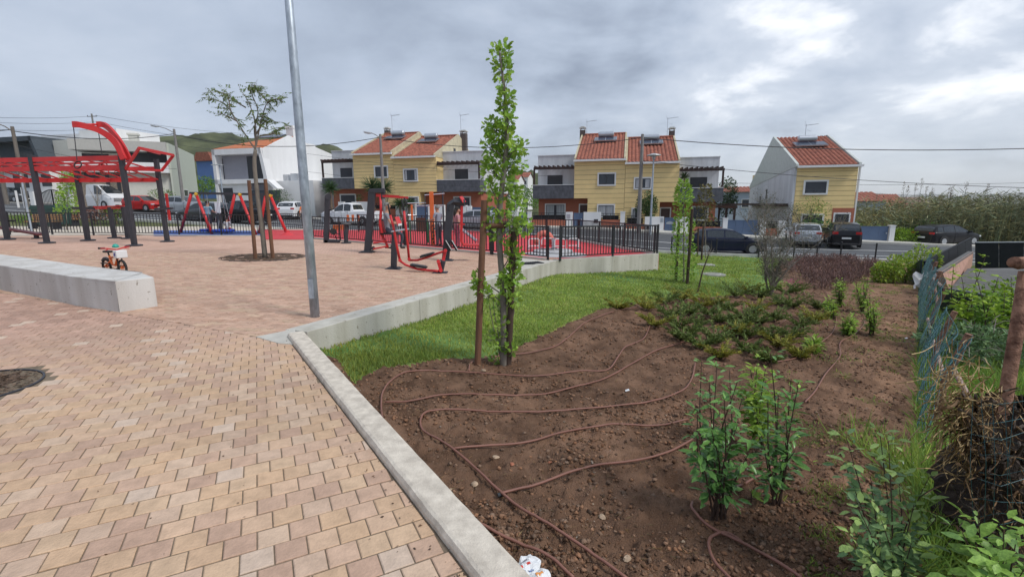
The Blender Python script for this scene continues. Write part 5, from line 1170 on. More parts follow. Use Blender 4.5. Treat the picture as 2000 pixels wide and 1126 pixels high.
def legtrainer():
    b = gp(640, 474); r = thing('leg_trainer', 'charcoal arm and leg trainer with a round stool beside it', 'exercise machine', b); Y = b.y
    m = MB(); m.bar(at(640, 382, Y), at(637, 474, Y), .22, .12, up=(0, 1, 0)); m.bar(at(634, 471, Y), at(664, 471, Y), .12, .14); m.build('frame', m_post, r, world=True, bevel=.02)
    s_ = gp(676, 475); m = MB(); m.cyl(s_, at(676, 438, s_.y), .09, 14); st = m.build('stool_post', m_post, r, world=True)
    m = MB(); m.cyl(at(676, 437.5, s_.y), at(676, 435.5, s_.y), .21, 20); m.build('stool_seat', m_tread, r, world=True)
    m = MB(); m.cyl(s_, s_+Vector((0, 0, .045)), .22, 20); m.build('base_plate', m_post, r, world=True)
    for (x, y, d_) in ((655, 455, 1), (655, 455, -1)):
        m = MB(); c_ = at(653, 456, Y+d_*.12); m.tube([at(650, 450, Y), c_, at(658, 462+d_*6, Y+d_*.2), at(664, 463+d_*6, Y+d_*.2)], .02, 8); m.build('crank', m_rubblk, r, world=True)
    m = MB(); m.cyl(at(651, 452, Y-.1), at(651, 452, Y+.1), .14, 16); m.build('flywheel', m_rubblk, r, world=True)
    for d_ in (-.2, .2): m = MB(); m.tube([at(641, 410, Y), at(650, 409, Y+d_), at(653, 408, Y+d_)], .022, 8); m.build('hand_crank', m_rubblk, r, world=True)
    # cap disc
    m = MB(); m.cyl(at(641, 384, Y-.07), at(641, 384, Y+.07), .13, 18); m.build('top_disc', m_post, r, world=True)
legtrainer()
def stepper():
    b = gp(872, 510); r = thing('pendulum_trainer', 'charcoal arched trainer with a hanging red platform right of the strider', 'exercise machine', b); Y = b.y
    plate(r, 0, 0, .36)
    m = MB(); m.bar(at(870, 509, Y), at(880, 398, Y), .22, .13, up=(0, 1, 0)); m.build('column', m_post, r, world=True, bevel=.02)
    m = MB(); m.tube([at(878, 410, Y), at(880, 399, Y), at(887, 394, Y), at(908, 396, Y)], .10, 4); m.build('head', m_post, r, world=True)
    m = MB(); m.add([at(897, 384, Y-.12), at(903, 383, Y+.1), at(910, 394, Y+.1), at(904, 396, Y-.12)], [(0, 1, 2, 3)]); ip = m.build('info_plate', m_red, r, world=True, solid=.02)
    m = MB(); m.bar(at(902, 402, Y), at(901, 472, Y), .07, .07, up=(0, 1, 0)); m.tube([at(901, 470, Y), at(905, 477, Y), at(915, 478, Y)], .04, 8); m.build('pendulum_bar', m_red, r, world=True)
    m = MB(); m.box(at(921, 478, Y), (.5, .35, .04)); m.build('platform', m_red, r, world=True, bevel=.015)
    m = MB(); m.tube([at(896, 438, Y), at(908, 438, Y)], .02, 8); m.build('handle', m_red, r, world=True)
    for x in (869, 881):
        m = MB(); m.bar(at(x, 469, Y-.1), at(x+12, 489, Y-.12), .07, .06, up=(0, 1, 0)); sg = m.build('stay', m_rubblk, r, world=True)
        m = MB(); m.bar(at(x+1.6, 469, Y-.15), at(x+13, 488, Y-.17), .012, .05, up=(0, 1, 0)); o = m.build('edge_strip', m_frame, sg); o.matrix_parent_inverse = Matrix.Translation(-r.location)
stepper()

# ================================================================ PLAYGROUND
m_orange = M('orange_panel', (.72, .15, .035), rough=.5, var=.1); m_grn = M('green_panel', (.05, .22, .09), rough=.5, var=.1); m_brn = M('brown_panel', (.10, .05, .035), rough=.6)
def climber():
    b = gp(836, 482); Yb = b.y+1.0; b = at(836, 470, Yb); b.z = pz(b.x, b.y); r = thing('climbing_frame', 'climbing frame with a tall orange panel and green boards in the red court', 'climbing frame', b)
    def P(x0, x1, y0, y1, Y, mat, nm, d_=.06): a_ = at(x0, y0, Y); c_ = at(x1, y1, Y); m = MB(); m.b2(a_.x, c_.x, Y-d_/2, Y+d_/2, max(c_.z, pz(a_.x, Y)), a_.z); return m.build(nm, mat, r, world=True, bevel=.01)
    for (x0, x1, y0, y1, yy) in ((829, 834, 381, 480, .1), (863, 869, 374, 478, .7), (794, 798, 393, 476, .2), (808, 812, 396, 474, .9), (845, 849, 392, 474, 1.2)): P(x0, x1, y0, y1, Yb+yy, m_post, 'post', .1)
    p = P(838, 850, 374, 479, Yb-.1, m_orange, 'climbing_panel', .05)
    for i in range(6): c_ = at(846+(i % 2)*1.5, 440+i*6.5, Yb-.13); m = MB(); m.cyl(c_, c_+Vector((0, -.02, 0)), .045, 10); o = m.build('hold_hole', m_dark, p); o.matrix_parent_inverse = Matrix.Translation(-r.location)
    P(802, 807, 400, 430, Yb, m_orange, 'panel'); P(799, 804, 430, 477, Yb, m_grn, 'panel'); P(833, 838, 428, 474, Yb+.1, m_grn, 'panel'); P(812, 833, 425, 452, Yb+.6, m_brn, 'net_panel', .03)
    for (x0, y0, x1, y1) in ((796, 397, 832, 396), (812, 402, 866, 401), (829, 381, 868, 378), (796, 420, 812, 420)): m = MB(); m.tube([at(x0, y0, Yb+.2), at(x1, y1, Yb+.4)], .025, 8); m.build('bar', m_alu, r, world=True)
climber()
def slide():
    a_ = at(878, 428, 19.5); b = at(930, 470, 18.5); g = Vector((b.x, b.y, pz(b.x, b.y))); r = thing('slide', 'small slide with two pale rails behind the pendulum trainer', 'slide', g)
    for d_ in (0, .45):
        m = MB(); m.tube([a_+Vector((0, d_, 0)), a_.lerp(b, .5)+Vector((0, d_, -.03)), b+Vector((0, d_, -.02))], .035, 8); m.build('rail', m_alu, r, world=True)
    m = MB(); m.add([a_+Vector((0, .02, -.06)), a_+Vector((0, .43, -.06)), b+Vector((0, .43, -.06)), b+Vector((0, .02, -.06))], [(0, 1, 2, 3)]); m.build('chute', m_red, r, world=True, solid=.03)
    for d_ in (0, .45): m = MB(); m.cyl((a_.x, a_.y+d_, pz(a_.x, a_.y)), a_+Vector((0, d_, .6)), .035, 8); m.build('post', m_red, r, world=True)
slide()
def carousel():
    c_ = gp(1080, 493); r = thing('carousel', 'grey hooped roundabout with a salmon roll seat on the grey disc', 'roundabout', c_)
    m_sal = M('salmon_foam', (.62, .16, .12), rough=.7)
    m = MB(); m.lathe([(.75, .03), (.75, .09), (.7, .11), (.1, .11)], (0, 0, 0), 28); m.build('deck', m_greyrub, r)
    m = MB(); m.cyl((0, 0, 0), (0, 0, .55), .06, 12); m.build('hub', m_alu, r)
    for i, (dx, dy, rz) in enumerate(((-.72, .05, .1), (-.22, .2, 0), (.25, -.1, 0), (.78, .1, .1))):
        w_ = .2; c, s = math.cos(rz), math.sin(rz); m = MB(); pts = [(-w_, .1), (-w_, .45), (-w_*.8, .52), (w_*.8, .52), (w_, .45), (w_, .1)]
        m.tube([(dx+a*c, dy+a*s, z) for a, z in pts], .022, 8); m.tube([(dx-w_*c, dy-w_*s, .25), (dx+w_*c, dy+w_*s, .25)], .018, 8); m.build('hoop', m_frame, r)
    m = MB(); m.tube([(-.32+.32*math.cos(t)*1.0, .35, .3+.42*math.sin(t)) for t in [i*math.pi/10 for i in range(11)]], .11, 12); m.build('roll_seat', m_sal, r, smooth=True)
    m = MB(); m.box((-.05, .1, .26), (.8, .3, .05)); m.build('seat_board', m_red, r)
    for dx in (-.9, .0, .9): m = MB(); m.box((dx, -.35, .2), (.22, .12, .03)); m.build('foot_pad', m_tread, r)
carousel()
def swings():
    Y = gp(413, 457).y+.3; tops = [at(378, 377, Y), at(463, 378, Y+.1), at(523, 380, Y+.2)]; feet = [((353, 457), (414, 458)), ((441, 452), (500, 457)), ((506, 458), (562, 461))]
    g = gp(413, 459); r = thing('swing_set', 'swing set with three red A-frames and a grey top beam', 'swing', g)
    m = MB(); m.bar(tops[0]+Vector((-.2, 0, .0)), tops[2]+Vector((.25, 0, .0)), .12, .12); m.build('top_beam', m_post, r, world=True)
    m_yc = M('yellow_cap', (.7, .42, .04), rough=.5)
    for t, ((x0, y0), (x1, y1)) in zip(tops, feet):
        for x, y, s_ in ((x0, y0, -1), (x1, y1, 1)):
            f = at(x, y, Y-.4 if s_ > 0 else Y+.5); f.z = pz(f.x, f.y)+.0; m = MB(); m.tube([f, t+Vector((s_*.12, 0, -.02))], .075, 10); m.build('leg', m_red, r, world=True, smooth=True)
        m = MB(); m.box(t+Vector((.18, -.06, -.06)), (.14, .16, .14), ry=.5); m.build('cap', m_yc, r, world=True, bevel=.02)
    # flared shoe of the last leg
    f = at(562, 461, Y-.4); m = MB(); m.lathe([(.42, 0), (.3, .05), (.12, .16), (.08, .3)], (f.x, f.y, pz(f.x, f.y)), 16); m.build('shoe', m_block, r, world=True)
    c_ = at(440, 450, Y); m_bl = M('blue_seat', (.01, .05, .36), rough=.45); c_ = at(436, 450, Y-.1)
    m = MB(); m.tube([(c_.x+.52*math.cos(t), c_.y+.45*math.sin(t), c_.z) for t in [k*math.pi/12 for k in range(25)]], .075, 8, caps=False); ns_ = m.build('nest_seat', m_bl, r, world=True, smooth=True)
    m = MB(); m.tube([(c_.x-.95+.26*math.cos(t), c_.y+.26*math.sin(t), c_.z+.03) for t in [k*math.pi/10 for k in range(21)]], .06, 8, caps=False); m.build('tyre_seat', m_bl, r, world=True, smooth=True)
    for i in range(9): m = MB(); x = c_.x-.45+i*.1125; m.tube([(x, c_.y-.4, c_.z), (x, c_.y+.4, c_.z)], .012, 5); m.build('net_cord', m_dark, r, world=True)
    for dx, dy in ((-.5, 0), (.5, 0), (0, -.44), (0, .44)): m = MB(); m.tube([(c_.x+dx, c_.y+dy, c_.z), (c_.x+dx*.25, tops[1].y, tops[1].z)], .012, 5); m.build('rope', m_alu, r, world=True)
    for dx in (-1.18, -.72): m = MB(); m.tube([(c_.x+dx, c_.y, c_.z), (c_.x+dx, tops[0].y, tops[0].z)], .012, 5); m.build('rope', m_alu, r, world=True)
    return Y, c_
SW_Y, SW_C = swings()
# ---- bits behind the left fence
m_tim = M('bench_timber', (.42, .22, .09), rough=.6, var=.25, scale=5, stretch=(.2, 4, 4))
def tbench(px, py, label, rz=-.1):
    c_ = gp(px, py); r = thing('timber_bench', label, 'bench', c_, rz, 'timber benches on the pale path')
    for i in range(4): m = MB(); m.b2(-1.0, 1.0, -.24+i*.12, -.14+i*.12, .42, .46); m.build('seat_slat', m_tim, r)
    for i in range(3): m = MB(); m.b2(-1.0, 1.0, .24, .27, .52+i*.12, .61+i*.12); m.build('back_slat', m_tim, r)
    for x in (-.8, .8): m = MB(); m.b2(x-.03, x+.03, -.22, .26, 0, .42); m.b2(x-.03, x+.03, .24, .3, .4, .86); m.build('leg', m_post, r)
tbench(88, 447, 'timber slat bench behind the fence between the two left rig posts'); tbench(125, 441, 'timber slat bench nearer the light green young tree')
def bin_():
    c_ = gp(102, 436); c_ = at(102, 424, 30); c_.z = tz(c_.x, c_.y); r = thing('waste_container', 'dark green waste container beyond the left railing', 'container', c_)
    mg = M('dark_green_plastic', (.015, .05, .045), rough=.5); m = MB(); m.prism([(-.65, .15), (.65, .15), (.75, 1.15), (-.75, 1.15)], -.5, .5, 'Y'); m.build('body', mg, r, bevel=.04)
    m = MB(); m.prism([(-.8, 1.16), (.8, 1.16), (.7, 1.32), (-.7, 1.32)], -.55, .55, 'Y'); m.build('lid', mg, r, bevel=.04)
    for x in (-.5, .5): m = MB(); m.cyl((x, -.5, .1), (x, -.42, .1), .1, 12); m.build('wheel', m_rubblk, r)
bin_()
def irongate():
    F = Fr(105, 44, .1); r = F.thing('wrought_gate', 'black wrought iron gate with arched top by the far left wall', 'gate'); a_, zt = F.q(78, 368); b_, zl = F.q(132, 428)
    m = MB(); 
    for x in (a_, (a_+b_)/2, b_): m = MB(); m.bar((x, 0, zl), (x, 0, zt-.15), .09); m.build('post', m_black, r)
    for i in range(16): x = a_+(b_-a_)*(i+.5)/16; m = MB(); m.bar((x, 0, zl+.1), (x, 0, zt-.5+.35*math.sin(math.pi*(i+.5)/16)), .035); m.build('bar', m_black, r)
    m = MB(); m.tube([(a_+(b_-a_)*t/12, 0, zt-.5+.38*math.sin(math.pi*t/12)) for t in range(13)], .04, 6); m.build('arch_rail', m_black, r); m = MB(); m.bar((a_, 0, zl+1.0), (b_, 0, zl+1.0), .06); m.build('rail', m_black, r)
irongate()
F = Fr(60, 46, .1); r = F.thing('garden_wall', 'white garden wall panels in front of the dark modern house', 'wall')
for (x0, x1, y0) in ((30, 42, 372), (46, 54, 366), (58, 76, 374), (136, 150, 378)):
    a_, zt = F.q(x0, y0); b_, zl = F.q(x1, 432); m = MB(); m.b2(a_, b_, -.1, .1, zl, zt); m.build('wall_panel', m_white, r)
def roadrail():
    pts = [gp(-60, 446), gp(20, 443), gp(70, 441)]; 
c_ = at(431, 455, gp(431, 459).y+3.5); c_.z = pz(c_.x, c_.y)
r = thing('information_sign', 'slim black and white sign post behind the middle swing frame', 'sign', c_); zt = at(431, 394, c_.y).z-c_.z
m = MB(); m.b2(-.14, .14, -.03, .03, 0, zt*.62); m.build('post', m_post, r); m = MB(); m.b2(-.16, .16, -.035, .035, zt*.62+.003, zt); m.build('sign_plate', m_frame, r, bevel=.02)
# ================================================================ VEGETATION
def T_leaf(w=.42, fold=.10, droop=.12):
    v = [(0, 0, 0), (.28, w*.42, fold*.6), (.28, -w*.42, fold*.6), (.62, w*.5, fold*.5-droop*.4), (.62, -w*.5, fold*.5-droop*.4), (1, 0, -droop), (.28, 0, 0), (.62, 0, -droop*.4)]
    f = [(0, 6, 1, 1), (0, 2, 6, 6), (6, 7, 3, 1), (2, 4, 7, 6), (7, 5, 3, 3), (4, 5, 7, 7)]
    return np.array(v, float), [tuple(dict.fromkeys(q)) for q in f]
def T_lobed():
    pts = [(0, 0), (.22, .10), (.30, .30), (.42, .16), (.55, .40), (.66, .18), (.80, .26), (1, 0), (.80, -.26), (.66, -.18), (.55, -.40), (.42, -.16), (.30, -.30), (.22, -.10)]
    v = [(x, y, .10*abs(y)*2-.12*x*x) for x, y in pts]; v.append((.5, 0, -.03)); n = 14
    return np.array(v, float), [(14, i, (i+1) % n) for i in range(n)]
def T_blade():
    return np.array([(0, .5, 0), (0, -.5, 0), (.5, .38, .04), (.5, -.38, .04), (1, 0, .16)], float), [(0, 1, 3), (0, 3, 2), (2, 3, 4)]
def T_simple(w=.4): return np.array([(0, 0, 0), (.5, w/2, .05), (1, 0, -.08), (.5, -w/2, .05)], float), [(0, 1, 2), (0, 2, 3)]
def frames(D, N=None):
    D = D/np.linalg.norm(D, axis=1, keepdims=True)
    if N is None: N = rng.normal(size=D.shape)+np.array([0, 0, .9])
    Y = np.cross(N, D); Y /= np.linalg.norm(Y, axis=1, keepdims=True)+1e-9; Z = np.cross(D, Y); return D, Y, Z
def scatter(name, P, D, S, tmpl, mat, tint, parent=None, N=None, wscale=None, world=True):
    V, F = tmpl; n = len(P); D, Y, Z = frames(np.asarray(D, float), N); S = np.broadcast_to(S, (n,)); W = S if wscale is None else wscale
    v = P[:, None, :]+D[:, None, :]*(V[None, :, 0, None]*S[:, None, None])+Y[:, None, :]*(V[None, :, 1, None]*np.broadcast_to(W, (n,))[:, None, None])+Z[:, None, :]*(V[None, :, 2, None]*S[:, None, None])
    tris = []
    for q in F:
        if len(q) == 3: tris.append(q)
        else: tris.append(q[:3]); tris.append((q[0], q[2], q[3]))
    f = np.array(tris)[None]+(np.arange(n)*len(V))[:, None, None]; v = v.reshape(-1, 3)
    if parent is not None and world: v = v-np.array(parent.location)
    t = np.repeat(np.broadcast_to(tint, (n, 3)), len(V), axis=0)
    return raw(name, v, f.reshape(-1, 3), mat, tint=t, parent=parent)
def rtint(n, a=.75, b=1.25, warm=.12):
    k = rng.uniform(a, b, (n, 1)); w_ = rng.uniform(-warm, warm, (n, 1)); return k*(1+w_*np.array([1.0, .15, -.6]))
m_leafO = leafmat('young_oak_leaf', (.23, .40, .05), (.33, .50, .08))
m_leafL = leafmat('laurel_leaf', (.085, .20, .055), (.13, .27, .07), rough=.3, tl=.22)
m_leafY = leafmat('spring_leaf', (.17, .30, .035), (.25, .38, .055))
m_leafG = leafmat('greygreen_leaf', (.15, .26, .11), (.21, .33, .13), rough=.5, tl=.25)
m_leafD = leafmat('dark_foliage', (.03, .065, .02), (.05, .10, .03), tl=.2)
m_leafR = leafmat('robinia_leaf', (.11, .18, .05), (.16, .22, .07))
m_jun = leafmat('juniper_needles', (.115, .175, .035), (.18, .235, .055), rough=.6, tl=.15)
m_hea = leafmat('heather_twigs', (.17, .095, .085), (.26, .16, .14), rough=.8, tl=.1)
m_grass = leafmat('grass_blade', (.25, .37, .065), (.33, .43, .09), rough=.55, tl=.35, scale=.8)
m_straw = leafmat('straw', (.30, .20, .09), (.38, .27, .13), rough=.7, tl=.2)
m_bark = M('bark', (.15, .105, .07), rough=.9, var=.35, scale=9, stretch=(1, 1, .25), bump=.6, bscale=40)
m_barkg = M('grey_bark', (.20, .175, .145), rough=.9, var=.3, scale=12, stretch=(1, 1, .3))
m_stake = M('stake_timber', (.155, .075, .042), rough=.85, var=.35, scale=6, stretch=(1, 1, .12), bump=.4, bscale=50)
m_staked = M('dark_stake_timber', (.065, .04, .028), rough=.9, var=.35, scale=6, stretch=(1, 1, .12), bump=.4, bscale=50)
m_stem = M('green_stem', (.09, .10, .035), rough=.7, var=.2)
m_stemr = M('dark_stem', (.06, .035, .025), rough=.7, var=.2)
def A(l): return np.array([tuple(p) for p in l], float)
def clump_pts(c, rx, ry, rz_, n):
    u = rng.normal(size=(n, 3)); u /= np.linalg.norm(u, axis=1, keepdims=True); r_ = rng.random((n, 1))**.45
    return np.array(c)+u*r_*np.array([rx, ry, rz_]), u
# ---- foreground columnar tree
def front_tree():
    b = tp(985, 712); Y = b.y; k = Y/FPX; r = thing('young_tree', 'tall slender young oak with bright leaves tied to stakes beside the lawn edge', 'tree', b)
    path = [b+Vector((0, 0, -.1))]+[at(x, y, Y) for x, y in ((984, 640), (982, 560), (976, 480), (977, 400), (985, 330), (990, 260), (988, 200), (982, 150), (975, 100))]
    pts = crom(path, 5); n = len(pts); m = MB(); m.tube(pts, [.042*(1-i/n)**.7+.006+(.01 if i < 3 else 0) for i in range(n)], 10); m.build('trunk', m_barkg, r, world=True, smooth=True)
    cl = [(978, 108, 20, 22, 120), (980, 135, 16, 16, 70), (985, 165, 9, 16, 28), (988, 195, 15, 18, 70), (982, 215, 14, 22, 80), (990, 235, 12, 16, 50), (958, 250, 13, 14, 60), (975, 262, 22, 22, 130), (990, 285, 20, 22, 110), (955, 285, 14, 20, 60), (1014, 290, 15, 14, 70), (980, 315, 30, 24, 170), (1006, 318, 18, 20, 80), (955, 330, 16, 22, 70), (985, 350, 26, 24, 110), (955, 372, 14, 16, 50), (1003, 375, 16, 28, 90), (1010, 400, 16, 18, 60), (968, 400, 16, 22, 60), (1000, 430, 22, 22, 95), (960, 430, 16, 16, 50), (1022, 440, 16, 13, 45), (985, 460, 26, 18, 85), (1003, 500, 16, 22, 75), (1000, 540, 22, 13, 65), (935, 552, 11, 24, 55), (950, 575, 8, 12, 20), (985, 555, 14, 18, 40), (1004, 585, 12, 12, 25), (972, 600, 9, 16, 12), (982, 640, 13, 24, 50), (985, 672, 14, 16, 50), (998, 680, 10, 10, 22), (955, 655, 8, 20, 14), (970, 700, 12, 8, 14)]
    P = []; D = []; m = MB()
    for (x, y, rx, ry, cnt) in cl:
        c = at(x, y, Y+random.uniform(-.12, .12)); p, u = clump_pts(c, rx*k, rx*k, ry*k*1.15, int(cnt*(.88 if y < 470 else 1.7))); P.append(p); D.append(u*.8+np.array([0, 0, .25])+rng.normal(size=u.shape)*.4)
        j = min(range(len(pts)), key=lambda i: (pts[i]-c).length+max(0, pts[i].z-c.z+.15)*3); a = pts[j]
        if (c-a).length > .05: m.tube([a, a.lerp(c, .5)+Vector((0, 0, .03)), c+Vector((0, 0, .08))], [.010, .007, .003], 5, caps=False)
        for q in range(5): e = Vector(p[q]); m.tube([a.lerp(c, .6), e], [.004, .002], 4, caps=False)
    for x0, x1, x2 in ((968, 958, 952), (975, 965, 962), (995, 1004, 1003)): m.tube([at(978, 700, Y), at(x0, 660, Y), at(x1, 610, Y), at(x2, 570, Y)], [.009, .007, .005, .003], 5)
    kind(m.build('branches', m_barkg, r, world=True), 'stuff')
    P = np.concatenate(P); D = np.concatenate(D); n = len(P); t = rtint(n, .7, 1.3, .15); scatter('crown', P, D, rng.uniform(.05, .092, n), T_lobed(), m_leafO, t, parent=r)['kind'] = 'stuff'
    s1 = tp(932, 712); s2 = tp(992, 713)
    for p, tpx, mt, lab in ((s1, (946, 391), m_stake, 'reddish brown round timber stake at the left of the tall young oak'), (s2, (1004, 452), m_staked, 'dark timber stake at the right of the tall young oak')):
        t_ = at(tpx[0], tpx[1], p.y); q = thing('timber_stake', lab, 'stake', p, 0, 'stakes holding the young trees')
        m = MB(); m.tube([p-Vector((0, 0, .1)), p.lerp(t_, .5), t_], [.043, .041, .039], 12); m.build('stake', mt, q, world=True, smooth=False)
        if tpx[0] == 946: m = MB(); m.tube([at(940, 441, p.y), at(986, 440, p.y+.05)], .034, 10); m.build('crosspiece', m_stake, q, world=True)
    m = MB(); m.tube([at(984+8*math.cos(t), 441+3*math.sin(t), Y+.06*math.sin(t)) for t in [i*math.pi/6 for i in range(13)]], .008, 5); m.build('rubber_tie', m_rubblk, r, world=True)
front_tree()
def stakes(pl_, lab, r_=.035):
    for (p, tpx, tpy) in pl_:
        t_ = at(tpx, tpy, p.y); q = tag_mesh = MB(); q.tube([p-Vector((0, 0, .05)), t_], [r_, r_*.9], 10); o = q.build('timber_stake', m_staked); tag(o, lab[0] if not isinstance(lab, str) else lab, 'stake', 'stakes holding the young trees')
        if not isinstance(lab, str): lab = lab[1:] or lab
# ---- street tree in the plaza pit
def plaza_tree():
    b = TREE_PIT+Vector((.05, 0, 0)); b = gp(518, 504); Y = b.y; k = Y/FPX; r = thing('young_tree', 'sparse young street tree with feathery leaves in the round plaza pit', 'tree', b)
    tr = [b, at(511, 440, Y), at(503, 380, Y), at(497, 320, Y), at(499, 292, Y)]; pts = crom(tr, 5)
    m = MB(); m.tube(pts, [.075-.028*i/len(pts) for i in range(len(pts))], 10); m.build('trunk', m_barkg, r, world=True, smooth=True)
    br = [((499, 292), (485, 272), (462, 236), (440, 205), (405, 190)), ((499, 292), (500, 262), (495, 225), (480, 190), (470, 178)), ((500, 285), (507, 250), (516, 215), (523, 200), (534, 190)), ((500, 280), (497, 250), (504, 218), (490, 180), (485, 170)), ((462, 236), (450, 215), (445, 190), (430, 180), (395, 182)), ((507, 265), (530, 262), (545, 252), (555, 246)), ((523, 200), (510, 185), (500, 172), (490, 165)), ((523, 200), (535, 195), (545, 193), (552, 198)), ((462, 236), (440, 225), (430, 222)), ((500, 262), (515, 240), (528, 232), (538, 240)), ((480, 210), (455, 195), (447, 183))]
    m = MB(); tips = []
    for q in br:
        yy = Y+random.uniform(-.3, .3); P = crom([at(x, y, Y+(yy-Y)*(i/len(q))) for i, (x, y) in enumerate(q)], 4); n = len(P); m.tube(P, [.02*(1-i/n)+.004 for i in range(n)], 6); tips += P[n//3:]
    # side twigs
    tw = []
    for p in tips:
        if random.random() < .8:
            e = p+Vector((random.uniform(-.25, .25), random.uniform(-.25, .25), random.uniform(-.05, .2))); m.tube([p, e], [.006, .003], 4, caps=False); tw.append(e); tw.append((p+e)/2)
    kind(m.build('branches', m_barkg, r, world=True), 'stuff')
    P = []; D = []
    for e in tw+tips[::2]:
        if random.random() < .08: continue
        dr = Vector((random.uniform(-1, 1), random.uniform(-1, 1), random.uniform(-.8, .3))).normalized()
        for i in range(11): P.append(e+dr*(.026*i)); s_ = 1 if i % 2 else -1; D.append(Vector((dr.y*s_, -dr.x*s_, -.25))+dr*.4)
    P = A(P); D = A(D); scatter('crown', P, D, rng.uniform(.055, .10, len(P)), T_simple(.42), m_leafR, rtint(len(P), .7, 1.35, .2), parent=r)['kind'] = 'stuff'
    s1, s2 = gp(499, 506), gp(533, 505)
    for p, t_, lab in ((s1, at(486, 352, s1.y), 'left timber stake of the sparse street tree in the plaza pit'), (s2, at(518, 350, s2.y), 'right timber stake of the sparse street tree in the plaza pit')):
        m = MB(); m.tube([p, t_], [.055, .05], 10); tag(m.build('timber_stake', m_stake), lab, 'stake', 'stakes holding the young trees')
    m = MB(); m.tube([at(487, 360, Y), at(502, 358, Y), at(519, 358, Y)], .018, 6); m.build('tie', m_straw, r, world=True)
plaza_tree()
def column_tree(px, pyb, pyt, wpx, label, n=900, dens=1.0, leaf=.06, mat=None, base=None, tmpl=None, lean=0, trunk=.03, name='young_tree', cat='tree', bare=.12):
    b = base or tp(px, pyb); Y = b.y; k = Y/FPX; t = at(px+lean, pyt, Y); H = t.z-b.z; r = thing(name, label, cat, b)
    m = MB(); pts = [b.lerp(t, i/7)+Vector((random.uniform(-.03, .03), random.uniform(-.03, .03), 0))*(i > 0) for i in range(8)]; m.tube(pts, [trunk*(1-i/9) for i in range(8)], 7); m.build('trunk', m_barkg, r, world=True)
    h = bare+(1-bare)*rng.random(n)**.9; w_ = wpx*k/2*(1-.55*h**2)*(.7+.5*vnoise(h*9, h*0+px, 3)); a = rng.random(n)*6.283; q = np.sqrt(rng.random(n)); B = np.array(b); Tt = np.array(t)
    P = B+(Tt-B)*h[:, None]+np.stack([np.cos(a)*q*w_, np.sin(a)*q*w_, rng.normal(size=n)*.03], 1); D = np.stack([np.cos(a), np.sin(a), np.full(n, .5)], 1)+rng.normal(size=(n, 3))*.4
    scatter('crown', P, D, rng.uniform(.7, 1.3, n)*leaf, tmpl or T_lobed(), mat or m_leafO, rtint(n, .65, 1.3, .15), parent=r)['kind'] = 'stuff'; return r, b
r, b3 = column_tree(1335, 552, 352, 44, 'narrow bright green staked tree on the lawn near the road', n=1500, leaf=.085, bare=.02)
stakes([(tp(1320, 548), 1326, 432), (tp(1342, 555), 1352, 408)], ['left stake of the narrow bright tree on the lawn', 'right stake of the narrow bright tree on the lawn'], .045)
r, b = column_tree(1378, 505, 362, 46, 'small staked tree with bronze green leaves beside the dark blue hatchback', n=520, leaf=.12, mat=leafmat('bronze_leaf', (.13, .10, .03), (.17, .16, .05)), bare=.45)
stakes([(tp(1362, 502), 1364, 445), (tp(1370, 508), 1374, 440)], ['left stake of the bronze leaved tree by the road', 'right stake of the bronze leaved tree by the road'], .045)
column_tree(131, 452, 336, 36, 'light green conical young tree behind the left railing', n=900, leaf=.13, base=Vector((at(131, 452, 27).x, 27, pz(at(131, 452, 27).x, 27))), bare=.28)
def bare_tree(px, py0, py1, Y, label, spread=.5, seed=1, r0=.03):
    b = at(px, py0, Y); b.z = min(b.z, tz(b.x, b.y)+.2); H = at(px, py1, Y).z-b.z; r = thing('bare_sapling', label, 'tree', b); rnd = random.Random(seed); m = MB(); m.tube([(0, 0, 0), (0, 0, H*.55)], [r0, r0*.7], 6); m.build('trunk', m_barkg, r)
    m = MB()
    for i in range(12): z = H*(.4+.15*rnd.random()); a = rnd.random()*6.28; s_ = spread*rnd.uniform(.4, 1); e = Vector((math.cos(a)*s_, math.sin(a)*s_, H*rnd.uniform(.75, 1))); m.tube([(0, 0, z), e*.5+Vector((0, 0, z*.55)), e], [r0*.5, r0*.3, .004], 4); m.tube([e*.5+Vector((0, 0, z*.55)), e+Vector((rnd.uniform(-.2, .2), rnd.uniform(-.2, .2), .1))], [r0*.25, .003], 4)
    kind(m.build('branches', m_barkg, r), 'stuff'); return r
bare_tree(197, 440, 356, 29, 'bare sapling in a dark frame guard behind the rig', .5, 3)
bare_tree(757, 405, 350, 42.5, 'bare twiggy sapling beside the street lamp at the left yellow houses', .6, 5, .02)
b = tp(1362, 573); r = thing('thin_sapling', 'thin leaning dark sapling with a few bare twigs on the lawn edge', 'sapling', b); Y = b.y
m = MB(); m.tube([b, at(1372, 530, Y), at(1384, 497, Y)], [.022, .018, .014], 7); m.build('trunk', m_staked, r, world=True)
m = MB()
for (x, y) in ((1366, 480), (1395, 484), (1404, 492), (1376, 470), (1360, 492), (1390, 470)): m.tube([at(1384, 497, Y), at((1384+x)/2+3, (497+y)/2, Y+.05), at(x, y, Y+random.uniform(-.2, .2))], [.010, .007, .003], 5)
kind(m.build('twigs', m_barkg, r, world=True), 'stuff')
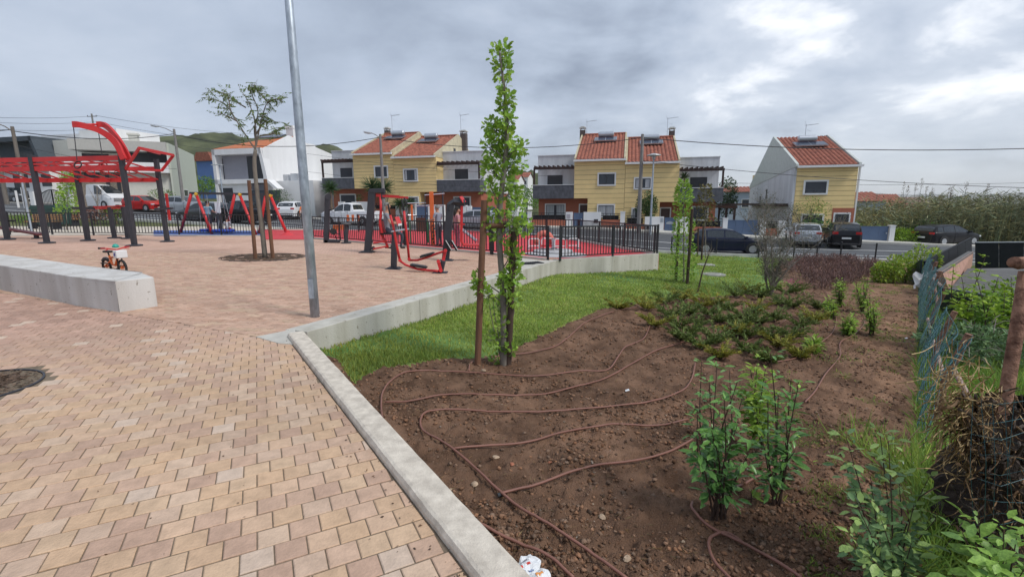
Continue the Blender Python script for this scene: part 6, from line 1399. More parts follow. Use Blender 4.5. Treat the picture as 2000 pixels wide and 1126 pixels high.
# ---- bare grey shrub
def bare_shrub():
    b = tp(1506, 578); Y = b.y; k = Y/FPX; r = thing('bare_shrub', 'large bare grey shrub with fine twigs between the hatchback and the heather', 'shrub', b); m = MB(); ends = []; rnd = random.Random(5)
    m1 = MB()
    for i in range(9):
        a = Vector((rnd.uniform(-.8, 1.2), rnd.uniform(-.8, .8), 2.1)).normalized(); p = Vector(b)+Vector((rnd.uniform(-.08, .08), rnd.uniform(-.08, .08), 0)); P = [p]
        for s_ in range(5): a = (a+Vector((rnd.uniform(-.35, .45), rnd.uniform(-.3, .3), .05))).normalized(); p = p+a*rnd.uniform(.36, .55); P.append(p)
        m1.tube(P, [.024-.0038*j for j in range(6)], 5)
        for p0 in P[1:]:
            for t in range(9):
                d_ = Vector((rnd.uniform(-1, 1.1), rnd.uniform(-1, 1), rnd.uniform(.1, 1.3))).normalized(); e = p0+d_*rnd.uniform(.25, .6); mid = p0.lerp(e, .5)+Vector((rnd.uniform(-.05, .05), 0, .04)); m.tube([p0, mid, e], [.006, .004, .002], 3, caps=False); ends += [mid, e]
                for w_ in range(3): e2 = mid+Vector((rnd.uniform(-.2, .2), rnd.uniform(-.2, .2), rnd.uniform(0, .3))); m.tube([mid, e2], [.003, .0015], 3, caps=False); ends.append(e2)
    m1.build('stems', m_barkg, r, world=True)['kind'] = 'stuff'; kind(m.build('twigs', m_barkg, r, world=True), 'stuff')
    E_ = A(ends); P = np.repeat(E_, 3, 0)+rng.normal(size=(len(E_)*3, 3))*.05; scatter('leaves', P, rng.normal(size=P.shape), rng.uniform(.02, .05, len(P)), T_simple(.4), leafmat('dull_leaf', (.07, .085, .045), (.10, .12, .06)), rtint(len(P)), parent=r)['kind'] = 'stuff'
bare_shrub()
# ---- broadleaf shrubs with single leaves
LT = {}
def leafproto(key, tmpl, mat, tint):
    if key in LT: return LT[key]
    V, F = tmpl; me = bpy.data.meshes.new('leaf'); me.from_pydata([tuple(p) for p in V], [], F); me.materials.append(mat); ca = me.color_attributes.new('tint', 'FLOAT_COLOR', 'POINT'); a = np.ones((len(V), 4), np.float32); a[:, :3] = tint; ca.data.foreach_set('color', a.ravel())
    me.polygons.foreach_set('use_smooth', [True]*len(me.polygons)); LT[key] = me; return me
def leafy(name, label, cat, b, stems, nleaf, size, key, mat, w=.42, fillx=2.0, seed=1, droop=.15, tints=((.75, .8, .75), (1, 1, 1), (1.25, 1.2, 1.0)), start=.25, bright=None, group=None, stemr=.006, up=.35, filler=None):
    """stems: list of polylines (world). leaves as single objects up to 300, the rest joined"""
    rnd = random.Random(seed); r = thing(name, label, cat, b, 0, group); m = MB(); pos = []
    for P in stems:
        Q = crom(P, 6); n = len(Q); m.tube(Q, [stemr*(1.3-i/n) for i in range(n)], 5)
        for i in range(1, n):
            t = i/(n-1)
            if t >= start: pos.append((Q[i], (Q[i]-Q[i-1]).normalized(), t))
    kind(m.build('stems', m_stemr if bright is None else m_stem, r, world=True), 'stuff')
    tm = T_leaf(w, .12, droop); L_ = r.location; cnt = 0; extra_P, extra_D, extra_S, extra_T, extra_N = [], [], [], [], []
    for i in range(nleaf):
        p, d, t = rnd.choice(pos); a = rnd.random()*6.283; s_ = Vector((0, 0, 1)); x = d.cross(Vector((1, 0, .01))).normalized(); y = d.cross(x); o = (x*math.cos(a)+y*math.sin(a)); dr = (o+d*rnd.uniform(up-.3, up+.45)+Vector((0, 0, rnd.uniform(-.35, .25)))).normalized(); sz = size*rnd.uniform(.45, 1.3)*(1.0 if t < .85 else .72)
        p2 = p+o*rnd.uniform(0, .05); nrm = (Vector((0, 0, 1))+Vector((rnd.uniform(-.5, .5), rnd.uniform(-.5, .5), 0))); yy = nrm.cross(dr).normalized(); zz = dr.cross(yy)
        ti = 2 if (t > .8 and rnd.random() < .75) else rnd.choice((0, 1, 1, 0, 1) if t < .6 else (0, 1, 1, 2))
        if i < 300:
            o_ = bpy.data.objects.new('leaf', leafproto((key, ti), tm, mat, tints[ti])); C.objects.link(o_); o_.parent = r
            o_.matrix_local = Matrix(((dr.x*sz, yy.x*sz, zz.x*sz, p2.x-L_.x), (dr.y*sz, yy.y*sz, zz.y*sz, p2.y-L_.y), (dr.z*sz, yy.z*sz, zz.z*sz, p2.z-L_.z), (0, 0, 0, 1)))
        else: extra_P.append(p2); extra_D.append(dr); extra_S.append(sz); extra_T.append(tints[ti]); extra_N.append(nrm)
    if extra_P: scatter('leaves', A(extra_P), A(extra_D), np.array(extra_S), tm, mat, np.array(extra_T), parent=r, N=A(extra_N))['kind'] = 'stuff'
    return r
def stemset(b, tops, Y, jit=.05, seed=0, mids=None):
    rnd = random.Random(seed); S = []
    for (x, y, dy) in tops:
        t = at(x, y, Y+dy); m_ = Vector(b).lerp(t, .5)+Vector((rnd.uniform(-jit, jit), rnd.uniform(-jit, jit), 0)); S.append([Vector(b)+Vector((rnd.uniform(-.05, .05), rnd.uniform(-.05, .05), -.03)), m_, t])
    return S
b = tp(1400, 1003); leafy('laurel_shrub', 'glossy dark green laurel shrub standing left of its pair in the near soil', 'shrub', b, stemset(b, [(1362, 800, -.05), (1385, 745, .05), (1400, 715, 0), (1425, 722, .1), (1440, 745, -.1), (1370, 705, .15), (1452, 770, 0), (1362, 860, -.15), (1440, 830, -.15), (1415, 780, -.2), (1390, 840, -.15), (1462, 885, -.1)], b.y, seed=1), 520, .082, 'lau', m_leafL, w=.36, seed=3, start=.22)
b = tp(1515, 985); leafy('laurel_shrub', 'slim dark laurel shrub with red stems right of its pair', 'shrub', b, stemset(b, [(1505, 690, 0), (1545, 740, .05), (1560, 745, -.05), (1520, 770, .1), (1535, 810, -.1), (1500, 780, -.05), (1552, 880, -.1), (1490, 860, 0), (1510, 920, -.1)], b.y, seed=2), 330, .08, 'lau', m_leafL, w=.40, seed=5, start=.28, tints=((.85, .9, .7), (1.3, 1.25, 1), (2.3, 1.8, 1.1)))
b = tp(1478, 880); leafy('spring_shrub', 'yellow green upright shrub directly behind the two laurel shrubs', 'shrub', b, stemset(b, [(1480, 700, 0), (1465, 720, .1), (1495, 720, -.1), (1500, 760, 0), (1455, 760, .1), (1470, 790, -.1), (1490, 820, 0)], b.y, seed=3), 480, .085, 'spr', m_leafY, w=.38, seed=7, start=.3)
b = tp(1575, 905); leafy('seedling', 'tiny yellow green seedling with five leaves right of the laurels', 'seedling', b, [[b, at(1565, 918, b.y)], [b, at(1582, 912, b.y)]], 9, .06, 'spr', m_leafY, w=.42, seed=2, start=.5)
b = tp(1467, 985); leafy('seedling', 'pale seedling growing at the foot of the laurels', 'seedling', b, [[b, at(1468, 962, b.y)]], 7, .07, 'spr', m_leafY, w=.30, seed=3, start=.4)
b = tp(1742, 1165); leafy('honeysuckle_shrub', 'grey green rounded leaf shrub in the near right corner of the bed', 'shrub', b, stemset(b, [(1652, 850, 0), (1650, 905, .1), (1718, 840, .05), (1735, 860, -.05), (1700, 930, 0), (1670, 980, -.1), (1755, 925, .1), (1785, 985, .0), (1815, 930, .05), (1660, 1040, -.1), (1720, 1010, -.1), (1780, 1060, -.1), (1830, 1010, 0), (1700, 1085, -.15), (1760, 1110, -.15)], b.y, jit=.03, seed=5), 620, .062, 'gre', m_leafG, w=.50, seed=11, start=.3, droop=.05, tints=((.7, .8, .75), (1, 1, 1), (1.7, 1.5, 1.1)), stemr=.004)
b = tp(1985, 1260); leafy('broadleaf_shrub', 'bright oval leaved branch in the bottom right corner', 'shrub', b, stemset(b, [(1880, 1040, 0), (1910, 1010, .05), (1960, 1020, 0), (1925, 1070, -.05), (1985, 1050, 0), (1890, 1100, -.05), (1950, 1095, -.1), (2020, 1030, 0), (1860, 1120, 0), (2000, 1110, -.1)], b.y, jit=.04, seed=6), 190, .095, 'bro', m_leafG, w=.48, seed=12, start=.4, droop=.06, tints=((.9, 1, .75), (1.25, 1.3, .8), (1.6, 1.6, .85)), stemr=.005)
# mid distance upright shrubs in the right-hand row
for (px, pyb, pyt, wd, lab, sd) in ((1640, 600, 545, 26, 'leafy upright shrub left of the pair by the footpath', 1), (1684, 612, 540, 30, 'tallest bright leafy shrub beside the footpath', 2), (1702, 655, 578, 30, 'bushy shrub nearest the viewer beside the footpath', 3), (1655, 655, 612, 26, 'low greyish shrub between the two winding hoses', 4), (1622, 622, 580, 22, 'small leafy shrub at the edge of the brown heather', 5), (1590, 690, 655, 24, 'small shrub behind the laurels near the winding hose', 6)):
    b = tp(px, pyb); leafy('hedge_shrub', lab, 'shrub', b, stemset(b, [(px+random.uniform(-wd/2, wd/2), pyt+random.uniform(0, 26), random.uniform(-.2, .2)) for _ in range(9)], b.y, seed=sd), 330, .10, 'spr', m_leafY, w=.4, seed=sd, start=.1, group='upright shrubs beside the footpath', stemr=.008)
for i, (px, pyb, pyt, wd, lab) in enumerate(((1722, 552, 512, 30, 'leftmost yellow green bush of the hedge row before the road'), (1745, 553, 500, 32, 'second yellow green bush of the hedge row'), (1768, 552, 496, 28, 'third bush of the hedge row, close to the dark sheet'), (1795, 548, 478, 34, 'tallest bush of the hedge row beside the black sheet fence'), (1822, 545, 485, 24, 'pale bush rising behind the black sheet fence'))):
    b = tp(px, pyb); k = b.y/FPX; n = 700; r = thing('hedge_bush', lab, 'bush', b, 0, 'hedge bushes before the road'); c = at(px, (pyb+pyt)/2, b.y)
    P, u = clump_pts(c, wd*.55*k, wd*.5*k, (pyb-pyt)*.55*k, n); scatter('foliage', P, u+rng.normal(size=u.shape)*.6, rng.uniform(.07, .14, n), T_leaf(.42), m_leafY, rtint(n, .7, 1.5, .2)*np.array([1.15, 1, .9]), parent=r)['kind'] = 'stuff'
    m = MB()
    for q in range(5): m.tube([b, Vector(P[q])], [.015, .006], 5)
    kind(m.build('stems', m_stemr, r, world=True), 'stuff')
# ---- junipers
ORD = ['first', 'second', 'third', 'fourth', 'fifth', 'sixth', 'seventh', 'eighth', 'ninth', 'tenth', 'eleventh']
def juniper(px, py, wpx, warm, i, where=''):
    b = tp(px, py); k = b.y/FPX; R_ = wpx*k/2; r = thing('juniper', ('yellow tinged' if warm else 'dark green')+' feathery juniper clump, '+where, 'shrub', b, 0, 'junipers planted across the soil bed'); P = []; D = []; S = []
    for s_ in range(17):
        a = random.random()*6.283; ln = R_*random.uniform(.6, 1.2); el = random.uniform(.45, 1.25)
        for t in np.linspace(.12, 1, 11):
            p = Vector((math.cos(a)*ln*t, math.sin(a)*ln*t, .02+ln*el*1.0*t*(1.15-t*.45)))
            for q in range(5):
                P.append((b.x+p.x, b.y+p.y, b.z+p.z)); D.append((math.cos(a)+random.uniform(-.9, .9), math.sin(a)+random.uniform(-.9, .9), random.uniform(.1, 1.0))); S.append(random.uniform(.05, .11)*(1.1-.4*t)*min(1.6, max(1, R_*2)))
    P = np.array(P); t = rtint(len(P), .55, 1.25, .15)*(np.array([1.9, 1.35, .9]) if warm else np.array([1, 1, 1])); scatter('foliage', P, np.array(D), np.array(S), T_simple(.22), m_jun, t, parent=r)['kind'] = 'stuff'
    m = MB(); 
    for q in range(4): m.tube([b, Vector(P[q*60+20])], [.01, .005], 4)
    kind(m.build('stems', m_stemr, r, world=True), 'stuff')
J = [(1208, 606, 30, 1), (1278, 640, 44, 1), (1262, 606, 44, 1), (1300, 595, 44, 0), (1332, 588, 40, 1), (1326, 640, 56, 0), (1350, 652, 40, 0), (1310, 622, 46, 0), (1372, 600, 40, 1), (1395, 598, 40, 1), (1382, 618, 36, 0), (1345, 615, 34, 0), (1404, 632, 36, 0), (1330, 665, 36, 0), (1398, 672, 48, 0), (1370, 682, 40, 0), (1452, 626, 44, 0), (1480, 612, 36, 1), (1442, 640, 40, 0), (1430, 655, 40, 1), (1485, 634, 36, 0), (1512, 628, 36, 0), (1525, 598, 40, 0), (1548, 602, 36, 0), (1500, 662, 40, 0), (1520, 680, 44, 1), (1545, 662, 40, 0), (1562, 640, 40, 0), (1590, 630, 40, 1), (1462, 690, 44, 0), (1480, 584, 40, 0), (1440, 582, 40, 0), (1465, 574, 36, 1), (1535, 575, 32, 0), (1555, 572, 30, 0), (1420, 606, 30, 0), (1560, 700, 36, 1), (1405, 700, 40, 1), (1500, 710, 34, 0), (1600, 605, 30, 0), (1455, 660, 34, 0)]
RN = ['farthest row', 'second farthest row', 'middle row', 'second nearest row', 'nearest row']; J.sort(key=lambda q: q[1]); i = 0
for rr in range(5):
    row = sorted(J[rr*len(J)//5:(rr+1)*len(J)//5])
    for c_, (px, py, w_, wm_) in enumerate(row): juniper(px, py, w_*1.7, wm_, i, ORD[c_]+' from the left in the '+RN[rr]); i += 1
# ---- heather mass
def heather():
    poly = [tp(*p) for p in ((1520, 530), (1560, 548), (1600, 572), (1660, 560), (1705, 545), (1722, 528), (1700, 512), (1640, 506), (1560, 508))]; pg = [(p.x, p.y) for p in poly]
    xs = [p[0] for p in pg]; ys = [p[1] for p in pg]; n = 9000; X = rng.uniform(min(xs), max(xs), n); Yy = rng.uniform(min(ys), max(ys), n); ok = inpoly(X, Yy, pg); X, Yy = X[ok], Yy[ok]; n = len(X); Z = gz(X, Yy)
    c = (fbm(X*2.2, Yy*2.2, 2, 5) > .44); X, Yy, Z = X[c], Yy[c], Z[c]; n = len(X); P = np.repeat(np.stack([X, Yy, Z], 1), 5, 0); n = len(P); P[:, :2] += rng.normal(size=(n, 2))*.08; P[:, 2] += rng.uniform(0, .30, n)
    D = rng.normal(size=(n, 3))*.5+np.array([0, 0, .9]); o = scatter('heather', P, D, rng.uniform(.09, .20, n), T_simple(.14), m_hea, rtint(n, .5, 1.3, .1)); kind(o, 'stuff', 'purplish brown heather covering the far end of the soil bed')
    for (px, py) in ((1545, 560),): 
        b = tp(px, py); P, u = clump_pts(b+Vector((0, 0, .12)), .35, .3, .12, 260); r = scatter('flowering_heather', P, u, rng.uniform(.03, .05, 260), T_simple(.5), leafmat('pink_bloom', (.45, .08, .16), (.5, .15, .25)), rtint(260)); tag(r, 'small pink flowering heather tuft at the edge of the brown heather', 'heather')
heather()
# ---- reeds
def reeds():
    n = 3600; t = rng.random(n); X = 27.6+rng.random(n)**.8*32; Y0 = 30.0+.0*X; base_y = np.interp(X, [27.5, 28, 34, 60], [34.5, 34.8, 35.5, 36]); Yy = base_y+rng.random(n)**1.4*8
    Z = tz(X, Yy)-.05; H = np.interp(X, [27.4, 29, 31, 36, 58], [1.4, 2.3, 3.2, 3.9, 4.4])*rng.uniform(.72, 1.12, n)
    P = np.stack([X, Yy, Z], 1); lean = rng.normal(size=(n, 2))*.10; D = np.concatenate([lean, np.ones((n, 1))], 1)
    m_reed = leafmat('reed_leaf', (.14, .165, .07), (.23, .225, .12), rough=.65, tl=.2)
    scatter('x', P[:1], D[:1], 1.0, T_blade(), m_reed, (1, 1, 1)); bpy.data.objects.remove(bpy.data.objects['x'])
    # stalks
    Ps = [P]; Ds = [D*H[:, None]]; S = [H]; W_ = [np.full(n, .045)]; k_ = 11
    h = rng.random((n, k_))*.85+.12; PP = P[:, None]+D[:, None]*(H[:, None]*h)[..., None]; a = rng.random((n, k_))*6.283; DD = np.stack([np.cos(a), np.sin(a), rng.uniform(-.15, .9, (n, k_))], -1)
    Ps.append(PP.reshape(-1, 3)); Ds.append(DD.reshape(-1, 3)); S.append(rng.uniform(.35, .85, n*k_)); W_.append(rng.uniform(.04, .075, n*k_))
    P2 = np.concatenate(Ps); D2 = np.concatenate(Ds); S2 = np.concatenate(S); W2_ = np.concatenate(W_); tt = rtint(len(P2), .5, 1.5, .25)*(.8+.5*vnoise(P2[:, :1]*.5, P2[:, 2:3]*.8, 4))
    tt = tt*np.where(P2[:, :1] < 28, np.array([[.7, 1.15, .6]]), 1.0)
    o = scatter('giant_reeds', P2, D2, S2, T_blade(), m_reed, tt, wscale=W2_); kind(o, 'stuff', 'tall dense bank of giant reeds behind the dark car at the right')
    q = rng.choice(n, 90, replace=False); q = q[X[q] > 30]; top = P[q]+D[q]*(H[q]*rng.uniform(1.0, 1.2, len(q)))[:, None]; m_pl = leafmat('reed_plume', (.20, .17, .13), (.27, .23, .17))
    st = MB(); 
    for a_, b_ in zip(P[q]+D[q]*(H[q]*.7)[:, None], top): st.tube([a_, b_], .012, 3, caps=False)
    kind(st.build('reed_stalks', m_straw), 'stuff', 'dry stalks rising out of the giant reeds')
    PP = np.repeat(top, 40, 0); PP[:, 2] += rng.uniform(-.1, .62, len(PP)); PP[:, :2] += rng.normal(size=(len(PP), 2))*.05; DD = rng.normal(size=PP.shape)*.35+np.array([.3, 0, 1]); kind(scatter('reed_plumes', PP, DD, rng.uniform(.08, .2, len(PP)), T_simple(.2), m_pl, rtint(len(PP))), 'stuff', 'feathery plumes above the giant reeds')
    # bright bush at their foot by the gate pillar
    for (px, py, Y, w_, h_, lab, tn) in ((1760, 470, 34.2, 1.1, .7, 'low yellow green bush right of the last gate pillar', (1.1, 1.15, .7)), (1738, 425, 48, .9, .9, 'dark bush between the pillar and the town houses', (.5, .6, .5)), (1785, 442, 36, 1.9, 1.2, 'mid green bramble mound in front of the reeds', (.45, .75, .5))):
        c = at(px, py, Y); c.z = tz(c.x, c.y); r = thing('roadside_bush', lab, 'bush', c); P, u = clump_pts(c+Vector((0, 0, h_*.6)), w_, w_, h_, 1500); scatter('foliage', P, u+rng.normal(size=u.shape)*.5, rng.uniform(.1, .18, 1500), T_leaf(.5), m_leafY, rtint(1500, .4, 1.1)*np.array(tn), parent=r)['kind'] = 'stuff'
reeds()
# ---- bushes and palms by the houses
def bush(px, py, Y, w_, h_, n, lab, mat, tn=(1, 1, 1), ls=.14, trunk=0, name='bush', cat='bush', lift=0):
    c = at(px, py, Y); g = tz(c.x, c.y)+lift; r = thing(name, lab, cat, (c.x, c.y, g)); P, u = clump_pts((c.x, c.y, c.z), w_, w_, h_, n); k_ = vnoise(P[:, 0]*2.5, P[:, 2]*2.5, 3) > .25; P, u = P[k_], u[k_]; scatter('crown', P, u+rng.normal(size=u.shape)*.6, rng.uniform(.7, 1.3, len(P))*ls, T_leaf(.45), mat, rtint(len(P), .5, 1.3, .15)*np.array(tn), parent=r)['kind'] = 'stuff'
    m = MB(); m.tube([(0, 0, 0), (0, 0, max(.2, c.z-g))], [.07, .04], 7); m.build('trunk', m_bark, r)
bush(1263, 402, 38.6, .85, 1.15, 2600, 'dark conical evergreen between the bare pole and the slim lamp', m_leafD, (1.2, 1.3, 1), .14, name='evergreen_tree', cat='tree')
bush(1420, 385, 46, 1.0, 1.9, 2200, 'dark green tree at the right side of the middle yellow houses', m_leafD, (1.1, 1.2, 1), .17, name='evergreen_tree', cat='tree')
bush(1585, 408, 35.3, 1.3, .9, 900, 'loose pale olive bush under the front window of the single house', m_leafG, (1.6, 1.2, .7), .12, name='olive_bush')
bush(1596, 442, 34.2, 1.3, .55, 1200, 'rounded dark green bush behind the bare shrub', m_leafD, (1.5, 1.9, 1), .12)
bush(12, 345, 60, 3.5, 2.2, 2200, 'leafy green tree left of the far left dark house', m_leafD, (2, 1.8, 1.2), .22, name='leafy_tree', cat='tree'); bush(-8, 300, 75, 4, 2.5, 1400, 'bare brownish tree top at the left edge', m_hea, (1, 1.2, .8), .25, name='leafy_tree', cat='tree')
bush(183, 418, 33, 1.8, .45, 1300, 'long reddish hedge behind the railing under the white van', m_hea, (.9, .7, .6), .14, name='low_hedge', cat='hedge'); bush(50, 430, 33, 1.0, .6, 700, 'small green shrub beside the thin galvanised post', m_leafY, (.7, .8, .7), .12); bush(225, 418, 33.5, .9, .45, 700, 'green shrub at the right end of the reddish hedge', m_leafY, (.6, .7, .6), .12)
bush(395, 362, 75, 3.0, 1.4, 1400, 'green slope bush between the beige and the white modern houses', m_leafY, (.7, .8, .5), .3, name='hillside_bush'); bush(700, 385, 46, .5, .3, 300, 'small bush behind the pickup', m_leafD, (1.5, 1.5, 1), .1)
bush(1030, 385, 75, 3.5, 1.8, 1500, 'green scrub on the slope between the two yellow pairs', m_leafY, (.6, .75, .5), .3, name='hillside_bush')
bush(545, 385, 46.5, 1.3, .8, 600, 'climbing plant over the entrance of the white modern house', m_leafD, (1.3, 1.4, 1), .12)
bush(315, 378, 50, 1.2, .5, 500, 'low green shrub behind the red hatchback', m_leafY, (.6, .7, .5), .14)
def yucca(px, pyc, pyb, Y, R_, lab, n=170, heads=1):
    c = at(px, pyc, Y); g = tz(c.x, c.y); r = thing('yucca', lab, 'palm', (c.x, c.y, g)); m = MB(); P = []; D = []
    for h in range(heads):
        cc = c+Vector(((h-(heads-1)/2)*R_*.9, 0, random.uniform(-.2, .2)*(heads > 1))); m.tube([(0, 0, 0), (cc.x-c.x, 0, (cc.z-g)*.6), (cc.x-c.x, 0, cc.z-g)], [.12, .1, .09], 8)
        u = rng.normal(size=(n, 3)); u[:, 2] = u[:, 2]*.8+.25; u /= np.linalg.norm(u, axis=1, keepdims=True); P.append(np.repeat(np.array([tuple(cc)]), n, 0)); D.append(u)
    m.build('trunk', m_bark, r); P = np.concatenate(P); D = np.concatenate(D); scatter('fronds', P, D, rng.uniform(.8, 1.1, len(P))*R_, T_blade(), m_leafD, rtint(len(P), .7, 1.5), parent=r, wscale=np.full(len(P), .055))['kind'] = 'stuff'
yucca(645, 368, 420, 42, .95, 'spiky yucca with thin trunk in front of the left balcony', 240); yucca(738, 368, 410, 42, 1.2, 'broad spiky yucca by the street lamp at the left yellow houses', 240, 2); yucca(790, 402, 415, 42.5, .9, 'low spiky yucca cluster behind the seated man', 160, 2); yucca(1337, 345, 360, 39.5, .55, 'small potted palm on the right balcony of the middle houses', 90)
# ---- grass blades
def lawnblades():
    n = 230000; Y0 = np.exp(rng.uniform(math.log(4.2), math.log(27), n)); S_ = rng.uniform(-.5, .62, n); X = Y0*S_; ok = inpoly(X, Y0, LAWN); wall1 = (X-W0.x)*(W1.y-W0.y)-(Y0-W0.y)*(W1.x-W0.x); wall2 = (X-W1.x)*(W2.y-W1.y)-(Y0-W1.y)*(W2.x-W1.x)
    ok &= np.where(X < W1.x, wall1 > .02, np.where(X < W2.x, wall2 > .02, True)); kx = K_far.x+(Y0-K_far.y)*(kdir.x/kdir.y)+KW; ok &= X > kx+.02
    X, Y0 = X[ok], Y0[ok]; d = fbm(X*.9, Y0*.9, 4, 55); keep = rng.random(len(X)) < np.clip((d-.30)*4.5, .25, 1); X, Y0, d = X[keep], Y0[keep], d[keep]; n = len(X); Z = gz(X, Y0)
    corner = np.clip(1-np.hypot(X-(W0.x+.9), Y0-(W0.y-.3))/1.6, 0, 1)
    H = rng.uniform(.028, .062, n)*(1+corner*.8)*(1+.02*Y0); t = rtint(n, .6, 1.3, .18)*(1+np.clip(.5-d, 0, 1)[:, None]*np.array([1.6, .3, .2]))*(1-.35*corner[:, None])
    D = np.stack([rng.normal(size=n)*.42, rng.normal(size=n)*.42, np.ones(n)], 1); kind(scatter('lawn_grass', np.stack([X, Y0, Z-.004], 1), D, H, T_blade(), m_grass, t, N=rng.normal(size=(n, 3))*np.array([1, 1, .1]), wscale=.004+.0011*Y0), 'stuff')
lawnblades()
def roughgrass():
    n = 46000; Y0 = np.exp(rng.uniform(math.log(2.2), math.log(17), n)); X = Y0*.868+rng.uniform(.16, 3.2, n)**1.0*(1+Y0*.08)+.05; ok = X < Y0*1.25+1.5; X, Y0 = X[ok], Y0[ok]; n = len(X); Z = gz(X, Y0); c = fbm(X*1.5, Y0*1.5, 3, 8); H = rng.uniform(.08, .30, n)*(.5+c)*np.where(X < Y0*.868+.25, .55, 1)
    D = np.stack([rng.normal(size=n)*.6, rng.normal(size=n)*.6, np.ones(n)], 1); kind(scatter('tall_grass', np.stack([X, Y0, Z-.01], 1), D, H, T_blade(), m_grass, rtint(n, .55, 1.25, .2)*np.array([.85, .95, .9]), N=rng.normal(size=(n, 3))*np.array([1, 1, .1]), wscale=.006+.0012*Y0), 'stuff', 'long rough grass behind the blue net fence')
    # weeds on the footpath and in the bed
    n = 16000; Y0 = np.exp(rng.uniform(math.log(1.6), math.log(20), n)); X = Y0*rng.uniform(.62, .88, n); d = fbm(X*3, Y0*3, 4, 77)+.12*(X/Y0-.62)/.26; ok = d > .655; X, Y0 = X[ok], Y0[ok]; n = len(X); Z = gz(X, Y0)
    D = np.stack([rng.normal(size=n)*.8, rng.normal(size=n)*.8, np.ones(n)*.8], 1); kind(scatter('path_weeds', np.stack([X, Y0, Z], 1), D, rng.uniform(.012, .045, n)*(1+.04*Y0), T_blade(), m_grass, rtint(n, .5, 1.0, .25), wscale=.003+.0012*Y0), 'stuff')
roughgrass()
# ================================================================ VEHICLES
m_tyre = M('tyre', (.018, .018, .02), rough=.85); m_rim = M('alloy_rim', (.5, .51, .53), rough=.3, metal=.7, var=.05); m_cglass = M('car_glass', (.02, .026, .032), rough=.05, spec=.9, var=.1)
m_lred = M('tail_lamp', (.45, .01, .012), rough=.2, var=.1); m_lwht = M('head_lamp', (.6, .62, .65), rough=.12, var=.1, spec=.9); m_trim = M('car_trim', (.015, .015, .017), rough=.6); m_plate = M('number_plate', (.75, .75, .72), rough=.4)
def paint(n, c): return M('car_paint_'+n, c, rough=.3, var=.02, coat=.25, spec=.25)
PROF = {  # x from -1 rear to 1 front; belt, roof as fraction of H; half width fraction
 'hatch': dict(belt=[(-1, .52), (-.96, .66), (-.5, .655), (.2, .635), (.52, .62), (.8, .54), (.95, .44), (1, .38)], roof=[(-1, .54), (-.97, .68), (-.90, .80), (-.76, .95), (-.45, 1.0), (-.1, 1.0), (.12, .955), (.50, .66), (.8, .57), (.95, .465), (1, .40)], win=(-.80, .40), ws=(.13, .49), rw=(-.955, -.80), wh=(-.60, .62)),
 'suv': dict(belt=[(-1, .50), (-.97, .64), (-.5, .66), (.2, .64), (.5, .63), (.85, .57), (.96, .46), (1, .38)], roof=[(-1, .52), (-.975, .66), (-.93, .80), (-.80, .96), (-.5, 1.0), (-.1, 1.0), (.13, .96), (.45, .68), (.85, .60), (.96, .48), (1, .40)], win=(-.84, .36), ws=(.14, .44), rw=(-.965, -.83), wh=(-.60, .62)),
 'wagon': dict(belt=[(-1, .52), (-.97, .64), (-.4, .64), (.2, .62), (.45, .60), (.8, .53), (.95, .43), (1, .37)], roof=[(-1, .54), (-.98, .66), (-.90, .84), (-.80, .94), (-.4, 1.0), (-.1, .99), (.08, .95), (.46, .64), (.8, .56), (.95, .45), (1, .39)], win=(-.84, .34), ws=(.09, .45), rw=(-.965, -.86), wh=(-.60, .62)),
 'van': dict(belt=[(-1, .45), (-.985, .56), (.4, .56), (.7, .53), (.92, .43), (1, .33)], roof=[(-1, .92), (-.985, .99), (-.6, 1.0), (.3, 1.0), (.45, .96), (.78, .60), (.93, .47), (1, .36)], win=(.28, .62), ws=(.47, .77), rw=None, wh=(-.58, .66)),
 'pickup': dict(belt=[(-1, .56), (-.98, .60), (-.3, .60), (.2, .60), (.5, .60), (.85, .57), (.97, .48), (1, .40)], roof=[(-1, .58), (-.98, .61), (-.30, .615), (-.265, .66), (-.20, .95), (-.05, 1.0), (.15, .99), (.26, .95), (.50, .64), (.85, .60), (.97, .50), (1, .42)], win=(-.17, .42), ws=(.27, .49), rw=(-.26, -.21), wh=(-.60, .62))}
